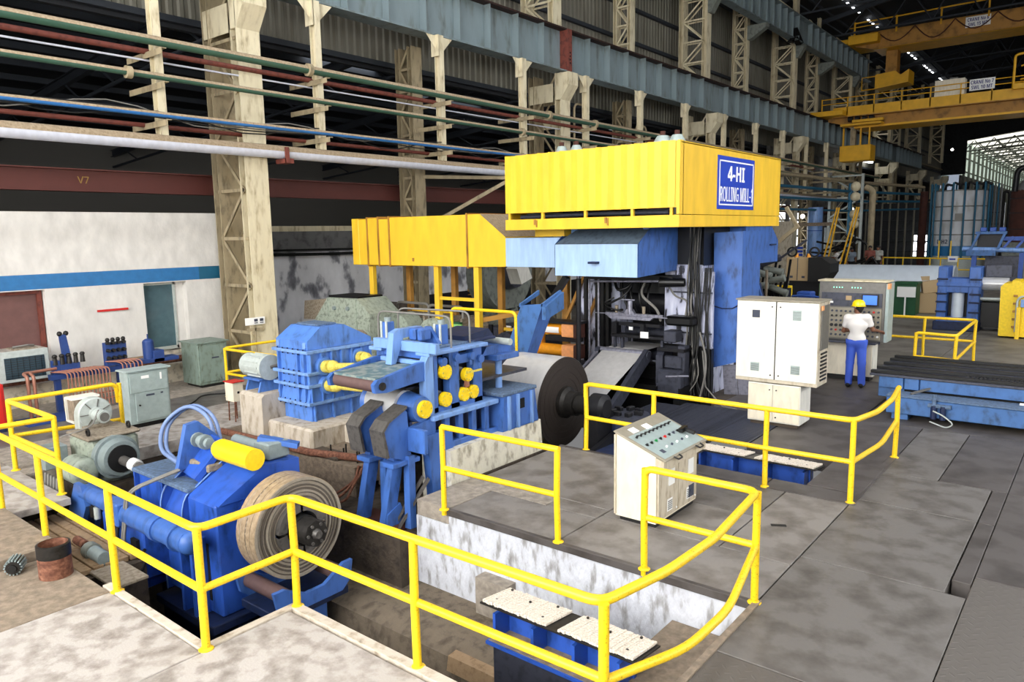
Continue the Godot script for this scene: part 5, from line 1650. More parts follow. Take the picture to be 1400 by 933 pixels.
	for k in 5:
		cy(v(-8.75 + 0.15 * k, -0.1, -6.5 - 0.16 * (k % 2)), v(-8.75 + 0.15 * k, 0.16, -6.5 - 0.16 * (k % 2)), 0.013, -1, 6)
		single("anchor_bolt", "dark_steel", ["leftmost anchor bolt sticking up beside the rusty ground pipe", "second anchor bolt from the left by the ground pipe", "middle anchor bolt by the ground pipe", "fourth anchor bolt from the left by the ground pipe", "anchor bolt nearest the blue deflector fingers"][k], "anchor bolt", "anchor bolts by the ground pipe")
	bx(-9.1, -8.45, -0.3, 0.06, -6.36, -6.62, 0.03)
	single("stone_block", "concrete_dark", "low grey stone block by the anchor bolts at the pit edge", "stone block")
	for k in 3:
		tube(rounded([v(-8.0, 0.0, -6.4 - 0.1 * k), v(-7.9, -0.15, -6.25), v(-8.1 + 0.15 * k, -0.35, -6.0), v(-8.6 + 0.3 * k, -0.4, -5.9)], 0.15), 0.02, 6)
		single("loose_rod", "rust", ["bent rusty rod hanging from the end of the ground pipe, upper", "bent rusty rod beside the ground pipe's end, middle", "lowest bent rusty rod reaching toward the pit"][k], "rod", "rods at the pit edge")

# ---------------------------------------------------------------- pinch rolls and leveller
func cap(x: float, y: float, z: float, r: float, called := "bearing_cover"):
	cy(v(x - 0.06, y, z), v(x + 0.015, y, z), r * 0.98, -1, 20)
	var o := p(called, "cap_yellow")
	for i in 8:
		var t := TAU * i / 8.0
		cy(v(x + 0.01, y + r * 0.78 * sin(t), z + r * 0.78 * cos(t)), v(x + 0.026, y + r * 0.78 * sin(t), z + r * 0.78 * cos(t)), 0.011, -1, 6)
	p("bolt", "spindle_yellow", o)

func build_leveller():
	T = null
	prism([Vector2(-6.62, -0.3), Vector2(-6.62, 0.44), Vector2(-8.55, 0.46), Vector2(-8.6, -0.02), Vector2(-8.6, -0.3)], "x", -6.95, -6.42)
	single("concrete_curb", "lime_curb", "whitewashed concrete curb under the blue leveller on the platform", "curb")
	bx(-7.85, -7.4, -0.3, 0.44, -6.62, -8.6)
	single("concrete_curb", "concrete_dark", "shadowed rear concrete curb under the drive side of the leveller", "curb")
	thing("leveller", "blue pinch roll and leveller stand with yellow bearing covers on a white curb", "leveller", v(-7.35, 0.44, -7.0))
	var xf := -6.6; var xb := -7.5
	# base beams with pockets
	bx(xb - 0.1, xf + 0.08, 0.44, 0.52, -6.3, -7.75, 0.01)
	p("base_plate", "blue")
	for i in 5:
		var z := -6.42 - 0.26 * i
		bx(xf - 0.03, xf + 0.04, 0.5, 0.86, z, z - 0.09, 0.004)
		p("base_rib", "blue")
	bx(xf - 0.14, xf - 0.1, 0.5, 0.88, -6.4, -7.6)
	p("base_web", "blue_dark")
	bx(xf - 0.16, xf + 0.12, 0.86, 0.93, -6.4, -7.68, 0.012)
	p("bed_flange", "blue_pale")
	# near side frame: posts, windows and cap beam
	for side in 2:
		var x := xf if side == 0 else xb
		for q in [[-6.5, -6.62], [-6.84, -7.02], [-7.3, -7.48]]:
			bx(x - 0.14, x, 0.92, 1.68, q[0], q[1], 0.01)
			p("frame_post", "blue")
		bx(x - 0.14, x, 0.92, 1.0, -6.5, -7.48, 0.006)
		p("frame_beam", "blue")
		bx(x - 0.13, x - 0.01, 1.5, 1.62, -6.84, -7.48, 0.006)
		p("frame_beam", "blue")
		bx(x - 0.2, x + 0.05, 1.68, 1.73, -6.42, -7.56, 0.01)
		p("cap_beam", "blue_pale")
		if side == 0:
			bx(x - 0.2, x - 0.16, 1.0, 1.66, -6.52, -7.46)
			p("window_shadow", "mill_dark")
	prism([Vector2(-6.38, 0.93), Vector2(-6.38, 1.6), Vector2(-6.46, 1.72), Vector2(-6.52, 1.72), Vector2(-6.52, 0.93)], "x", xf - 0.1, xf + 0.02)
	p("front_post", "blue_pale")
	cap(xf + 0.03, 1.44, -6.74, 0.098); cap(xf + 0.03, 1.08, -6.73, 0.098)
	cap(xf + 0.03, 1.34, -7.16, 0.093); cap(xf + 0.03, 1.085, -7.08, 0.093); cap(xf + 0.03, 1.09, -7.26, 0.093)
	cap(-6.52, 1.04, -6.3, 0.115)
	for q in [[1.44, -6.74, 0.11], [1.08, -6.73, 0.11], [1.34, -7.16, 0.1], [1.085, -7.08, 0.1], [1.09, -7.26, 0.1]]:
		cy(v(xb + 0.1, q[0], q[1]), v(xf - 0.12, q[0], q[1]), q[2] * 0.9, -1, 18)
		p("work_roll", "roller_steel")
	bx(xf - 0.02, xf + 0.02, 1.17, 1.25, -7.13, -7.19)
	p("stem", "copper")
	bx(xf + 0.03, xf + 0.05, 1.36, 1.385, -7.1, -7.42)
	p("grease_pipe", "spindle_yellow")
	for q in [[-6.7, 1.58], [-6.95, 1.6], [-7.25, 1.58], [-7.42, 1.52]]:
		cy(v(xf - 0.05, q[1], q[0]), v(xf + 0.05, q[1], q[0]), 0.055, -1, 12)
		cy(v(xf, q[1] - 0.12, q[0]), v(xf, q[1], q[0]), 0.025, -1, 8)
		p("adjuster", "blue")
	# top crown with cross beams, cylinders and guards
	bx(xb, xf - 0.12, 1.62, 1.72, -6.5, -6.62, 0.01); bx(xb, xf - 0.12, 1.66, 1.72, -6.95, -7.5, 0.01)
	p("cross_beam", "blue")
	bx(-7.6, -6.43, 1.72, 1.85, -6.42, -6.5, 0.008)
	p("front_cross_plate", "blue_pale")
	bx(-7.5, -6.62, 1.56, 1.62, -6.4, -6.46, 0.008)
	p("tie_bar", "blue_pale")
	prism([Vector2(-6.32, 1.56), Vector2(-6.24, 1.56), Vector2(-6.3, 1.96), Vector2(-6.42, 2.0), Vector2(-6.8, 2.0), Vector2(-6.8, 1.9), Vector2(-6.46, 1.88)], "x", -7.16, -7.05)
	p("swing_arm", "blue_pale")
	for q in [[-7.05, -6.93], [-6.9, -6.82]]:
		bx(q[0], q[1], 1.84, 2.0, -6.55, -6.75, 0.02)
		p("bearing_block", "blue")
	prism([Vector2(-7.1, 1.78), Vector2(-7.0, 2.0), Vector2(-6.93, 2.0), Vector2(-6.75, 1.78)], "z", -6.8, -6.86)
	p("stand_plate", "blue")
	bx(-7.55, -6.7, 1.72, 1.76, -6.55, -7.45, 0.01)
	p("top_plate", "blue_dust")
	for q in [[-7.72, -6.8], [-6.84, -6.95]]:
		bx(q[0] - 0.06, q[0] + 0.06, 1.6, 2.02, q[1] - 0.07, q[1] + 0.07, 0.01)
		p("cylinder_block", "blue")
		for s in [-0.05, 0.05]:
			cy(v(q[0] + s, 1.64, q[1] + 0.075), v(q[0] + s, 2.03, q[1] + 0.075), 0.018, -1, 10)
			p("cylinder_rod", "fan_grey")
		cy(v(q[0], 2.02, q[1]), v(q[0], 2.08, q[1]), 0.05, -1, 12)
		p("cylinder_head", "motor_grey")
	tube(rounded([v(-7.92, 1.62, -6.8), v(-7.92, 2.16, -6.8), v(-6.62, 2.14, -6.9), v(-6.62, 1.72, -6.9)], 0.12), 0.014, 8)
	p("guard_hoop", "cable_grey")
	tube(rounded([v(-7.95, 1.62, -7.2), v(-7.95, 2.16, -7.2), v(-6.7, 2.16, -7.35), v(-6.7, 1.72, -7.35)], 0.12), 0.014, 8)
	p("guard_hoop", "cable_grey")
	bx(-7.4, -6.7, 1.73, 1.77, -7.3, -7.9, 0.01); prism([Vector2(-7.3, 1.77), Vector2(-7.3, 1.82), Vector2(-7.8, 1.88), Vector2(-7.9, 1.77)], "x", -7.35, -6.75)
	p("exit_cover", "blue_dark")
	# entry table: sloping guide plate with its roll and side arm
	prism([Vector2(-5.62, 1.5), Vector2(-5.62, 1.53), Vector2(-6.5, 1.56), Vector2(-6.5, 1.53)], "x", -7.42, -6.64)
	p("guide_plate", "table_plate")
	cy(v(-7.42, 1.43, -5.68), v(-6.68, 1.43, -5.68), 0.085, -1, 20)
	p("entry_roll", "roller_brown")
	prism([Vector2(-5.58, 1.36), Vector2(-5.56, 1.46), Vector2(-5.62, 1.51), Vector2(-6.3, 1.62), Vector2(-6.55, 1.62), Vector2(-6.55, 1.38), Vector2(-6.2, 1.38), Vector2(-5.75, 1.34)], "x", -6.66, -6.6)
	p("side_arm", "blue")
	prism([Vector2(-5.58, 1.36), Vector2(-5.56, 1.46), Vector2(-5.62, 1.51), Vector2(-6.3, 1.62), Vector2(-6.55, 1.62), Vector2(-6.55, 1.38), Vector2(-6.2, 1.38), Vector2(-5.75, 1.34)], "x", -7.44, -7.5)
	p("side_arm", "blue")
	cy(v(-6.66, 1.43, -5.68), v(-6.58, 1.43, -5.68), 0.05, -1, 12)
	p("roll_bearing", "dark_steel")
	bx(-7.4, -6.75, 1.27, 1.3, -6.2, -6.6); bx(-7.4, -6.75, 1.33, 1.36, -6.2, -6.6)
	p("lower_guide", "mill_dark")
	for i in 3:
		bx(-7.2 + 0.2 * i, -7.1 + 0.2 * i, 1.3, 1.36, -6.25 - 0.1 * i, -6.31 - 0.1 * i)
		p("spacer", "copper" if i == 1 else "mill_mid")
	# big deflector roll
	cy(v(-7.38, 1.06, -6.24), v(-6.82, 1.06, -6.24), 0.2, -1, 32)
	p("deflector_roll", "steel")
	for q in [[-6.82, -6.56], [-7.52, -7.38]]:
		cy(v(q[0], 1.04, -6.28), v(q[1], 1.04, -6.28), 0.2, 0.16, 24)
		p("roll_housing", "blue")
	# two deflector fingers on A-frame legs
	for x in [-7.12, -6.68]:
		prism([Vector2(-6.0, 1.1), Vector2(-5.72, 0.98), Vector2(-5.64, 0.89), Vector2(-5.7, 0.6), Vector2(-5.76, 0.54), Vector2(-6.1, 0.4), Vector2(-6.05, 1.05)], "x", x - 0.09, x + 0.09)
		var fg := p("deflector_finger", "blue")
		prism([Vector2(-6.03, 1.13), Vector2(-5.72, 0.995), Vector2(-5.62, 0.89), Vector2(-5.68, 0.55), Vector2(-5.72, 0.55), Vector2(-5.655, 0.88), Vector2(-5.74, 0.975), Vector2(-6.03, 1.1)], "x", x - 0.12, x + 0.12)
		p("wear_strip", "worn_steel", fg)
		bar(v(x - 0.02, 0.5, -5.95), v(x - 0.06, -0.36, -5.78), 0.16, 0.1)
		p("leg", "blue")
		bar(v(x + 0.1, 0.5, -6.05), v(x + 0.16, -0.4, -5.98), 0.1, 0.1)
		p("leg", "blue")
		bx(x - 0.1, x + 0.14, 0.4, 0.46, -5.75, -6.2, 0.006)
		p("finger_base", "blue")
	bx(-7.15, -6.6, 0.72, 0.9, -6.1, -6.14)
	p("tie_plate", "blue_dark")
	bx(-6.62, -6.3, 0.55, 0.85, -6.05, -6.12, 0.01)
	prism([Vector2(-6.08, 0.55), Vector2(-6.08, 0.85), Vector2(-6.45, 0.9), Vector2(-6.45, 0.5)], "x", -6.6, -6.54)
	p("side_bracket", "blue")
	bx(-7.35, -6.6, -0.46, -0.36, -5.72, -6.1, 0.02)
	p("foot_beam", "rust_column")
	prism([Vector2(-5.72, -0.36), Vector2(-5.74, -0.2), Vector2(-5.95, -0.1), Vector2(-6.05, -0.36)], "x", -6.78, -6.66)
	p("foot_gusset", "blue")
	prism([Vector2(-6.4, -0.4), Vector2(-6.3, 0.7), Vector2(-6.75, 0.7), Vector2(-6.8, -0.4)], "x", -6.62, -6.5)
	p("support_plate", "blue")
	# exit side: shorter stand with blue box and pillar
	thing("exit_stand", "blue exit guide stand with a slim pillar, right of the leveller's yellow covers", "machine stand", v(-6.6, 0.44, -8.0))
	prism([Vector2(-7.68, 0.45), Vector2(-7.72, 0.95), Vector2(-8.42, 0.95), Vector2(-8.5, 0.45)], "x", -7.2, -6.42)
	p("pedestal", "blue")
	bx(-7.25, -6.4, 0.95, 1.0, -7.66, -8.45, 0.01)
	p("top_plate", "blue_dust")
	for z in [-7.78, -7.98, -8.3]:
		bx(-6.42, -6.38, 0.46, 0.94, z, z - 0.04)
		p("rib", "blue_pale")
	bx(-6.435, -6.405, 0.72, 0.86, -8.06, -8.16)
	p("slot", "dark_gap")
	cy(v(-6.75, 1.0, -8.0), v(-6.75, 1.45, -8.0), 0.05, -1, 12)
	p("pillar", "blue_pale")
	bx(-7.3, -6.6, 1.42, 1.5, -7.8, -8.3, 0.01); prism([Vector2(-7.65, 1.5), Vector2(-7.75, 1.62), Vector2(-8.3, 1.62), Vector2(-8.4, 1.5)], "x", -7.3, -6.75)
	p("guide_head", "blue")
	cy(v(-7.2, 1.66, -8.1), v(-6.6, 1.66, -8.1), 0.05, -1, 12)
	p("guide_roll", "fan_grey")
	bx(-7.9, -6.7, 1.16, 1.2, -7.5, -8.6)
	p("strip_table", "mill_mid")
	T = null
	for k in 2:
		bar(v(-6.72 + 0.1 * k, -0.4, -5.86), v(-6.5 + 0.1 * k, 0.2, -6.2), 0.06, 0.03)
		single("leaning_bar", "worn_steel", ["steel flat bar leaning on the curb corner, left of two", "steel flat bar leaning on the curb corner, right of two"][k], "steel bar", "leaning bars at the curb")

# ---------------------------------------------------------------- payoff reel with the wide coil
func build_reel():
	var c := v(0, 0.44, -9.74)
	thing("steel_coil", "wide bright steel coil with dark side face on the payoff reel before the mill", "steel coil", v(-7.2, -0.27, -9.72))
	lathe(v(0, c.y, c.z), Vector3.RIGHT, [Vector2(0.742, -7.76), Vector2(0.744, -6.815)], 72)
	p("outer_wrap", "strip_steel")
	var r := 0.25
	var k := 0
	while r < 0.72:
		var r1 := minf(r + 0.03 + 0.012 * (k % 2), 0.738)
		var off := 0.004 * sin(k * 1.9)
		lathe(v(0, c.y, c.z), Vector3.RIGHT, [Vector2(r1, -7.75), Vector2(r1, -6.81 + off), Vector2(r, -6.81 + off), Vector2(r, -6.86)], 72)
		p("wrap", "coil_side_dark")
		r = r1
		k += 1
	thing("payoff_reel", "dark oily payoff reel mandrel with outboard bearing holding the wide coil", "reel", v(-6.3, -1.0, -9.72))
	cy(v(-7.9, c.y, c.z), v(-6.55, c.y, c.z), 0.2, -1, 24)
	p("mandrel", "dark_steel")
	lathe(v(0, c.y, c.z), Vector3.RIGHT, [Vector2(0.26, -6.82), Vector2(0.26, -6.74), Vector2(0.2, -6.7), Vector2(0.2, -6.62), Vector2(0.15, -6.6), Vector2(0.15, -6.1), Vector2(0.0, -6.1)], 28)
	p("hub", "dark_steel")
	lathe(v(0, c.y, c.z), Vector3.RIGHT, [Vector2(0.22, -6.25), Vector2(0.22, -6.05), Vector2(0.14, -6.0), Vector2(0.0, -6.0)], 20)
	p("outboard_bearing", "mill_dark")
	prism([Vector2(-9.45, -1.0), Vector2(-9.5, 0.3), Vector2(-9.6, 0.42), Vector2(-9.85, 0.42), Vector2(-9.98, 0.3), Vector2(-10.1, -1.0)], "x", -6.28, -6.02)
	p("bearing_arm", "mill_dark")
	bx(-6.5, -5.7, -1.4, -1.0, -9.3, -10.2)
	p("bearing_base", "blue_dark")
	prism([Vector2(-9.0, -0.3), Vector2(-9.0, -0.15), Vector2(-10.6, 0.2), Vector2(-10.6, 0.05)], "x", -6.0, -5.92)
	p("slide_plate", "mill_dark")
	bx(-8.9, -7.95, -1.4, 1.0, -9.2, -10.3, 0.02)
	p("reel_housing", "blue_dark")
	bx(-6.0, -4.8, -2.3, -0.12, -9.2, -9.9)
	p("side_frame", "blue_dark")
	bx(-6.5, -4.75, -2.3, -0.22, -10.58, -10.7)
	bx(-8.1, -6.4, -2.3, -0.3, -8.72, -8.88)
	T = get_node("pit")
	p("pit_wall", "concrete_dark")
	bx(-4.75, -4.6, -2.3, -0.2, -8.9, -10.6); bx(-6.4, -4.7, -2.3, -0.2, -8.62, -8.86); bx(-2.8, -2.14, -2.3, -0.2, -9.25, -9.4)
	p("pit_wall", "concrete_dark")
	# threading arm above the coil
	thing("threading_arm", "blue folded sheet threading arm sloping above the wide coil", "threading arm", v(-7.9, 0.9, -10.15))
	var b := [v(-8.46, 1.0, -10.2), v(-7.98, 0.97, -10.2)]
	flat(b[0], b[1], v(-7.58, 1.98, -10.2), v(-8.06, 1.93, -10.2), Vector3.BACK)
	flat(v(-8.46, 1.0, -10.23), v(-7.98, 0.97, -10.23), v(-7.58, 1.98, -10.23), v(-8.06, 1.93, -10.23), Vector3.FORWARD)
	flat(b[0], b[1], v(-7.98, 0.97, -10.23), v(-8.46, 1.0, -10.23), Vector3.DOWN)
	p("front_sheet", "blue_table")
	flat(b[1], v(-7.58, 1.98, -10.2), v(-7.58, 1.98, -10.6), v(-7.98, 0.97, -10.5), Vector3.RIGHT)
	flat(b[1] - v(0.02, 0, 0), v(-7.6, 1.98, -10.2), v(-7.6, 1.98, -10.6), v(-8.0, 0.97, -10.5), Vector3.LEFT)
	p("side_sheet", "blue")
	flat(b[0], v(-8.06, 1.93, -10.2), v(-8.06, 1.93, -10.6), v(-8.46, 1.0, -10.5), Vector3.LEFT)
	p("side_sheet", "blue")
	prism([Vector2(-10.2, 1.93), Vector2(-10.2, 1.98), Vector2(-10.75, 2.18), Vector2(-10.78, 2.12)], "x", -7.62, -7.58)
	prism([Vector2(-10.2, 1.93), Vector2(-10.75, 2.15), Vector2(-10.75, 1.85), Vector2(-10.2, 1.7)], "x", -7.6, -7.52)
	p("lip", "blue_table")
	prism([Vector2(-10.2, 1.9), Vector2(-10.2, 1.96), Vector2(-10.75, 2.16), Vector2(-10.75, 2.08)], "x", -8.1, -8.06)
	p("lip", "blue_table")
	cy(v(-8.52, 0.95, -10.25), v(-7.85, 0.95, -10.25), 0.06, -1, 14)
	p("hinge_roll", "blue")
	prism([Vector2(-9.9, 0.95), Vector2(-10.4, 0.95), Vector2(-10.5, -0.2), Vector2(-10.1, -0.2)], "x", -8.62, -8.52)
	p("hinge_bracket", "slab_brown")

# ---------------------------------------------------------------- four-high mill stand
func wob(pts: Array, r: float, mat: String, called := "hose"):
	tube(rounded(pts, 0.3, 5), r, 7)
	p(called, mat)

func build_mill():
	thing("strip", "bright steel strip rising from the wide coil to the mill's entry table", "steel strip", v(-7.35, 0.0, -11.5))
	var pr := [Vector2(-9.95, -0.24), Vector2(-10.5, 0.02), Vector2(-12.45, 0.86), Vector2(-12.62, 0.915), Vector2(-13.4, 0.92)]
	for i in pr.size() - 1:
		var a: Vector2 = pr[i]; var b: Vector2 = pr[i + 1]
		flat(v(-7.78, a.y, a.x), v(-6.88, a.y, a.x), v(-6.88, b.y, b.x), v(-7.78, b.y, b.x), Vector3.UP)
		flat(v(-7.78, a.y - 0.004, a.x), v(-6.88, a.y - 0.004, a.x), v(-6.88, b.y - 0.004, b.x), v(-7.78, b.y - 0.004, b.x), Vector3.DOWN)
	p("sheet", "strip_steel")
	thing("rolling_mill", "oil blackened four high rolling mill stand with grey white housing posts", "rolling mill", v(-7.35, 0, -13.7))
	# housing posts
	bx(-6.72, -5.93, -1.0, 2.55, -13.0, -14.6, 0.02)
	p("housing_post", "mill_white")
	bx(-8.75, -7.72, -1.0, 2.55, -13.0, -14.6, 0.02)
	p("housing_post", "mill_white")
	bx(-6.74, -5.9, -1.0, 1.02, -12.94, -13.0, 0.02)
	p("oil_apron", "mill_black")
	bx(-8.75, -5.93, 2.3, 3.3, -13.02, -14.6)
	p("housing_top", "mill_black")
	bx(-7.72, -6.72, 0.9, 2.35, -13.55, -14.4)
	p("roll_chocks", "mill_black")
	cy(v(-7.75, 1.75, -13.5), v(-6.72, 1.75, -13.5), 0.26, -1, 24)
	p("backup_roll", "mill_dark")
	cy(v(-7.75, 1.16, -13.35), v(-6.72, 1.16, -13.35), 0.14, -1, 20)
	p("work_roll", "mill_mid")
	cy(v(-7.75, 0.72, -13.35), v(-6.72, 0.72, -13.35), 0.14, -1, 20)
	p("work_roll", "mill_mid")
	# entry frame in front
	for x in [-8.32, -8.05, -7.92, -7.8]:
		bx(x, x + 0.07, 0.3, 2.3, -12.6, -12.7)
		p("entry_column", "mill_black")
	for x in [-8.2, -7.98]:
		cy(v(x, 0.6, -12.62), v(x, 2.25, -12.62), 0.025, -1, 8)
		p("guide_rod", "mill_silver")
	cy(v(-8.1, 2.22, -12.45), v(-6.55, 2.26, -12.45), 0.022, -1, 10)
	p("spray_rail", "mill_silver")
	cy(v(-6.55, 2.24, -12.5), v(-6.1, 2.24, -12.6), 0.1, 0.08, 14)
	p("rail_motor", "mill_black")
	bx(-8.2, -6.3, 2.26, 2.36, -12.5, -12.9)
	p("entry_header", "mill_black")
	bx(-7.75, -6.5, 1.56, 1.62, -12.5, -12.56, 0.008); prism([Vector2(-7.7, 1.56), Vector2(-7.62, 1.5), Vector2(-6.75, 1.5), Vector2(-6.68, 1.56)], "z", -12.48, -12.56)
	p("wiper_beam", "mill_silver")
	bx(-8.0, -7.7, 1.585, 1.6, -12.5, -12.53); bx(-6.7, -6.4, 1.56, 1.575, -12.5, -12.53)
	p("wiper_arm", "mill_silver")
	cy(v(-7.2, 1.6, -12.52), v(-7.2, 1.86, -12.52), 0.05, -1, 12); prism([Vector2(-7.32, 1.6), Vector2(-7.26, 1.7), Vector2(-7.14, 1.7), Vector2(-7.08, 1.6)], "z", -12.48, -12.56)
	p("wiper_cylinder", "mill_silver")
	bx(-7.5, -7.1, 1.87, 1.89, -12.51, -12.53)
	p("pipe_stub", "mill_silver")
	for x in [-7.5, -6.9]:
		cy(v(x, 1.62, -12.52), v(x, 1.76, -12.52), 0.03, 0.035, 10)
		p("wiper_knob", "motor_dust")
	bx(-7.62, -6.4, 1.14, 1.2, -12.5, -12.75, 0.006); bx(-7.62, -7.5, 1.2, 1.42, -12.52, -12.7); bx(-6.98, -6.9, 1.2, 1.42, -12.52, -12.7); bx(-7.6, -6.6, 1.36, 1.42, -12.6, -12.7)
	p("guide_box", "mill_dark")
	bx(-7.2, -7.12, 1.3, 1.36, -12.48, -12.5); bx(-6.95, -6.78, 1.16, 1.28, -12.48, -12.5)
	p("label_plate", "label_white")
	bx(-6.45, -6.2, 1.12, 1.34, -12.45, -12.75, 0.02)
	p("guide_bracket", "mill_mid")
	for x in [-7.62, -7.45, -6.58]:
		bx(x, x + 0.05, 0.9, 1.14, -12.6, -12.66)
		p("guide_leg", "mill_mid")
	bx(-6.5, -5.95, 1.42, 1.6, -12.6, -12.95, 0.04)
	p("coolant_manifold", "mill_black")
	# hoses in the window
	wob([v(-7.65, 2.2, -12.7), v(-7.5, 2.05, -12.55), v(-7.3, 2.1, -12.6), v(-7.25, 2.25, -12.7)], 0.03, "mill_black")
	wob([v(-7.2, 2.25, -12.7), v(-7.3, 1.95, -12.5), v(-7.75, 1.75, -12.5), v(-7.75, 1.62, -12.55), v(-7.35, 1.68, -12.5)], 0.022, "mill_black")
	wob([v(-6.95, 2.25, -12.7), v(-6.98, 2.0, -12.5), v(-6.6, 1.72, -12.5), v(-6.58, 1.5, -12.6)], 0.026, "cable_grey")
	wob([v(-6.45, 2.2, -12.6), v(-6.35, 1.95, -12.75), v(-6.15, 1.9, -12.85), v(-6.2, 1.55, -12.85)], 0.018, "cable_grey")
	wob([v(-7.6, 1.9, -12.6), v(-7.8, 1.8, -12.5), v(-7.6, 1.7, -12.45), v(-7.4, 1.66, -12.5)], 0.018, "mill_black")
	for i in 4:
		wob([v(-7.6 + 0.22 * i, 2.3, -12.9), v(-7.5 + 0.2 * i, 1.9, -12.75 + 0.04 * i), v(-7.3 + 0.12 * i, 1.5, -12.85)], 0.025, "mill_black")
	# entry table, deflector roll and cylinders
	cy(v(-7.9, 0.86, -12.5), v(-6.75, 0.86, -12.5), 0.06, -1, 16)
	p("deflector_roll", "mill_silver")
	bar(v(-7.86, 0.82, -12.55), v(-7.86, 0.0, -10.9), 0.06, 0.2)
	p("table_side", "mill_silver")
	bar(v(-6.8, 0.85, -12.5), v(-6.75, -0.1, -10.9), 0.09, 0.24)
	p("table_side", "mill_mid")
	for x in [-7.88, -6.78]:
		cy(v(x - 0.03, 0.84, -12.44), v(x + 0.05, 0.84, -12.44), 0.08, -1, 12)
		p("roll_bearing", "mill_mid")
	prism([Vector2(-12.5, -0.3), Vector2(-12.5, 0.85), Vector2(-12.62, 0.95), Vector2(-12.9, 0.95), Vector2(-12.9, -0.3)], "x", -6.62, -6.48)
	prism([Vector2(-12.3, -0.3), Vector2(-12.3, 0.35), Vector2(-12.45, 0.5), Vector2(-12.8, 0.5), Vector2(-12.8, -0.3)], "x", -6.5, -6.15)
	p("entry_guide", "mill_mid")
	bx(-6.2, -6.05, 0.0, 1.06, -12.55, -12.75, 0.01)
	p("guide_post", "mill_mid")
	bx(-6.6, -6.05, 0.94, 1.0, -12.5, -12.85)
	p("guide_cap", "mill_dark")
	bx(-6.5, -6.02, 0.1, 0.62, -12.3, -12.5, 0.03); bx(-6.45, -6.1, 0.62, 0.86, -12.5, -12.6, 0.02)
	p("gear_case", "mill_mid")
	cy(v(-6.3, 0.5, -12.3), v(-5.85, 0.56, -12.3), 0.02, -1, 8)
	p("hand_lever", "mill_silver")
	bx(-7.72, -6.72, 1.98, 2.3, -13.0, -13.5)
	p("upper_chock", "mill_black")
	bx(-7.6, -6.8, 0.0, 0.55, -12.9, -13.4)
	p("lower_chock", "mill_black")
	bx(-8.5, -6.0, -0.6, 0.3, -12.3, -12.9)
	p("entry_base", "mill_black")
	thing("oil_drum", "squat dark blue drum with a cluttered oily top in the pit before the mill", "drum", v(-5.95, -0.9, -10.35))
	cy(v(-5.95, -0.9, -10.25), v(-5.95, 0.2, -10.25), 0.34, -1, 24)
	p("shell", "blue_dark")
	lathe(v(-5.95, 0, -10.25), Vector3.UP, [Vector2(0.38, 0.2), Vector2(0.38, 0.26), Vector2(0.3, 0.27), Vector2(0.0, 0.27)], 24)
	p("lid", "mill_mid")
	for i in 7:
		var t := i * 0.9
		ob(v(-5.95 + 0.22 * cos(t), 0.3, -10.25 + 0.22 * sin(t)), Vector3(0.14, 0.07, 0.08), Basis(Vector3.UP, t * 1.7), 0.01)
		p("scrap", "mill_dark")
	T = null
	tube(rounded([v(-5.8, 0.1, -12.7), v(-5.65, 0.6, -12.6), v(-5.75, 0.9, -12.8), v(-5.9, 1.3, -12.85)], 0.3), 0.02, 7)
	single("grey_hose", "cable_grey", "thin grey hose curling to the floor at the mill's right foot", "hose")
	tube([v(-5.86, 0.95, -12.9), v(-5.72, 0.3, -12.75), v(-5.3, 0.02, -12.55), v(-5.0, 0.02, -12.5)], 0.014, 6)
	single("floor_cable", "cable_grey", "pale cable trailing on the floor from the mill's cable bundle", "cable")
	# cable bundle down the right post
	thing("cable_bundle", "bundle of black and grey cables hanging down the mill's right post", "cable bundle", v(-6.05, 0.0, -12.85))
	var r := RandomNumberGenerator.new(); r.seed = 11
	for i in 12:
		var x := -6.16 + 0.02 * i + r.randf_range(-0.01, 0.01)
		var pts := [v(x, 3.25, -12.9)]
		for k in 5:
			pts.append(v(x + r.randf_range(-0.03, 0.03), 2.7 - 0.42 * k, -12.86 + r.randf_range(-0.06, 0.05)))
		pts.append(v(x + r.randf_range(-0.15, 0.2), 0.45, -12.8 + r.randf_range(-0.05, 0.1)))
		pts.append(v(x + r.randf_range(-0.2, 0.25), 0.05, -12.75 + r.randf_range(-0.1, 0.1)))
		tube(rounded(pts, 0.2, 3), 0.011 + 0.004 * (i % 3), 6)
		p("cable", "cable_grey" if i % 4 == 1 else "cable_black")
	for y in [2.02, 1.25]:
		bx(-6.5, -5.72, y, y + 0.025, -12.92, -12.98)
		p("cable_clamp", "mill_mid")
	for i in 5:
		var q := -5.86 + 0.03 * i
		tube(rounded([v(q, 2.5, -12.95), v(q + r.randf_range(-0.05, 0.05), 1.9, -12.92), v(q + r.randf_range(-0.08, 0.05), 1.4, -12.9), v(q + r.randf_range(-0.05, 0.08), 0.9, -12.9), v(q + r.randf_range(-0.1, 0.1), 0.1, -12.85)], 0.2, 3), 0.013, 6)
		p("cable", "cable_black")
	bx(-5.93, -5.72, 0.0, 2.42, -13.0, -13.06)
	T = get_node("rolling_mill")
	p("side_cabinet", "mill_white")
	bx(-5.93, -5.71, -0.2, 0.98, -12.96, -13.07)
	p("oil_apron", "mill_black")
	# upper blue hood at the entry
	thing("entry_hood", "blue exhaust hood with scuffed sloping top above the mill entry", "hood", v(-7.4, 2.38, -12.2))
	var hx0 := -8.25; var hx1 := -6.46
	var hz := [Vector2(-11.5, 2.385), Vector2(-11.5, 2.97), Vector2(-11.97, 3.27), Vector2(-13.1, 3.27), Vector2(-13.1, 2.45)]
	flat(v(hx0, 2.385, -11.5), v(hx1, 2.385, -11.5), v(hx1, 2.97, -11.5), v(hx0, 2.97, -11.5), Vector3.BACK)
	p("front_sheet", "hood_blue_overlit")  # paler than the side sheets because strong light is put into its colour
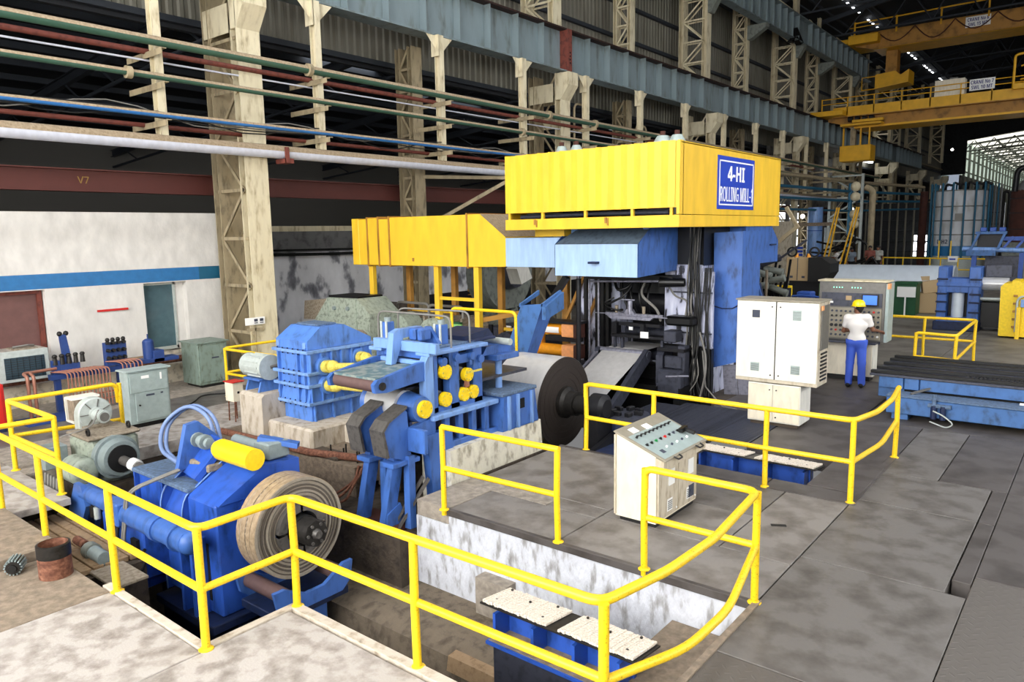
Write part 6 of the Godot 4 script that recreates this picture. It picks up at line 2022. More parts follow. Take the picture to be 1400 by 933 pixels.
	flat(v(hx0, 2.97, -11.5), v(hx1, 2.97, -11.5), v(hx1, 3.27, -11.97), v(hx0 + 0.25, 3.27, -11.97), v(0, 1, 1))
	p("slope_sheet", "blue_hood_top")
	prism(hz, "x", hx1 - 0.01, hx1)
	p("side_sheet", "blue")
	prism(hz, "x", hx0, hx0 + 0.01)
	p("side_sheet", "blue")
	flat(v(hx0 + 0.25, 3.27, -11.97), v(hx1, 3.27, -11.97), v(hx1, 3.27, -13.1), v(hx0 + 0.25, 3.27, -13.1), Vector3.UP)
	p("top_sheet", "blue_hood_top")
	bx(-7.42, -7.25, 2.62, 2.66, -11.36, -11.5, 0.005)
	p("handle", "blue_dark")
	for x in [-8.05, -6.5]:
		bx(x - 0.09, x + 0.04, 3.1, 3.4, -11.9, -11.94)
		p("hanger_tab", "blue_pale")
	# blue cover panels at the right
	thing("mill_cover", "tall streaked blue cover sheet hanging at the mill's right side", "cover panel", v(-5.55, 0.6, -13.5))
	prism([Vector2(-5.9, 3.14), Vector2(-5.34, 3.16), Vector2(-5.34, 0.72), Vector2(-5.86, 0.55)], "z", -13.4, -13.48)
	p("sheet", "blue")
	bx(-5.38, -5.34, 0.75, 3.16, -13.48, -14.3)
	p("return_edge", "blue")
	tube([v(-5.87, 1.75, -13.38), v(-5.7, 1.71, -13.38), v(-5.5, 1.72, -13.38), v(-5.36, 1.8, -13.38)], 0.012, 6)
	p("seam_wire", "blue_dark")
	thing("exit_hood", "blue exit hood behind the tall cover sheet, under the canopy's right end", "hood", v(-5.6, 2.4, -15.2))
	prism([Vector2(-14.2, 2.5), Vector2(-14.2, 3.25), Vector2(-15.6, 3.25), Vector2(-16.0, 2.95), Vector2(-16.0, 2.5)], "x", -7.9, -5.6)
	p("sheet", "blue")
	bx(-5.6, -5.56, 2.85, 2.88, -15.5, -15.8)
	p("handle", "blue_dark")
	T = null
	bx(-8.6, -5.95, 2.55, 3.28, -13.1, -14.5)
	single("blue_housing_cap", "blue_dark", "dark blue housing cap between the entry hood and the tall cover sheet", "housing cap")
	for k in 2:
		ob(v(-5.6 + 0.24 * k, 0.3, -13.62 - 0.12 * k), Vector3(0.26, 0.62, 0.02), Basis(Vector3.RIGHT, 0.2) * Basis(Vector3.UP, 0.35))
		single("leaning_plate", "mill_silver", ["streaked grey sheet leaning at the foot of the blue cover panel", "smaller grey sheet behind the leaning streaked sheet"][k], "steel plate", "")
	# drive side cylinders in orange
	thing("orange_cylinders", "pair of orange hydraulic cylinders with pale end blocks left of the mill entry", "hydraulic cylinders", v(-8.6, 0.55, -12.2))
	for q in [[1.24, 0.135], [0.82, 0.135]]:
		cy(v(-9.15, q[0], -12.2), v(-8.5, q[0], -12.2), q[1] * 0.85, -1, 20); cy(v(-9.22, q[0], -12.2), v(-9.1, q[0], -12.2), q[1], -1, 20)
		p("barrel", "orange")
		bx(-8.52, -8.22, q[0] - 0.13, q[0] + 0.13, -12.07, -12.33, 0.015)
		p("end_block", "orange_pale")
		bx(-8.22, -8.12, q[0] - 0.14, q[0] + 0.14, -12.06, -12.34, 0.01)
		p("mount", "rust_column")
	lathe(v(-9.15, 1.24, -12.2), Vector3.RIGHT, [Vector2(0.117, 0.12), Vector2(0.117, 0.56)], 6, -0.6, 0.5)
	p("label_sleeve", "label_white")
	bx(-9.18, -9.05, 0.9, 1.15, -12.12, -12.28, 0.02)
	p("connector", "orange")
	bx(-9.0, -8.1, 1.38, 1.43, -12.05, -12.4); bx(-9.0, -8.2, 1.0, 1.1, -12.2, -12.4)
	p("support_bar", "mill_dark")
	bx(-8.75, -8.0, 0.5, 0.62, -11.9, -12.4, 0.01); bx(-8.75, -8.0, 0.42, 0.46, -11.85, -12.4); bx(-8.7, -8.1, -0.3, 0.42, -12.0, -12.35)
	p("support_bracket", "mill_mid")
	cy(v(-8.06, 0.4, -12.0), v(-8.04, 2.3, -12.0), 0.05, -1, 12)
	p("support_column", "mill_dark")
	bar(v(-8.6, 2.3, -12.4), v(-9.25, 1.45, -12.4), 0.12, 0.12)
	p("slanting_brace", "mill_black")

# ---------------------------------------------------------------- yellow canopy with the sign
func build_canopy():
	thing("mill_canopy", "big yellow sheet canopy on top of the rolling mill with a blue sign", "canopy", v(-7.4, 3.25, -13.5))
	var x0 := -9.2; var x1 := -5.54; var z0 := -11.2; var z1 := -15.85
	for q in [[x0, x1, z0, z0 - 0.12], [x0, x1, z1, z1 + 0.12], [x1 - 0.12, x1, z0 - 0.12, z1 + 0.12], [x0, x0 + 0.12, z0 - 0.12, z1 + 0.12]]:
		bx(q[0], q[1], 3.25, 3.45, q[2], q[3], 0.004)
		p("frame_beam", "yellow")
	bx(x0 + 0.12, x1 - 0.12, 3.25, 3.27, z0 - 0.12, z1 + 0.12)
	p("floor_sheet", "mill_mid")
	# front sheet with a gap below
	var n := 14
	for i in n:
		var a := lerpf(x0 + 0.02, x1 - 0.08, float(i) / n)
		var b := lerpf(x0 + 0.02, x1 - 0.08, float(i + 1) / n)
		var m := (a + b) / 2
		flat(v(a, 3.57, z0 + 0.0), v(m, 3.57, z0 + 0.006), v(m, 4.64, z0 + 0.006), v(a, 4.65, z0), Vector3.BACK)
		flat(v(m, 3.57, z0 + 0.006), v(b, 3.57, z0), v(b, 4.64, z0), v(m, 4.64, z0 + 0.006), Vector3.BACK)
	flat(v(x0, 3.57, z0 - 0.015), v(x1, 3.57, z0 - 0.015), v(x1, 4.63, z0 - 0.015), v(x0, 4.64, z0 - 0.015), Vector3.FORWARD)
	p("front_sheet", "yellow")
	bx(x1 - 0.02, x1, 3.46, 4.63, z0 - 0.12, z1, 0.0)
	p("side_sheet", "yellow")
	bx(x1 - 0.05, x1, 3.46, 4.64, z0 + 0.0, z0 - 0.14)
	p("corner_post", "yellow")
	bx(x1 - 0.1, x1 - 0.05, 3.46, 4.6, z0 - 0.02, z0 - 0.1)
	p("corner_gap", "mill_black")
	bx(x0, x0 + 0.02, 3.46, 4.64, z0 - 0.1, z1); bx(x0, x1, 3.46, 4.63, z1, z1 + 0.02)
	p("back_sheet", "yellow")
	bx(x0, x1, 4.6, 4.615, z0 - 0.05, z1)
	p("roof_sheet", "yellow")
	for x in [x0 + 0.06, -8.35, -7.4, -6.45, x1 - 0.18]:
		bx(x, x + 0.05, 3.44, 3.6, z0 - 0.02, z0 - 0.07)
		p("gap_post", "yellow")
	for x in [-8.5, -6.95]:
		bx(x, x + 0.04, 3.34, 3.44, z0 + 0.02, z0 - 0.01); bx(x + 0.05, x + 0.075, 3.3, 3.43, z0 + 0.02, z0 - 0.01)
		p("latch", "crane_ochre")
	for i in 4:
		tube([v(x0 + 0.2, 3.5 + 0.03 * (i % 2), z0 - 0.25 - 0.2 * i), v(-7.2, 3.52, z0 - 0.3 - 0.2 * i), v(x1 - 0.3, 3.5 + 0.03 * (i % 3), z0 - 0.25 - 0.18 * i)], 0.04, 8)
		p("pipe", "motor_grey" if i % 2 else "mill_mid")
	for x in [-8.4, -7.1, -6.2]:
		bx(x, x + 0.3, 3.46, 3.7, z0 - 0.8, z0 - 1.2)
		p("valve_block", "mill_dark")
	bx(-8.9, -8.2, 3.12, 3.25, -11.75, -12.6)
	p("skirt", "yellow")
	# sign
	var sg := Node3D.new(); sg.name = "sign"; T.add_child(sg)
	bx(x1, x1 + 0.012, 3.56, 4.5, -12.66, -14.36)
	p("sign_board", "sign_blue", sg)
	for q in [[3.63, 3.655, -12.72, -14.31], [4.40, 4.425, -12.72, -14.31]]:
		bx(x1 + 0.012, x1 + 0.016, q[0], q[1], q[2], q[3])
		p("border", "letter_white", sg)
	for z in [-12.72, -14.28]:
		bx(x1 + 0.012, x1 + 0.016, 3.63, 4.425, z, z - 0.03)
		p("border", "letter_white", sg)
	var bs := Basis(Vector3(0, 0, -1), Vector3(0, 1, 0), Vector3(1, 0, 0))
	text("4-HI", "letter_white", v(x1 + 0.014, 4.2, -13.48), bs, 0.27, 0.78, sg, "lettering")
	text("ROLLING MILL-1", "letter_white", v(x1 + 0.014, 3.83, -13.52), bs, 0.26, 1.5, sg, "lettering", false)
	# top cylinder domes
	var dl := ["left small blue dome cap on the canopy's left half", "right small blue dome cap on the canopy's left half", "larger blue dome cap near the canopy corner", "smaller blue dome cap right of the larger one at the canopy corner"]
	var ds := [[-8.77, -12.5, 0.13], [-8.45, -12.55, 0.13], [-6.53, -12.5, 0.17], [-6.27, -12.55, 0.15]]
	for i in 4:
		thing("cylinder_dome", dl[i], "dome cap", v(ds[i][0], 4.6, ds[i][1]), "")
		cy(v(ds[i][0], 4.6, ds[i][1]), v(ds[i][0], 4.78, ds[i][1]), ds[i][2], -1, 16)
		p("base_ring", "blue")
		cy(v(ds[i][0], 4.78, ds[i][1]), v(ds[i][0], 4.9, ds[i][1]), ds[i][2] * 1.05, ds[i][2] * 0.6, 16)
		p("dome", "cabinet_grey")
		cy(v(ds[i][0], 4.9, ds[i][1]), v(ds[i][0], 4.98, ds[i][1]), 0.05, -1, 8)
		p("stem", "rust_column")

# ---------------------------------------------------------------- yellow fume duct
func build_duct():
	thing("fume_duct", "long yellow rectangular fume duct on yellow legs, turning blue at the mill hood", "duct", v(-11.5, 0, -12.3))
	var z0 := -11.7; var z1 := -13.0
	var xs := [-14.45, -14.2, -13.87, -13.48, -13.1, -10.66]
	for i in 5:
		bx(xs[i], xs[i + 1], 2.5, 3.6 - (0.03 if i % 2 else 0.0), z0, z1, 0.01)
		p("section", "yellow")
	for x in [-13.48, -13.1, -10.66, -13.87]:
		bx(x - 0.02, x + 0.02, 2.47, 3.63, z0 + 0.025, z1)
		p("flange", "crane_ochre")
	prism([Vector2(-10.66, 2.5), Vector2(-9.62, 2.52), Vector2(-9.62, 3.12), Vector2(-10.3, 3.6), Vector2(-10.66, 3.6)], "z", z0, z1)
	p("reducer", "yellow")
	flat(v(-10.3, 3.605, z0), v(-9.62, 3.125, z0), v(-9.62, 3.125, z1), v(-10.3, 3.605, z1), Vector3.UP)
	p("dust_slope", "pipe_dust")
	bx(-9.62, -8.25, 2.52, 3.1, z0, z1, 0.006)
	p("blue_section", "hood_blue_overlit", null, "blue end of the duct beside the hood")
	bx(-12.35, -12.3, 2.6, 2.68, z0 + 0.02, z0)
	p("handle", "crane_ochre")
	for q in [[-13.92, -11.85], [-13.75, -12.9], [-11.72, -11.85], [-10.48, -11.8], [-12.2, -12.9], [-10.75, -12.9], [-9.0, -12.95]]:
		bx(q[0] - 0.07, q[0] + 0.07, 0.0, 2.5, q[1] - 0.06, q[1] + 0.06, 0.006)
		p("leg", "yellow" if q[1] > -12.5 else "crane_ochre")
	for q in [[-11.72, -10.48, 1.75, -11.85], [-13.8, -12.2, 1.3, -12.9], [-10.75, -9.0, 1.0, -12.9], [-14.2, -13.4, 0.62, -11.0]]:
		bx(q[0], q[1], q[2], q[2] + 0.07, q[3] - 0.03, q[3] + 0.03)
		p("cross_bar", "yellow")
	bar(v(-9.0, 1.3, -12.9), v(-8.4, 2.5, -12.9), 0.06, 0.06); bar(v(-8.5, 1.2, -12.9), v(-8.0, 2.3, -12.9), 0.06, 0.06)
	p("diagonal_brace", "crane_ochre")
	bar(v(-10.48, 1.35, -11.85), v(-9.6, 1.55, -12.9), 0.06, 0.1)
	p("diagonal_brace", "crane_ochre")

# ---------------------------------------------------------------- control desks and cabinets
func build_desks():
	# sloping push button desk on the platform
	thing("control_desk", "cream control desk with sloping switch panel standing on the platform by the railings", "control desk", v(-3.88, 0, -7.35))
	prism([Vector2(-4.12, 0.05), Vector2(-4.12, 1.0), Vector2(-3.62, 0.80), Vector2(-3.62, 0.05)], "z", -6.87, -7.86)
	p("body", "panel_cream")
	bx(-4.13, -4.11, 0.07, 0.98, -6.85, -7.88)
	p("back_cover", "panel_cream_side")
	bx(-4.08, -3.64, 0.0, 0.05, -6.9, -7.83)
	p("plinth", "black")
	for z in [-6.895, -7.37]:
		bx(-3.62, -3.6, 0.08, 0.64, z, z - 0.46, 0.004)
		var d := p("door", "panel_cream_side")
		bx(-3.6, -3.596, 0.13, 0.27, z - 0.2, z - 0.32)
		p("vent_plate", "label_white", d)
		for i in 5:
			bx(-3.596, -3.593, 0.15 + 0.022 * i, 0.158 + 0.022 * i, z - 0.21, z - 0.31)
			p("vent_slot", "dark_gap", d)
		bx(-3.6, -3.59, 0.42, 0.6, z - 0.22, z - 0.36, 0.003)
		p("document_pocket", "label_white", d)
		cy(v(-3.6, 0.12, z - 0.42), v(-3.59, 0.12, z - 0.42), 0.012, -1, 8)
		p("lock", "label_white", d)
	bx(-3.6, -3.592, 0.14, 0.28, -7.62, -7.75); bx(-3.592, -3.588, 0.19, 0.23, -7.66, -7.71)
	p("socket", "letter_dark")
	prism([Vector2(-3.62, 0.66), Vector2(-3.62, 0.80), Vector2(-3.52, 0.77), Vector2(-3.52, 0.68)], "z", -6.85, -7.88)
	p("front_box", "panel_cream_side")
	# sloping lid in its own frame
	var o := v(-4.14, 1.015, -6.85)
	var du := (v(-3.5, 0.775, -6.85) - o)
	var dv := v(0, 0, -1.03)
	var nn := dv.cross(du).normalized()
	if nn.y < 0: nn = -nn
	var bs := Basis(du.normalized(), nn, du.normalized().cross(nn))
	ob(o + du / 2 + dv / 2, Vector3(du.length(), 0.02, 1.03), bs, 0.005)
	p("switch_panel", "desk_beige")
	var spot := func(a: float, b: float) -> Vector3: return o + du * a + dv * b + nn * 0.01
	ob(spot.call(0.6, 0.5), Vector3(0.48, 0.004, 0.95), bs)
	p("face_plate", "cabinet_grey")
	for q in [[0.17, 0.24], [0.2, 0.5]]:
		ob(spot.call(q[0], q[1]) + nn * 0.004, Vector3(0.09, 0.008, 0.12), bs, 0.002)
		p("meter", "label_white")
	for i in 9:
		var c: Vector3 = spot.call(0.34, 0.12 + 0.09 * i)
		cy(c, c + nn * 0.03, 0.016, 0.012, 8)
		bar(c + nn * 0.03, c + nn * 0.045 + du * 0.03, 0.012, 0.012)
		p("switch", "button_black")
	for i in 8:
		var c: Vector3 = spot.call(0.56, 0.1 + 0.1 * i)
		cy(c, c + nn * 0.02, 0.014, -1, 8); cy(c, c + nn * 0.004, 0.022, -1, 10)
		p("push_button", ["button_black", "button_black", "button_green", "button_black", "button_red", "button_black", "letter_dark", "button_black"][i])
	for i in 5:
		var c: Vector3 = spot.call(0.76, 0.3 + 0.12 * i)
		cy(c, c + nn * 0.02, 0.014, -1, 8)
		p("push_button", "letter_dark" if i % 2 else "label_white")
	ob(spot.call(0.8, 0.17), Vector3(0.06, 0.006, 0.07), bs)
	p("name_plate", "letter_dark")
	var c2: Vector3 = spot.call(0.62, 0.86)
	bar(c2 + nn * 0.03 - dv * 0.08, c2 + nn * 0.05 + dv * 0.04, 0.05, 0.05); bar(c2 + nn * 0.04, c2 + nn * 0.06 + du * 0.2, 0.04, 0.04)
	p("handset", "button_black")
	for b in [0.25, 0.78]:
		tube(rounded([v(-3.5, 0.79, -6.85 - b - 0.06), v(-3.45, 0.77, -6.85 - b - 0.05), v(-3.45, 0.77, -6.85 - b + 0.05), v(-3.5, 0.79, -6.85 - b + 0.06)], 0.02), 0.01, 6)
		p("clasp", "button_black")
	# tall two door cabinet on a pedestal
	thing("electrical_cabinet", "white two door electrical cabinet on a narrower pedestal behind the long railing", "electrical cabinet", v(-4.1, 0, -12.05))
	bx(-4.75, -3.44, 0.72, 2.05, -11.77, -12.3, 0.006)
	p("body", "panel_cream_side")
	bx(-4.77, -3.42, 2.05, 2.075, -11.74, -12.33, 0.005)
	p("roof", "desk_beige")
	for q in [[-4.74, -4.105], [-4.095, -3.45]]:
		bx(q[0], q[1], 0.78, 2.04, -11.75, -11.77, 0.004)
		var d := p("door", "panel_white")
		var mid: float = (q[0] + q[1]) / 2
		var inner: float = q[1] - 0.06 if q[0] < -4.2 else q[0] + 0.06
		for y in [0.85, 1.96]:
			cy(v(inner, y, -11.75), v(inner, y, -11.74), 0.012, -1, 8)
			p("lock", "dark_steel", d)
		bx(mid - 0.07, mid + 0.07, 0.9, 1.04, -11.74, -11.75)
		p("vent", "cabinet_grey", d)
		for i in 6:
			bx(mid - 0.065, mid + 0.065, 0.91 + 0.02 * i, 0.915 + 0.02 * i, -11.735, -11.74)
			p("vent_slat", "panel_line", d)
		if q[0] < -4.2:
			bx(mid - 0.06, mid + 0.06, 1.78, 1.9, -11.735, -11.75); bx(mid - 0.035, mid + 0.035, 1.81, 1.87, -11.73, -11.735)
			p("meter", "letter_dark", d)
		else:
			bx(mid - 0.065, mid + 0.065, 1.76, 1.92, -11.74, -11.75)
			p("vent", "cabinet_grey", d)
			for i in 6:
				bx(mid - 0.06, mid + 0.06, 1.775 + 0.023 * i, 1.78 + 0.023 * i, -11.735, -11.74)
				p("vent_slat", "panel_line", d)
	bx(-4.107, -4.093, 0.78, 2.04, -11.748, -11.77)
	p("door_gap", "dark_gap")
	for i in 8:
		bx(-3.44, -3.425, 0.8 + 0.06 * i, 0.83 + 0.06 * i, -11.9, -12.2, 0.003)
		p("louvre", "dark_steel")
	bx(-3.44, -3.42, 1.3, 2.0, -11.85, -12.22, 0.004)
	p("side_panel", "desk_grey")
	bx(-3.425, -3.41, 1.93, 2.0, -11.8, -11.9)
	p("red_label", "orange_pale")
	bx(-4.54, -3.69, 0.06, 0.70, -11.8, -12.32, 0.006)
	p("pedestal", "panel_white")
	for q in [[-4.53, -4.13], [-4.12, -3.7]]:
		bx(q[0], q[1], 0.08, 0.68, -11.785, -11.8, 0.003)
		var d := p("pedestal_door", "panel_cream")
		for y in [0.15, 0.6]:
			var xx: float = q[1] - 0.05 if q[0] < -4.4 else q[0] + 0.05
			cy(v(xx, y, -11.785), v(xx, y, -11.775), 0.012, -1, 8)
			p("lock", "dark_steel", d)
	bx(-4.5, -3.73, 0.0, 0.06, -11.84, -12.3)
	p("plinth", "concrete_dark")
	# operator's desk
	thing("operator_panel", "grey operator control panel with blue screen and rows of knobs before the worker", "control panel", v(-4.15, 0, -16.55))
	bx(-4.8, -3.5, 0.86, 2.08, -16.32, -16.75, 0.01)
	p("body", "desk_grey")
	bx(-4.82, -3.46, 2.08, 2.11, -16.28, -16.78, 0.005)
	p("roof", "cream")
	bx(-3.5, -3.44, 0.86, 2.06, -16.3, -16.76, 0.006)
	p("side_frame", "cabinet_grey")
	bx(-3.47, -3.43, 1.95, 2.06, -16.28, -16.45)
	p("side_label", "orange_pale")
	bx(-4.74, -3.56, 0.9, 1.54, -16.29, -16.32, 0.004)
	p("knob_plate", "desk_beige")
	bx(-4.74, -3.56, 1.57, 1.85, -16.3, -16.32)
	p("screen_bay", "mill_mid")
	bx(-3.95, -3.62, 1.6, 1.83, -16.28, -16.3, 0.003)
	p("screen_frame", "mill_dark")
	bx(-3.92, -3.65, 1.62, 1.81, -16.275, -16.28)
	p("screen", "screen")
	bx(-4.25, -4.14, 1.7, 1.79, -16.28, -16.3)
	p("paper_note", "carton")
	bx(-4.7, -4.5, 1.63, 1.67, -16.285, -16.3)
	p("label_strip", "label_white")
	for i in 8:
		ball(v(-4.5 + 0.055 * i + (0.14 if i > 3 else 0.0), 1.96, -16.3), Vector3(0.013, 0.013, 0.013), 6)
		p("pilot_lamp", "led")
	for rr in 6:
		for cc in 13:
			var x := -4.69 + 0.09 * cc
			var y := 1.47 - 0.1 * rr
			cy(v(x, y, -16.29), v(x, y, -16.26), 0.022 if rr != 3 else 0.034, -1, 7)
			p("knob", ["letter_dark", "button_black", "letter_dark", "button_black", "letter_dark", "letter_dark"][rr] if (cc * 7 + rr * 3) % 11 else ("button_red" if cc % 2 else "label_white"))
	bx(-4.76, -3.6, 0.82, 0.86, -16.1, -16.4, 0.006)
	p("shelf", "mill_mid")
	bx(-4.66, -3.72, 0.1, 0.82, -16.4, -16.8, 0.006)
	p("pedestal", "panel_cream")
	bx(-3.72, -3.7, 0.1, 0.82, -16.42, -16.78)
	p("side_cover", "panel_white")
	bx(-4.62, -3.76, 0.0, 0.1, -16.45, -16.75)
	p("plinth", "black")

# ---------------------------------------------------------------- long blue track table at the right
func build_track_table():
	thing("track_table", "long low blue steel table with black rails on top at the right edge", "track table", v(-0.5, 0, -14.5))
	bx(-3.02, 2.2, 0.26, 0.62, -13.9, -15.7, 0.01)
	p("bed", "blue_table")
	for q in [[-3.0, -2.62], [-2.6, -2.38], [-2.36, 2.2]]:
		bx(q[0], q[1], 0.44, 0.63, -13.82, -13.9, 0.006)
		p("upper_beam", "blue_table")
	bx(-2.6, 2.2, 0.28, 0.43, -13.85, -13.9)
	p("side_gap", "dark_gap")
	bx(-2.78, 2.2, 0.1, 0.38, -13.4, -13.82, 0.01)
	p("lower_beam", "blue_table")
	bx(-2.78, 2.2, 0.385, 0.405, -13.37, -13.84, 0.004)
	p("ledge_strip", "blue_dust")
	bx(-2.7, -2.45, -0.02, 0.12, -13.45, -13.85, 0.006)
	p("foot", "blue_table")
	for x in [-0.6, 1.2]:
		bx(x, x + 0.25, -0.02, 0.12, -13.55, -13.85)
		p("foot", "blue_table")
	bx(-3.15, 2.2, 0.63, 0.67, -13.8, -15.75, 0.006)
	p("deck", "mill_mid")
	for z in [-13.86, -14.3, -14.8, -15.3, -15.68]:
		bx(-3.15, 2.2, 0.67, 0.72, z, z - 0.1, 0.006)
		p("rail", "mill_black")
	for i in 40:
		bx(-1.7 + 0.06 * i, -1.67 + 0.06 * i, 0.67, 0.735, -13.96, -14.05)
		p("rack_tooth", "mill_dark")
	bar(v(-2.45, 0.42, -13.6), v(-2.2, 0.5, -13.85), 0.04, 0.03)
	p("lever", "desk_grey")
	for x in [-0.95, -0.8]:
		bx(x, x + 0.06, 0.405, 0.43, -13.7, -13.76)
		p("loose_nut", "label_white")
	for k in 2:
		cy(v(-2.06 + 0.13 * k, 0.1, -13.33), v(-2.06 + 0.13 * k, 0.32, -13.33), 0.045, -1, 12)
		p("filter_bowl", "blue_dark")
	cy(v(-2.06, 0.3, -13.33), v(-2.06, 0.5, -13.33), 0.03, -1, 10); bx(-2.15, -1.82, 0.29, 0.34, -13.3, -13.4, 0.006)
	p("regulator", "blue_dust")
	tube(rounded([v(-2.06, 0.24, -13.28), v(-1.9, 0.2, -13.2), v(-1.75, 0.08, -13.2), v(-1.85, 0.0, -13.22), v(-2.1, 0.06, -13.28)], 0.08), 0.012, 6)
	p("hose", "fan_grey")

# ---------------------------------------------------------------- far end of the hall
func build_far():
	# machines just beyond the mill
	thing("exit_rollers", "stack of grey roll motors and pipes just right of the mill under the canopy corner", "roll motors", v(-6.9, 0, -19.5))
	var rm := RandomNumberGenerator.new(); rm.seed = 9
	for q0 in [[-7.05, 2.25], [-7.0, 1.95], [-7.1, 1.68], [-6.8, 1.35], [-6.25, 2.35], [-6.15, 2.12], [-6.0, 1.87], [-5.95, 1.62], [-6.6, 1.72], [-6.55, 2.05], [-6.45, 1.4]]:
		var q := [-7.42 + (q0[0] + 7.1) * 0.6, q0[1]]
		var zz := -18.8 - 0.6 * rm.randf()
		var dy := rm.randf_range(-0.08, 0.1)
		cy(v(q[0] - 0.25, q[1] - dy, zz), v(q[0] + 0.16, q[1] + dy, zz), 0.085, -1, 12); cy(v(q[0] + 0.16, q[1] + dy, zz), v(q[0] + 0.24, q[1] + dy * 1.3, zz), 0.1, 0.09, 12)
		p("roll_motor", "far_grey" if rm.randf() < 0.6 else "mill_mid")
	bx(-7.5, -6.7, 0.0, 1.6, -19.6, -20.3)
	p("frame", "mill_dark")
	for k in 9:
		bar(v(-7.4 + 0.1 * k, 1.2 + 0.1 * (k % 3), -19.5), v(-7.2 + 0.09 * k, 2.4 - 0.15 * (k % 4), -19.5), 0.05, 0.05)
	p("linkage", "mill_black")
	for x in [-6.9, -6.3]:
		bar(v(x - 0.4, 2.4, -19.2), v(x + 0.3, 2.9, -19.2), 0.05, 0.05)
		p("pipe_strut", "mill_mid")
	for x in [-6.35, -5.8]:
		lathe(v(x, 2.6, -19.2), v(0, 0, 1), [Vector2(0.13, -0.02), Vector2(0.13, 0.02), Vector2(0.09, 0.02), Vector2(0.09, -0.02), Vector2(0.13, -0.02)], 16)
		p("ring", "black")
	bar(v(-6.75, 2.55, -18.2), v(-5.9, 3.25, -18.2), 0.09, 0.09); bar(v(-5.9, 3.2, -18.2), v(-6.2, 3.7, -18.2), 0.08, 0.08)
	p("bent_pipe", "cream_dirty")
	cy(v(-6.55, 0.5, -18.0), v(-6.55, 2.2, -18.0), 0.035, -1, 8)
	p("stand_pipe", "slab_brown")
	thing("exit_guide", "dark blue slanting guide plate right of the mill's tall cover sheet", "guide plate", v(-6.6, 0, -17.0))
	prism([Vector2(-7.05, 0.0), Vector2(-6.55, 1.95), Vector2(-6.35, 1.95), Vector2(-5.8, 0.0)], "z", -17.0, -17.1)
	p("plate", "blue_dark")
	bar(v(-6.42, 1.95, -16.98), v(-5.98, 0.5, -16.98), 0.1, 0.12)
	p("edge_beam", "blue")
	thing("pump_row", "row of small blue pumps behind the white electrical cabinet", "pumps", v(-6.2, 0, -21.5))
	for i in 4:
		var x := -7.6 + 0.75 * i
		bx(x, x + 0.4, 0.9, 1.25 + 0.18 * (i % 2), -21.2, -21.6, 0.03)
		cy(v(x - 0.2, 1.05, -21.4), v(x + 0.55, 1.05, -21.4), 0.14, -1, 14)
		p("pump", "blue_far")
	bx(-8.0, -4.8, 0.0, 0.9, -21.2, -22.0)
	p("bed", "blue_dark")
	tube(rounded([v(-7.8, 1.2, -21.1), v(-6.6, 1.35, -21.1), v(-5.4, 1.2, -21.1), v(-4.9, 1.0, -21.1)], 0.3), 0.03, 6)
	p("pipe", "blue_far")
	bx(-7.5, -6.95, 1.25, 1.6, -20.95, -21.15, 0.01)
	p("yellow_box", "cap_yellow")
	tube(rounded([v(-5.75, 0.9, -21.0), v(-5.75, 1.75, -21.0), v(-5.2, 1.75, -21.0), v(-5.2, 0.9, -21.0)], 0.1), 0.03, 6)
	p("hoop", "blue_far")
	thing("beacon_cabinet", "beige two door cabinet with amber beacons beside a black hood behind the pumps", "electrical cabinet", v(-8.3, 0, -26.0))
	bx(-8.78, -8.02, 1.4, 2.2, -26.0, -26.5, 0.01)
	p("body", "carton")
	bx(-8.41, -8.39, 1.42, 2.18, -25.99, -26.0)
	p("door_gap", "letter_dark")
	for x in [-8.65, -8.25]:
		bx(x, x + 0.1, 1.5, 1.57, -25.985, -26.0)
		p("vent", "letter_dark")
	for x in [-8.5, -8.1]:
		cy(v(x, 2.2, -26.2), v(x, 2.33, -26.2), 0.07, 0.05, 12)
		p("beacon", "orange")
	prism([Vector2(-8.02, 1.38), Vector2(-7.5, 1.38), Vector2(-7.3, 1.7), Vector2(-7.3, 2.0), Vector2(-7.6, 2.2), Vector2(-8.02, 2.2)], "z", -25.9, -26.9)
	p("black_hood", "black")
	bx(-8.7, -7.4, 0.0, 1.4, -26.1, -26.9)
	p("stand", "mill_dark")
	bx(-7.6, -7.2, 0.8, 1.36, -25.8, -26.0, 0.02)
	single("green_box", "green_light", "light green box just under the black hood's right side", "box")
	# pale panels and blue vessel by the bright windows
	T = null
	bx(-17.1, -14.6, 0.0, 3.6, -44.0, -44.2)
	struct("wall_panel", "panel_cream_side")
	bx(-17.0, -16.8, 0.0, 8.2, -46.0, -62.0)
	struct("wall_far_left", "wall_grey")
	for q in [[-47.4, -49.0], [-50.0, -51.6]]:
		for y in [1.7, 2.75, 3.8]:
			bx(-16.79, -16.75, y, y + 0.9, q[0], q[1])
			struct("window_6", "day_window")
	thing("blue_vessel", "tall pale blue cylindrical vessel before the bright far windows", "vessel", v(-14.0, 0, -46.2))
	cy(v(-14.0, 0, -46.2), v(-14.0, 4.4, -46.2), 0.42, -1, 24)
	p("shell", "blue_pale")
	cy(v(-13.35, 0, -46.6), v(-13.35, 3.2, -46.6), 0.2, -1, 14)
	p("side_pipe", "fan_grey")
	for y in [1.5, 3.0]:
		cy(v(-14.0, y, -46.2), v(-14.0, y + 0.05, -46.2), 0.45, -1, 24)
		p("band", "blue_far")
	bx(-15.6, -12.8, 3.3, 3.5, -45.7, -45.8)
	single("far_beam", "slab_brown", "short brown beam crossing in front of the pale blue vessel", "beam")
	thing("notice", "small blue notice with three lines on a pale far panel", "notice", v(-14.2, 1.5, -40.0))
	bx(-14.3, -13.9, 1.55, 2.15, -43.9, -43.95)
	p("board", "panel_cream")
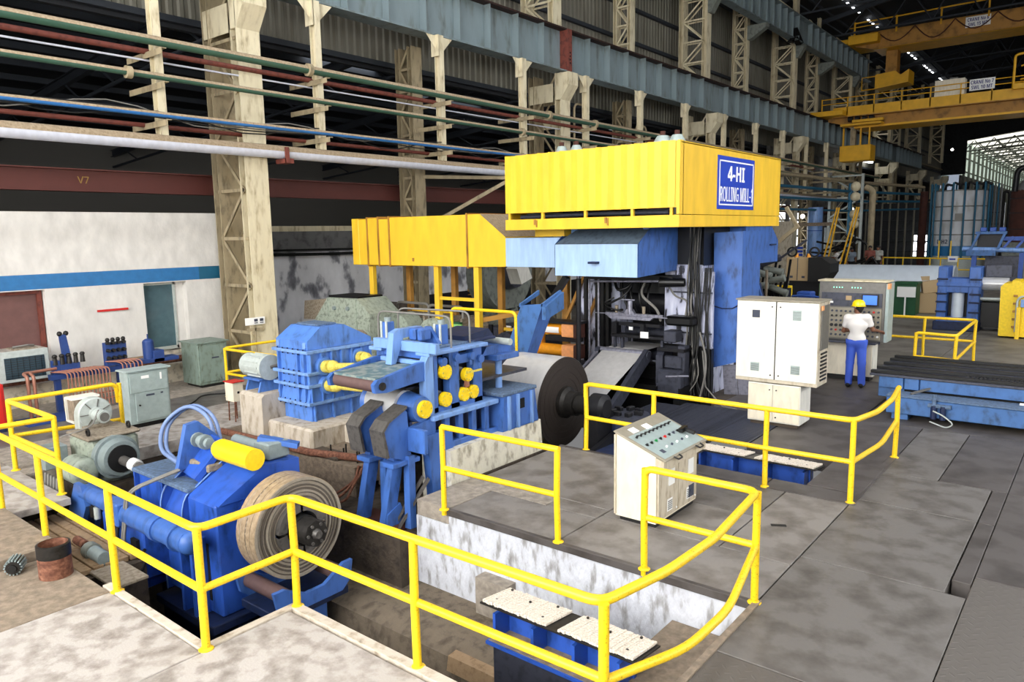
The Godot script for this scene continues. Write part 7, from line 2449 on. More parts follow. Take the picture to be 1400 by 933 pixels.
	for k in 3:
		bx(-14.28, -13.92, 1.6 + 0.2 * k, 1.72 + 0.2 * k, -43.87, -43.9)
		p("blue_line", "sign_blue")
	# far clutter of dark hoses and pipes
	thing("hose_tangle", "dark tangle of pipes and hoses behind the standing group of workers", "pipes", v(-11.0, 0, -42.0))
	var r := RandomNumberGenerator.new(); r.seed = 5
	for i in 16:
		var a := v(-12.6 + r.randf() * 2.6, 0.9 + r.randf() * 1.6, -41.5 - r.randf())
		tube(rounded([a, a + v(r.randf_range(-0.6, 0.6), r.randf_range(-0.2, 0.6), 0), a + v(r.randf_range(-0.9, 0.9), r.randf_range(-0.6, 0.4), 0)], 0.2), 0.06, 6)
		p("pipe", "mill_black")
	bx(-12.4, -10.0, 0.0, 1.1, -41.8, -42.6)
	p("base", "mill_dark")
	for k in 2:
		bar(v(-12.1 + 0.85 * k, 0.0, -40.5), v(-11.2 + 0.95 * k, 4.2, -40.5), 0.07, 0.07)
		bar(v(-11.8 + 0.85 * k, 0.0, -40.5), v(-11.1 + 0.95 * k, 4.2, -40.5), 0.07, 0.07)
		single("yellow_ladder", "crane_yellow", ["faint yellow ladder left of the far flasks", "brighter yellow ladder above the standing group"][k], "ladder", "ladders above the workers")
	for k in 2:
		for y in [3.9 + 1.5 * k]:
			thing("flask_pair", ["pair of pale round flasks low beside the far steel column", "pair of pale round flasks high beside the far steel column"][k], "flasks", v(-11.2, y, -44.0))
			ball(v(-11.25, y, -44.0), Vector3(0.27, 0.27, 0.27), 12)
			p("flask", "cream")
			ball(v(-11.25, y - 0.55, -44.0), Vector3(0.27, 0.25, 0.27), 12)
			p("flask", "cream")
			cy(v(-11.25, 0.0, -44.35), v(-11.25, y + 0.3, -44.35), 0.05, -1, 6)
			p("stand", "mill_dark")
	tube(rounded([v(-10.6, 0.0, -45.0), v(-10.6, 5.2, -45.0), v(-11.0, 5.4, -45.0)], 0.3), 0.17, 10)
	single("far_pipe", "cream_dirty", "tall pale pipe rising behind the standing workers", "pipe")
	# lattice tower in white
	thing("lattice_tower", "white lattice tower frame lit by the far windows, left of the far flasks", "lattice tower", v(-13.8, 0, -52.0))
	for x in [-14.9, -12.9]:
		bx(x - 0.08, x + 0.08, 0.0, 6.6, -52.0, -52.15)
		p("leg", "fan_grey")
	for k in 4:
		bar(v(-14.9, 1.0 + 1.4 * k, -52.0), v(-12.9, 2.3 + 1.4 * k, -52.0), 0.1, 0.1) if k % 2 == 0 else bar(v(-12.9, 1.0 + 1.4 * k, -52.0), v(-14.9, 2.3 + 1.4 * k, -52.0), 0.1, 0.1)
		bar(v(-14.9, 2.3 + 1.4 * k, -52.0), v(-12.9, 2.3 + 1.4 * k, -52.0), 0.1, 0.1)
		p("brace", "fan_grey")
	cy(v(-13.5, 1.5, -51.6), v(-13.5, 6.0, -51.6), 0.12, -1, 10)
	p("teal_pipe", "teal")
	# dark grid of pipes and frames
	thing("pipe_rack", "dark far rack of thin vertical pipes and beams left of the white tanks", "pipe rack", v(-13.0, 0, -62.0))
	for i in 9:
		cy(v(-15.0 + 0.55 * i, 0, -62.0), v(-15.0 + 0.55 * i, 5.5 + 0.4 * (i % 3), -62.0), 0.07, -1, 6)
		p("upright", "cladding")
	for k in 6:
		tube([v(-15.3, 1.4 + 0.75 * k, -62.1), v(-10.4, 1.3 + 0.75 * k, -62.1)], 0.06, 6)
		p("cross_pipe", "cladding_dark")
	for k in 2:
		bx(-11.9 + 0.65 * k, -11.7 + 0.68 * k, 0.9, 2.5, -63.5, -63.6)
		p("window_gap", "day_window")
	bx(-17.0, -10.5, 0.0, 5.0, -66.0, -66.2)
	p("dark_sheet", "cladding_dark")
	# pipes running along the wall toward the tanks
	for k in 4:
		tube([v(-14.25, 6.1 - 0.62 * k, -40.0), v(-13.5, 6.1 - 0.62 * k, -52.0), v(-10.8, 5.9 - 0.5 * k, -60.0)], 0.1 - 0.012 * k, 8)
		single("bridge_pipe", "teal" if k else "cream_dirty", ["topmost grey pipe crossing toward the white tanks", "second teal pipe crossing toward the white tanks", "third teal pipe crossing toward the white tanks", "lowest thin teal pipe crossing toward the white tanks"][k], "pipe", "pipes bridging to the tanks")
	thing("rust_column", "dark rust red column standing left of the white tanks", "column", v(-10.3, 0, -57.5))
	cy(v(-10.3, 0, -57.5), v(-10.3, 5.5, -57.5), 0.24, -1, 14)
	p("shaft", "rust_column")
	cy(v(-10.3, 2.0, -57.5), v(-10.3, 2.1, -57.5), 0.28, -1, 14)
	p("ring", "rust_column")
	thing("storage_tank", "white banded storage tank with blue foot and teal uprights", "tank", v(-7.6, 0, -53.5))
	cy(v(-7.6, 1.95, -53.5), v(-7.6, 5.3, -53.5), 1.45, -1, 40)
	p("shell", "tank_white")
	cy(v(-7.6, 1.35, -53.5), v(-7.6, 1.95, -53.5), 1.47, -1, 40)
	p("blue_band", "tank_band")
	cy(v(-7.6, 0.0, -53.5), v(-7.6, 1.35, -53.5), 1.4, -1, 40)
	p("base", "fan_grey")
	for y in [2.6, 3.45, 4.3, 5.25]:
		lathe(v(-7.6, y, -53.5), Vector3.UP, [Vector2(1.46, 0), Vector2(1.49, 0.01), Vector2(1.49, 0.06), Vector2(1.46, 0.07)], 40)
		p("hoop", "desk_grey")
	for i in 16:
		var t := TAU * i / 16.0 + 0.1
		cy(v(-7.6 + 1.56 * cos(t), 1.2, -53.5 + 1.56 * sin(t)), v(-7.6 + 1.56 * cos(t), 5.75, -53.5 + 1.56 * sin(t)), 0.06, -1, 6)
		p("upright", "teal")
	var tb := Basis(Vector3.UP, -0.35)
	text("L-H2", "letter_dark", v(-8.2, 2.22, -52.12), tb, 0.26, 0.62, T, "lettering")
	bx(-7.6, -7.2, 3.5, 3.9, -52.02, -52.06)
	p("badge", "desk_grey")
	for i in 6:
		tube(rounded([v(-8.4 + 0.4 * i, 5.3, -53.2), v(-8.3 + 0.4 * i, 5.7 + 0.1 * (i % 2), -53.0), v(-7.9 + 0.4 * i, 5.6, -53.0)], 0.1), 0.07, 6)
		p("roof_pipe", "mill_dark")
	for i in 5:
		cy(v(-6.2 + 0.16 * i, 1.4, -54.5), v(-6.2 + 0.16 * i, 5.6 + 0.1 * (i % 2), -54.5), 0.05, -1, 6)
		p("side_pipe", "teal" if i % 2 else "tank_grey")
	thing("silver_tank", "narrow silver vessel right behind the white banded tank", "tank", v(-6.4, 0, -62.0))
	cy(v(-6.5, 0, -62.0), v(-6.5, 4.7, -62.0), 0.45, -1, 20)
	p("shell", "tank_grey")
	for y in [2.4, 3.2, 4.0]:
		cy(v(-6.5, y, -62.0), v(-6.5, y + 0.06, -62.0), 0.47, -1, 20)
		p("hoop", "mill_mid")
	tube(rounded([v(-6.1, 0.0, -61.0), v(-6.1, 5.4, -61.0), v(-5.75, 5.4, -61.0), v(-5.75, 0.0, -61.0)], 0.25), 0.1, 8)
	single("black_pipe", "black", "bent black pipe between the silver vessel and the dark tank", "pipe")
	thing("dark_tank", "dark rusty red and grey tank cut by the right edge of the picture", "tank", v(-3.7, 0, -51.0))
	lathe(v(-3.7, 0, -51.0), Vector3.UP, [Vector2(1.05, 2.2), Vector2(1.05, 5.0), Vector2(0.5, 5.7), Vector2(0.0, 5.8)], 32)
	p("shell", "tank_grey")
	lathe(v(-3.7, 0, -51.0), Vector3.UP, [Vector2(1.06, 2.2), Vector2(1.06, 5.0), Vector2(0.6, 5.5)], 10, PI * 1.05, PI * 1.65)
	p("rust_shell", "rust_column")
	for y in [2.9, 3.8, 4.6]:
		cy(v(-3.7, y, -51.0), v(-3.7, y + 0.05, -51.0), 1.08, -1, 32)
		p("hoop", "mill_dark")
	bx(-4.9, -2.6, 0.0, 2.2, -50.2, -51.8)
	p("stand", "far_grey")
	tube(rounded([v(-4.5, 5.0, -50.0), v(-4.45, 6.2, -50.0), v(-3.8, 6.4, -50.0)], 0.3), 0.14, 8)
	p("vent_pipe", "mill_dark")
	bx(-5.75, -5.55, 1.6, 4.9, -63.0, -63.1); bx(-5.35, -5.2, 1.6, 4.9, -63.0, -63.1)
	struct("window_7", "day_window")
	# big white furnace tube
	thing("furnace_tube", "long smooth white horizontal furnace tube behind the green box", "furnace", v(-7.5, 0, -34.0))
	cy(v(-10.8, 0.95, -34.0), v(-4.8, 0.95, -34.0), 0.66, -1, 32)
	p("shell", "furnace_white")
	for x in [-10.0, -7.8, -5.6]:
		bx(x, x + 0.25, 0.0, 0.6, -33.6, -34.4)
		p("saddle", "far_grey")
	bx(-6.1, -5.1, 0.0, 0.6, -32.6, -33.2, 0.02)
	p("base_block", "far_grey")
	T = null
	rail("far yellow walkway railing above the white furnace tube", [Vector2(-9.9, -45.0), Vector2(-8.9, -45.0), Vector2(-7.6, -45.0), Vector2(-7.1, -45.0), Vector2(-6.3, -45.0), Vector2(-5.6, -45.0)], [[v(-9.95, 1.5, -45.0), v(-4.9, 1.45, -45.0)]], [[v(-9.95, 0.9, -45.0), v(-4.9, 0.88, -45.0)]], 0.035, 1.5)
	for x in [-7.25, -6.7]:
		bx(x, x + 0.06, 1.4, 2.4, -45.0, -45.06)
	T = get_node("railing_007")
	p("gate_post", "rail_yellow")
	thing("white_notice", "small white and blue notice hung on the far yellow walkway railing", "notice", v(-6.9, 1.3, -44.9))
	bx(-6.75, -6.3, 1.3, 1.6, -44.88, -44.9)
	p("board", "label_white")
	bx(-6.68, -6.4, 1.4, 1.48, -44.87, -44.88)
	p("print", "sign_blue")
	bx(-8.9, -8.0, 0.0, 0.9, -44.0, -44.6)
	single("far_machine", "blue_far", "small dark blue machine just under the far yellow railing", "machine")
	# green box, sign and carton
	thing("green_cabinet", "dark green metal box behind a white sign on a post near the operator panel", "box", v(-5.8, 0, -30.0))
	bx(-6.15, -5.4, 0.0, 1.12, -29.8, -30.5, 0.01)
	p("body", "green_box")
	bx(-6.2, -5.35, 1.12, 1.18, -29.75, -30.55, 0.01)
	p("lid", "green_box")
	thing("post_sign", "blank white signboard on a thin post in front of the green box", "sign", v(-5.7, 0, -29.4))
	bx(-5.95, -5.35, 0.68, 1.05, -29.4, -29.43, 0.004)
	p("board", "label_white")
	bx(-5.7, -5.65, 0.0, 0.7, -29.4, -29.44)
	p("post", "label_white")
	thing("carton", "brown cardboard carton tilted on a pale drum beside the green box", "carton", v(-5.15, 0.75, -31.0))
	ob(v(-5.1, 0.98, -31.0), Vector3(0.7, 0.45, 0.5), Basis(Vector3.BACK, 0.15) * Basis(Vector3.UP, 0.3), 0.01)
	p("box", "carton")
	flat(v(-5.4, 1.2, -30.7), v(-5.15, 1.22, -30.7), v(-5.2, 1.36, -30.95), v(-5.5, 1.34, -30.95), Vector3.UP)
	p("flap", "carton")
	bx(-5.5, -4.85, 0.0, 0.75, -30.7, -31.3, 0.02)
	single("pale_stand", "carton", "pale box stand under the tilted cardboard carton", "stand")
	# blue roll stand with the bright roll
	thing("roll_stand", "blue twin column roll stand with a pale roll in its window, far right", "roll stand", v(-3.6, 0, -26.3))
	bx(-4.14, -3.88, 0.0, 1.95, -26.0, -26.9, 0.02); bx(-3.32, -3.02, 0.0, 1.95, -26.0, -26.9, 0.02)
	p("column", "blue")
	bx(-3.9, -3.3, 1.16, 1.6, -26.02, -26.8, 0.02); bx(-4.16, -3.0, 1.36, 1.46, -25.97, -26.9, 0.01); bx(-3.9, -3.3, 0.0, 0.4, -26.02, -26.9, 0.02)
	p("crosshead", "blue")
	bx(-4.2, -2.98, -0.0, 0.28, -25.92, -27.0, 0.02)
	p("base", "blue_dark")
	bx(-3.88, -3.32, 0.4, 1.16, -26.5, -26.6)
	p("window_back", "mill_black")
	cy(v(-3.6, 0.4, -26.25), v(-3.6, 1.16, -26.25), 0.17, -1, 16)
	p("pale_roll", "furnace_white")
	for y in [0.55, 0.85, 1.1, 1.55]:
		for x in [-4.16, -3.28]:
			bx(x, x + 0.3, y, y + 0.05, -25.95, -26.02, 0.01)
			p("bolt_bar", "blue_dark")
	thing("steel_roll", "bright steel roll lying between the blue roll stand and the yellow guard", "roll", v(-2.8, 0.0, -26.6))
	cy(v(-3.02, 1.42, -26.6), v(-2.35, 1.42, -26.6), 0.2, -1, 24)
	p("roll", "steel")
	for k in 5:
		cy(v(-3.02, 0.98 - 0.02 * k, -26.3 - 0.12 * k), v(-2.45, 0.98 - 0.02 * k, -26.3 - 0.12 * k), 0.05, -1, 10)
		p("table_roller", "fan_grey")
	bx(-3.0, -2.35, 0.1, 0.86, -26.4, -27.0)
	p("frame", "mill_black")
	bx(-2.98, -2.3, 1.62, 2.0, -26.6, -27.0, 0.02)
	p("top_guard", "mill_mid")
	thing("yellow_guard", "bright yellow machine guard with rounded top at the right picture edge", "guard", v(-1.9, 0, -25.2))
	prism([Vector2(-2.38, 0.05), Vector2(-2.4, 1.45), Vector2(-2.32, 1.55), Vector2(-2.15, 1.56), Vector2(-2.13, 1.64), Vector2(-1.95, 1.64), Vector2(-1.93, 1.57), Vector2(-0.9, 1.57), Vector2(-0.9, 0.05)], "z", -25.0, -25.9)
	p("shell", "cap_yellow")
	for k in 5:
		bx(-2.08, -1.98, 0.3 + 0.22 * k, 0.36 + 0.22 * k, -24.94, -25.0, 0.006)
		p("hinge", "crane_ochre")
	tube(rounded([v(-1.98, 0.2, -24.9), v(-1.98, 1.1, -24.9), v(-1.9, 1.2, -24.9), v(-1.4, 1.2, -24.9)], 0.1), 0.03, 8)
	p("hoop", "fan_grey")
	bx(-1.9, -1.6, 0.9, 1.12, -24.9, -24.96, 0.01)
	p("plate", "blue_pale")
	bx(-1.98, -1.88, -0.02, 0.9, -24.85, -24.95, 0.01)
	p("front_post", "rail_yellow")
	thing("blue_gantry", "blue pipe gantry with a tilted square frame over the rolls at the right", "gantry", v(-3.0, 0, -33.0))
	tube([v(-4.5, 2.3, -33.0), v(-1.0, 2.2, -33.0)], 0.09, 8)
	p("main_pipe", "blue_pale")
	bar(v(-4.3, 2.05, -32.9), v(-3.95, 2.95, -32.9), 0.1, 0.08); bar(v(-3.35, 2.3, -32.9), v(-3.15, 2.9, -32.9), 0.1, 0.08); bx(-4.1, -3.1, 2.85, 2.95, -32.9, -33.0); bx(-4.35, -3.4, 2.05, 2.25, -32.85, -33.0)
	p("tilted_frame", "blue_table")
	for k in 3:
		bx(-3.95 + 0.3 * k, -3.75 + 0.3 * k, 2.95, 3.1, -32.9, -33.1, 0.02)
		p("motor", "blue_far")
	bx(-4.05, -3.25, 2.25, 2.85, -33.2, -33.25)
	p("dark_panel", "mill_dark")
	for x in [-4.1, -2.6, -1.9]:
		bx(x - 0.08, x + 0.08, 0.0, 2.3, -33.0, -33.15)
		p("post", "blue_far")
	for k in 4:
		bar(v(-3.2 + 0.4 * k, 2.3, -33.0), v(-2.9 + 0.4 * k, 2.75, -33.0), 0.08, 0.08)
		p("strut", "blue_far")
	bx(-3.2, -1.0, 2.6, 2.75, -33.1, -33.25)
	p("upper_beam", "blue_far")
	bx(-3.85, -1.2, 0.9, 2.0, -34.0, -34.3)
	p("rear_panel", "mill_mid")
	thing("grey_post", "grey jointed post above the yellow guard at the right edge", "post", v(-2.0, 1.5, -28.0))
	bx(-2.15, -1.9, 1.5, 2.3, -28.0, -28.3, 0.03)
	p("post", "far_grey")
	# lamps in the far dark
	for q in [[-16.3, 4.6, -63.0, "small bright lamp above the far flasks"], [-16.3, 7.4, -23.6, "small bright lamp in the dark under the crane girder"], [-13.5, 10.8, -88.0, "pair of bright far lamps left of the lit roof"], [-15.8, 7.2, -58.0, "small lamp under the lower crane cab"], [-15.0, 3.9, -47.0, "bright lamp near the far white windows"]]:
		thing("lamp", q[3], "lamp", Vector3(q[0], q[1], q[2]))
		cy(Vector3(q[0], q[1] + 0.12, q[2]), Vector3(q[0], q[1] + 1.6 if q[1] < 9.0 else 15.4, q[2]), 0.015, -1, 6)
		p("cord", "black")
		ball(Vector3(q[0], q[1], q[2]), Vector3(0.09, 0.09, 0.09) * (1.0 if q[2] > -40 else 1.5), 8)
		p("bulb", "lamp_glow")
		var ol := OmniLight3D.new(); ol.name = "lamp_glow_light"; ol.position = Vector3(q[0], q[1], q[2]); ol.light_energy = 0.4; ol.light_size = 0.1; ol.shadow_enabled = true; ol.omni_range = 60.0; ol.omni_attenuation = 2.0
		add_child(ol, true)
	bx(-16.9, -16.6, 8.9, 10.6, -64.0, -64.8)
	struct("window_8", "day_window")
	bx(-16.9, -16.6, 8.6, 10.0, -67.0, -70.0)
	struct("window_9", "day_window")

# ---------------------------------------------------------------- overhead cranes
func build_cranes():
	thing("overhead_crane", "upper yellow overhead crane with cable festoons and a cab hanging below", "overhead crane", v(-5.0, 12.0, -55.0))
	prism([Vector2(-14.7, 15.1), Vector2(-13.2, 14.65), Vector2(8.0, 14.65), Vector2(8.0, 15.75), Vector2(-13.4, 15.75), Vector2(-14.0, 15.5), Vector2(-14.7, 15.5)], "z", -54.2, -54.35)
	p("bridge_girder", "crane_ochre")
	bx(-13.2, 8.0, 14.63, 14.68, -54.2, -56.6)
	p("bottom_plate", "crane_yellow")
	bx(-13.2, 8.0, 14.68, 15.7, -56.45, -56.6)
	p("rear_girder", "crane_ochre")
	bx(-15.2, -13.0, 15.1, 15.4, -53.6, -57.2, 0.02)
	p("end_carriage", "crane_yellow")
	bx(-14.6, -12.8, 15.0, 15.55, -53.5, -54.2, 0.02)
	p("end_platform", "crane_yellow")
	tube([v(-14.4, 16.4, -54.0), v(8.0, 16.6, -54.0)], 0.05, 6)
	p("hand_rail", "crane_yellow")
	for i in 9:
		bx(-14.4 + 2.5 * i, -14.3 + 2.5 * i, 15.5, 16.5, -54.0, -54.06)
		p("rail_post", "crane_yellow")
	for y in [15.55, 15.8, 16.05]:
		tube([v(-14.6, y, -53.6), v(-12.8, y, -53.6)], 0.03, 5)
		p("platform_rail", "crane_yellow")
	for i in 5:
		var pts := []
		for k in 9:
			var t := k / 8.0
			pts.append(v(-13.0 + 2.2 * i + 2.2 * t, 15.7 - 0.75 * sin(PI * t) - (0.15 if i == 1 else 0.0) * sin(PI * t), -54.1))
		tube(pts, 0.035, 5)
		p("festoon_cable", "rust_column")
	var tag := Node3D.new(); tag.name = "crane_sign"; T.add_child(tag)
	bx(-8.05, -6.75, 15.05, 15.65, -54.12, -54.18)
	p("sign_board", "label_white", tag)
	text("CRANE No 8", "letter_blue", v(-7.4, 15.47, -54.1), Basis(), 0.2, 1.1, tag, "lettering")
	text("SWL 15 MT", "letter_blue", v(-7.4, 15.2, -54.1), Basis(), 0.2, 1.0, tag, "lettering")
	bx(-12.6, -11.9, 12.9, 14.6, -55.0, -55.8, 0.02)
	p("cab_hanger", "crane_ochre")
	prism([Vector2(-13.1, 12.2), Vector2(-11.1, 12.4), Vector2(-11.1, 13.2), Vector2(-11.6, 12.9), Vector2(-11.9, 13.2), Vector2(-13.1, 13.1)], "z", -54.6, -56.2)
	p("cab", "crane_yellow")
	tube([v(-13.9, 12.2, -54.6), v(-13.9, 13.0, -54.6), v(-13.1, 13.0, -54.6)], 0.04, 5); tube([v(-13.9, 12.2, -54.6), v(-13.1, 12.2, -54.6)], 0.04, 5)
	p("cab_rail", "crane_yellow")
	thing("overhead_crane", "lower yellow overhead crane with white control cabinet on its walkway", "overhead crane", v(-5.0, 7.0, -51.0))
	bx(-14.2, 8.0, 9.95, 10.5, -49.5, -49.56)
	p("walkway_skirt", "crane_yellow")
	bx(-14.2, 8.0, 9.9, 9.95, -49.5, -50.3)
	p("walkway", "crane_ochre")
	prism([Vector2(-14.6, 9.75), Vector2(-13.0, 9.3), Vector2(8.0, 9.3), Vector2(8.0, 10.0), Vector2(-14.6, 10.0)], "z", -50.0, -50.2)
	p("bridge_girder", "crane_ochre")
	bx(-13.0, 8.0, 9.2, 9.32, -49.8, -52.2)
	p("bottom_flange", "crane_yellow")
	bx(-13.0, 8.0, 9.3, 10.2, -52.0, -52.2)
	p("rear_girder", "crane_ochre")
	bx(-15.3, -13.4, 9.95, 10.25, -48.6, -53.0, 0.02)
	p("end_carriage", "crane_yellow")
	bx(-13.6, -11.3, 9.3, 9.42, -49.0, -49.8); bx(-12.9, -11.2, 9.45, 9.6, -48.9, -49.2)
	p("drive_platform", "crane_yellow")
	for k in 4:
		cy(v(-13.2 + 0.4 * k, 9.7, -49.2), v(-12.95 + 0.4 * k, 9.7, -49.2), 0.16, -1, 10)
		p("drive_motor", "mill_dark")
	for y in [10.75, 11.05]:
		tube([v(-14.9, y, -49.5), v(8.0, y + 0.1, -49.5)], 0.03, 5)
		p("hand_rail", "crane_yellow")
	for i in 12:
		bx(-14.9 + 1.5 * i, -14.84 + 1.5 * i, 10.0, 11.1, -49.5, -49.55)
		p("rail_post", "crane_yellow")
	bx(-8.7, -7.2, 10.0, 11.4, -49.6, -50.3, 0.02)
	p("control_cabinet", "panel_cream")
	for x in [-8.5, -7.8]:
		bx(x, x + 0.3, 10.15, 10.4, -49.56, -49.6)
		p("vent", "letter_dark")
	bx(-8.95, -8.7, 10.0, 11.3, -49.55, -50.2)
	p("cage", "dark_steel")
	bx(-8.0, -7.6, 11.4, 11.5, -49.8, -50.1)
	p("cabinet_cap", "desk_grey")
	var tag2 := Node3D.new(); tag2.name = "crane_sign"; T.add_child(tag2)
	bx(-6.95, -5.75, 10.6, 11.2, -49.42, -49.48)
	p("sign_board", "label_white", tag2)
	text("CRANE No 7", "letter_blue", v(-6.35, 11.03, -49.4), Basis(), 0.2, 1.08, tag2, "lettering")
	text("SWL 10 MT", "letter_blue", v(-6.35, 10.76, -49.4), Basis(), 0.2, 1.0, tag2, "lettering")
	tube(rounded([v(-4.9, 10.4, -49.4), v(-4.9, 12.2, -49.4), v(-2.5, 12.5, -49.4)], 0.15), 0.07, 6); tube([v(-4.6, 10.9, -49.4), v(-2.5, 11.2, -49.4)], 0.05, 5); tube([v(-4.6, 11.6, -49.4), v(-2.5, 11.9, -49.4)], 0.05, 5)
	p("trolley_rail", "crane_yellow")
	bx(-4.9, -2.5, 10.4, 10.7, -49.2, -51.0, 0.02)
	p("trolley", "crane_yellow")
	bx(-3.9, -3.0, 10.9, 12.0, -50.0, -51.0)
	p("hoist", "green_box")
	for x in [-13.7, -12.7, -12.2]:
		bx(x, x + 0.09, 7.9, 9.3, -50.0, -50.1)
		p("cab_hanger", "crane_yellow")
	bx(-13.3, -13.0, 8.1, 9.3, -50.2, -50.5)
	p("cab_ladder", "cream_dirty")
	bx(-13.8, -12.0, 7.25, 8.2, -49.8, -51.0, 0.03)
	p("cab", "crane_yellow")
	# grease on the runway
	T = null

# ---------------------------------------------------------------- workers
func sdf_mesh(bones: Array, cell: float, k: float, ylo := -1e9, yhi := 1e9):
	# bones: [a, b, ra, rb]; smooth union, meshed as surface nets
	var lo := Vector3(1e9, 1e9, 1e9); var hi := -lo
	for b in bones:
		var m: float = maxf(b[2], b[3]) + k + cell * 2
		lo = lo.min(b[0] - Vector3.ONE * m).min(b[1] - Vector3.ONE * m)
		hi = hi.max(b[0] + Vector3.ONE * m).max(b[1] + Vector3.ONE * m)
	var nx := int((hi.x - lo.x) / cell) + 2
	var ny := int((hi.y - lo.y) / cell) + 2
	var nz := int((hi.z - lo.z) / cell) + 2
	var f := PackedFloat32Array(); f.resize(nx * ny * nz); f.fill(1.0)
	for b in bones:
		var A: Vector3 = b[0]; var B: Vector3 = b[1]
		var m: float = maxf(b[2], b[3]) + k + cell
		var l := ((A.min(B) - Vector3.ONE * m) - lo) / cell
		var h := ((A.max(B) + Vector3.ONE * m) - lo) / cell
		var ab := B - A
		var dd := maxf(ab.length_squared(), 1e-8)
		for iy in range(maxi(0, int(l.y)), mini(ny - 1, int(h.y) + 1) + 1):
			for iz in range(maxi(0, int(l.z)), mini(nz - 1, int(h.z) + 1) + 1):
				for ix in range(maxi(0, int(l.x)), mini(nx - 1, int(h.x) + 1) + 1):
					var q := lo + Vector3(ix, iy, iz) * cell
					var t := clampf((q - A).dot(ab) / dd, 0, 1)
					var d := q.distance_to(A + ab * t) - lerpf(b[2], b[3], t)
					var id := (iy * nz + iz) * nx + ix
					var g := f[id]
					if g - d > k: f[id] = d
					elif d - g < k:
						var w := 0.5 + 0.5 * (g - d) / k
						f[id] = lerpf(g, d, w) - k * w * (1.0 - w)
	if ylo > -1e8 or yhi < 1e8:
		for iy in ny:
			var yy := lo.y + iy * cell
			var cut := maxf(ylo - yy, yy - yhi)
			if cut < -cell * 2: continue
			for j in range(iy * nz * nx, (iy + 1) * nz * nx): f[j] = maxf(f[j], cut)
	var vid := {}
	var pos := []
	var nor := []
	var step := [1, nx, nx * nz]
	for iy in ny - 1:
		for iz in nz - 1:
			for ix in nx - 1:
				var id := (iy * nz + iz) * nx + ix
				var s := 0
				var c := [f[id], f[id + 1], f[id + nx], f[id + nx + 1], f[id + nx * nz], f[id + nx * nz + 1], f[id + nx * nz + nx], f[id + nx * nz + nx + 1]]
				for w in c:
					if w < 0.0: s += 1
				if s == 0 or s == 8: continue
				var sum := Vector3(); var n := 0
				for e in [[0, 1], [2, 3], [4, 5], [6, 7], [0, 2], [1, 3], [4, 6], [5, 7], [0, 4], [1, 5], [2, 6], [3, 7]]:
					var u: float = c[e[0]]; var w2: float = c[e[1]]
					if (u < 0.0) != (w2 < 0.0):
						var t := u / (u - w2)
						var pa := Vector3(e[0] & 1, e[0] >> 2, (e[0] >> 1) & 1)
						var pb := Vector3(e[1] & 1, e[1] >> 2, (e[1] >> 1) & 1)
						sum += pa.lerp(pb, t); n += 1
				vid[id] = pos.size()
				pos.append(lo + (Vector3(ix, iy, iz) + sum / n) * cell)
				nor.append(Vector3(c[1] + c[3] + c[5] + c[7] - c[0] - c[2] - c[4] - c[6], c[4] + c[5] + c[6] + c[7] - c[0] - c[1] - c[2] - c[3], c[2] + c[3] + c[6] + c[7] - c[0] - c[1] - c[4] - c[5]).normalized())
	for id in vid:
		for ax in 3:
			var j: int = id + step[ax]
			if j >= f.size() or (f[id] < 0.0) == (f[j] < 0.0): continue
			var s1: int = step[(ax + 1) % 3]; var s2: int = step[(ax + 2) % 3]
			var q := [id, id - s1, id - s1 - s2, id - s2]
			if not (vid.has(q[1]) and vid.has(q[2]) and vid.has(q[3])): continue
			var w := []
			for e in q: w.append(vid[e])
			tri(pos[w[0]], pos[w[1]], pos[w[2]], nor[w[0]], nor[w[1]], nor[w[2]])
			tri(pos[w[0]], pos[w[2]], pos[w[3]], nor[w[0]], nor[w[2]], nor[w[3]])

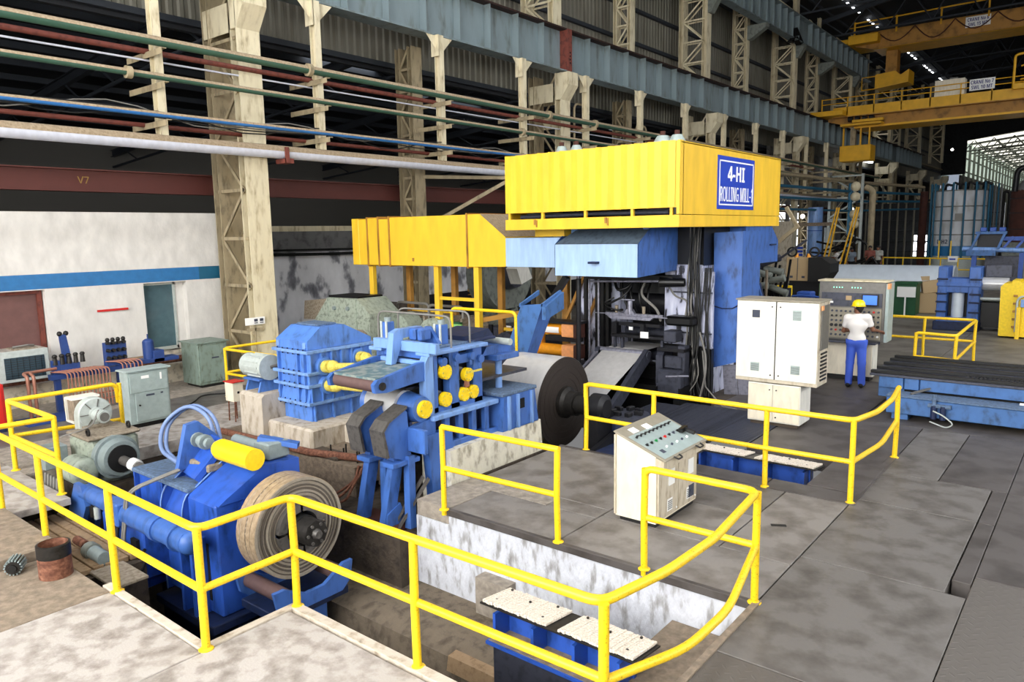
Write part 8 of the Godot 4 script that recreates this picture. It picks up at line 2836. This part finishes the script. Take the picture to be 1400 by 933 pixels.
func person(label: String, at: Vector3, yaw: float, pose: Dictionary, shirt: String, pants: String, helmet: bool, cell: float, s := 1.0):
	thing("person", label, "person", at)
	var b := Basis(Vector3.UP, yaw).scaled(Vector3.ONE * s)
	var g := func(q: Vector3) -> Vector3: return at + b * q
	var J := {"hipL": v(-0.09, 0.9, 0), "hipR": v(0.09, 0.9, 0), "kneeL": v(-0.11, 0.49, -0.02), "kneeR": v(0.11, 0.49, -0.02), "ankL": v(-0.12, 0.09, 0.02), "ankR": v(0.12, 0.09, 0.02),
		"pel": v(0, 0.96, 0), "chest": v(0, 1.26, 0), "neck": v(0, 1.44, 0.0), "head": v(0, 1.58, -0.02), "shL": v(-0.18, 1.39, 0), "shR": v(0.18, 1.39, 0),
		"elL": v(-0.24, 1.1, 0.02), "elR": v(0.24, 1.1, 0.02), "haL": v(-0.24, 0.87, -0.08), "haR": v(0.24, 0.87, -0.08)}
	for key in pose: J[key] = pose[key]
	var W := {}
	for key in J: W[key] = g.call(J[key])
	var R := func(a: String, c: String, ra: float, rb: float) -> Array: return [W[a], W[c], ra * s, rb * s]
	var fwd: Vector3 = b * (pose.get("face", v(0, 0, -1)) as Vector3)
	fwd = fwd.normalized()
	var side := fwd.cross(Vector3.UP).normalized()
	var hd: Vector3 = W["head"]
	# body: one continuous skin surface
	var body := [R.call("hipL", "kneeL", 0.075, 0.052), R.call("kneeL", "ankL", 0.05, 0.036), R.call("hipR", "kneeR", 0.075, 0.052), R.call("kneeR", "ankR", 0.05, 0.036),
		R.call("pel", "chest", 0.11, 0.12), R.call("shL", "shR", 0.06, 0.06), R.call("chest", "neck", 0.08, 0.05), R.call("neck", "head", 0.052, 0.055),
		R.call("shL", "elL", 0.048, 0.038), R.call("elL", "haL", 0.037, 0.026), R.call("shR", "elR", 0.048, 0.038), R.call("elR", "haR", 0.037, 0.026),
		[hd + Vector3(0, 0.035, 0) * s - fwd * 0.015 * s, hd + Vector3(0, -0.05, 0) * s + fwd * 0.03 * s, 0.088 * s, 0.062 * s], [hd + fwd * 0.1 * s + Vector3(0, -0.01, 0) * s, hd + fwd * 0.085 * s + Vector3(0, 0.03, 0) * s, 0.017 * s, 0.01 * s],
		[hd + side * 0.085 * s, hd + side * 0.088 * s + Vector3(0, 0.03, 0) * s, 0.014 * s, 0.018 * s], [hd - side * 0.085 * s, hd - side * 0.088 * s + Vector3(0, 0.03, 0) * s, 0.014 * s, 0.018 * s]]
	sdf_mesh(body, cell, 0.03 * s)
	for h in ["L", "R"]:
		var wr: Vector3 = W["ha" + h]
		var d: Vector3 = (wr - W["el" + h]).normalized()
		var fr := frame_of(d)
		var palm := [[wr, wr + d * 0.07 * s, 0.024 * s, 0.026 * s], [wr + fr[0] * 0.02 * s, wr + d * 0.075 * s + fr[0] * 0.025 * s, 0.018 * s, 0.016 * s], [wr - fr[0] * 0.02 * s, wr + d * 0.075 * s - fr[0] * 0.025 * s, 0.018 * s, 0.016 * s]]
		for i in 4:
			var o: Vector3 = wr + d * 0.075 * s + fr[0] * (-0.03 + 0.02 * i) * s
			var l: float = [0.055, 0.068, 0.065, 0.05][i] * s
			var m1: Vector3 = o + d * l * 0.55 - fr[1] * 0.008 * s
			palm.append([o, m1, 0.0095 * s, 0.009 * s]); palm.append([m1, m1 + d * l * 0.3 - fr[1] * 0.03 * s, 0.009 * s, 0.0075 * s])
		var sg: float = 1.0 if h == "L" else -1.0
		var th: Vector3 = wr + d * 0.03 * s + fr[0] * 0.03 * sg * s
		palm.append([th, th + d * 0.03 * s + fr[0] * 0.03 * sg * s, 0.012 * s, 0.01 * s]); palm.append([th + d * 0.03 * s + fr[0] * 0.03 * sg * s, th + d * 0.06 * s + fr[0] * 0.03 * sg * s - fr[1] * 0.012 * s, 0.01 * s, 0.008 * s])
		sdf_mesh(palm, maxf(0.005, cell * 0.45), 0.008 * s)
	p("body", "skin")
	for e in [-1.0, 1.0]:
		ball(hd + fwd * 0.078 * s + side * 0.034 * e * s + Vector3(0, 0.018, 0) * s, Vector3(0.012, 0.009, 0.012) * s, 8)
	p("eyes", "label_white")
	ball(hd + fwd * 0.086 * s + Vector3(0, -0.05, 0) * s, Vector3(0.025, 0.006, 0.02) * s, 8)
	p("mouth", "rust_column")
	var up := 0.55
	var wl: Vector3 = (W["shL"] as Vector3).lerp(W["elL"], up); var wr2: Vector3 = (W["shR"] as Vector3).lerp(W["elR"], up)
	sdf_mesh([R.call("pel", "chest", 0.118, 0.142), [W["chest"] + b * v(-0.07, 0, 0), W["chest"] + b * v(0.07, 0, 0), 0.125 * s, 0.125 * s], [W["pel"] + b * v(-0.06, 0.03, 0), W["pel"] + b * v(0.06, 0.03, 0), 0.112 * s, 0.112 * s], R.call("shL", "shR", 0.078, 0.078), R.call("chest", "neck", 0.1, 0.06),
		[W["shL"], wl, 0.072 * s, 0.064 * s], [W["shR"], wr2, 0.072 * s, 0.064 * s]], cell, 0.04 * s, at.y + 0.9 * s)
	p("shirt", shirt)
	sdf_mesh([[W["hipL"] + Vector3(0, 0.06, 0) * s, W["kneeL"], 0.105 * s, 0.078 * s], R.call("kneeL", "ankL", 0.077, 0.07), [W["hipR"] + Vector3(0, 0.06, 0) * s, W["kneeR"], 0.105 * s, 0.078 * s], R.call("kneeR", "ankR", 0.077, 0.07), [W["hipL"], W["hipR"], 0.115 * s, 0.115 * s], [W["pel"] + b * v(-0.075, -0.02, 0), W["pel"] + b * v(0.075, -0.02, 0), 0.125 * s, 0.125 * s]], cell, 0.025 * s, -1e9, at.y + 0.97 * s)
	p("trousers", pants)
	for h in ["L", "R"]:
		var a: Vector3 = W["ank" + h]
		sdf_mesh([[Vector3(a.x, at.y + 0.045 * s, a.z) - b * v(0, 0, -0.05), Vector3(a.x, at.y + 0.04 * s, a.z) + b * v(0, 0, -0.16), 0.045 * s, 0.036 * s]], maxf(0.008, cell * 0.6), 0.01)
		p("shoe", "black")
	var hb := [[hd + Vector3(0, 0.05, 0) * s - fwd * 0.025 * s, hd + Vector3(0, 0.05, 0) * s - fwd * 0.02 * s, 0.096 * s, 0.096 * s], [hd - fwd * 0.055 * s, hd - fwd * 0.045 * s - Vector3(0, 0.05, 0) * s, 0.06 * s, 0.045 * s]]
	sdf_mesh(hb, maxf(0.008, cell * 0.7), 0.02)
	p("hair", "hair")
	if helmet:
		var o := hd + Vector3(0, 0.055, 0) * s
		lathe(o, Vector3.UP, [Vector2(0.118, 0.0), Vector2(0.122, 0.02), Vector2(0.112, 0.07), Vector2(0.085, 0.105), Vector2(0.045, 0.122), Vector2(0.0, 0.127)], 24)
		lathe(o, Vector3.UP, [Vector2(0.1, 0.012), Vector2(0.136, 0.0), Vector2(0.136, -0.006), Vector2(0.1, 0.0)], 24)
		for i in 6:
			var t0 := -0.5 + i / 6.0; var t1 := -0.5 + (i + 1) / 6.0
			flat(o + fwd * 0.115 + side * 0.09 * t0 * 2, o + fwd * 0.115 + side * 0.09 * t1 * 2, o + fwd * (0.175 - 0.12 * t1 * t1) + side * 0.085 * t1 * 2 - Vector3(0, 0.015, 0), o + fwd * (0.175 - 0.12 * t0 * t0) + side * 0.085 * t0 * 2 - Vector3(0, 0.015, 0), Vector3.UP)
		p("helmet", "helmet")
		lathe(o - Vector3(0, 0.025, 0), Vector3.UP, [Vector2(0.102, 0.0), Vector2(0.104, 0.025)], 20)
		p("helmet_band", "label_white")

func build_people():
	person("worker in yellow helmet, white polo shirt and blue trousers standing at the operator panel", v(-3.87, 0.0, -15.75), 0.0,
		{"haR": v(0.34, 1.1, -0.42), "elR": v(0.27, 1.17, -0.1), "shR": v(0.18, 1.41, 0), "elL": v(-0.27, 1.12, -0.06), "haL": v(-0.08, 1.13, -0.3), "head": v(-0.005, 1.585, -0.05), "face": v(-0.75, -0.1, -0.66), "ankL": v(-0.1, 0.09, 0.06), "ankR": v(0.13, 0.09, 0.0), "hipL": v(-0.08, 0.9, 0), "hipR": v(0.09, 0.9, 0)},
		"shirt_white", "trousers_blue", true, 0.012, 1.0)
	person("distant worker in white leaning forward at the dark pipes, leftmost of the far group", v(-11.9, 0.35, -44.0), PI * 0.5, {"chest": v(0, 1.24, -0.1), "neck": v(0, 1.4, -0.18), "head": v(0, 1.52, -0.24), "shL": v(-0.18, 1.36, -0.15), "shR": v(0.18, 1.36, -0.15), "haL": v(-0.1, 1.2, -0.55), "elL": v(-0.22, 1.15, -0.25), "haR": v(0.1, 1.2, -0.55), "elR": v(0.22, 1.15, -0.25)}, "shirt_white", "trousers_dark", false, 0.03)
	person("distant worker in a grey blue shirt beside the leaning worker", v(-11.35, 0.35, -44.2), PI * 1.2, {}, "shirt_grey", "trousers_dark", false, 0.03)
	person("distant worker in a dull red shirt, left one of the standing far pair", v(-10.0, 0.5, -42.5), PI, {"haL": v(-0.12, 1.0, -0.2), "haR": v(0.12, 1.0, -0.2)}, "shirt_red", "trousers_dark", false, 0.03)
	person("distant worker in a pale grey shirt at the right end of the far group", v(-9.62, 0.5, -42.6), PI * 0.9, {}, "shirt_pale", "trousers_dark", false, 0.03)

# ---------------------------------------------------------------- small loose things
func build_clutter():
	T = null
	bx(-13.0, -9.2, 0.0, 0.35, -43.4, -45.4)
	bx(-10.6, -9.0, 0.35, 0.5, -41.9, -43.4); bx(-10.6, -9.0, 0.0, 0.35, -41.9, -43.4)
	single("worker_platform", "far_grey", "low raised platform under the far group of workers", "platform")
	var r := RandomNumberGenerator.new(); r.seed = 21
	ob(v(-2.6, 0.004, -7.75), Vector3(0.16, 0.008, 0.05), Basis(Vector3.UP, 0.5), 0.002)
	single("black_scrap", "black", "small black scrap lying on the plate inside the corner of the long railing", "scrap")
	for k in 8:
		var c := v(-13.4 + 0.25 * k, 0.02, -9.6 + r.randf() * 0.8)
		ob(c, Vector3(0.12 + 0.1 * r.randf(), 0.04, 0.06), Basis(Vector3.UP, r.randf() * 3.0), 0.006)
		single("rubble", "earth", "small brown rubble scattered on the ground between gearbox and near lattice column", "rubble", "rubble by the near column")
	tube(rounded([v(-14.4, 0.03, -8.3), v(-13.9, 0.03, -8.0), v(-14.3, 0.03, -7.5), v(-13.8, 0.03, -7.1), v(-13.4, 0.03, -6.6)], 0.3), 0.015, 6)
	single("floor_cable", "cable_black", "black cable snaking over the floor between the two grey cabinets", "cable")
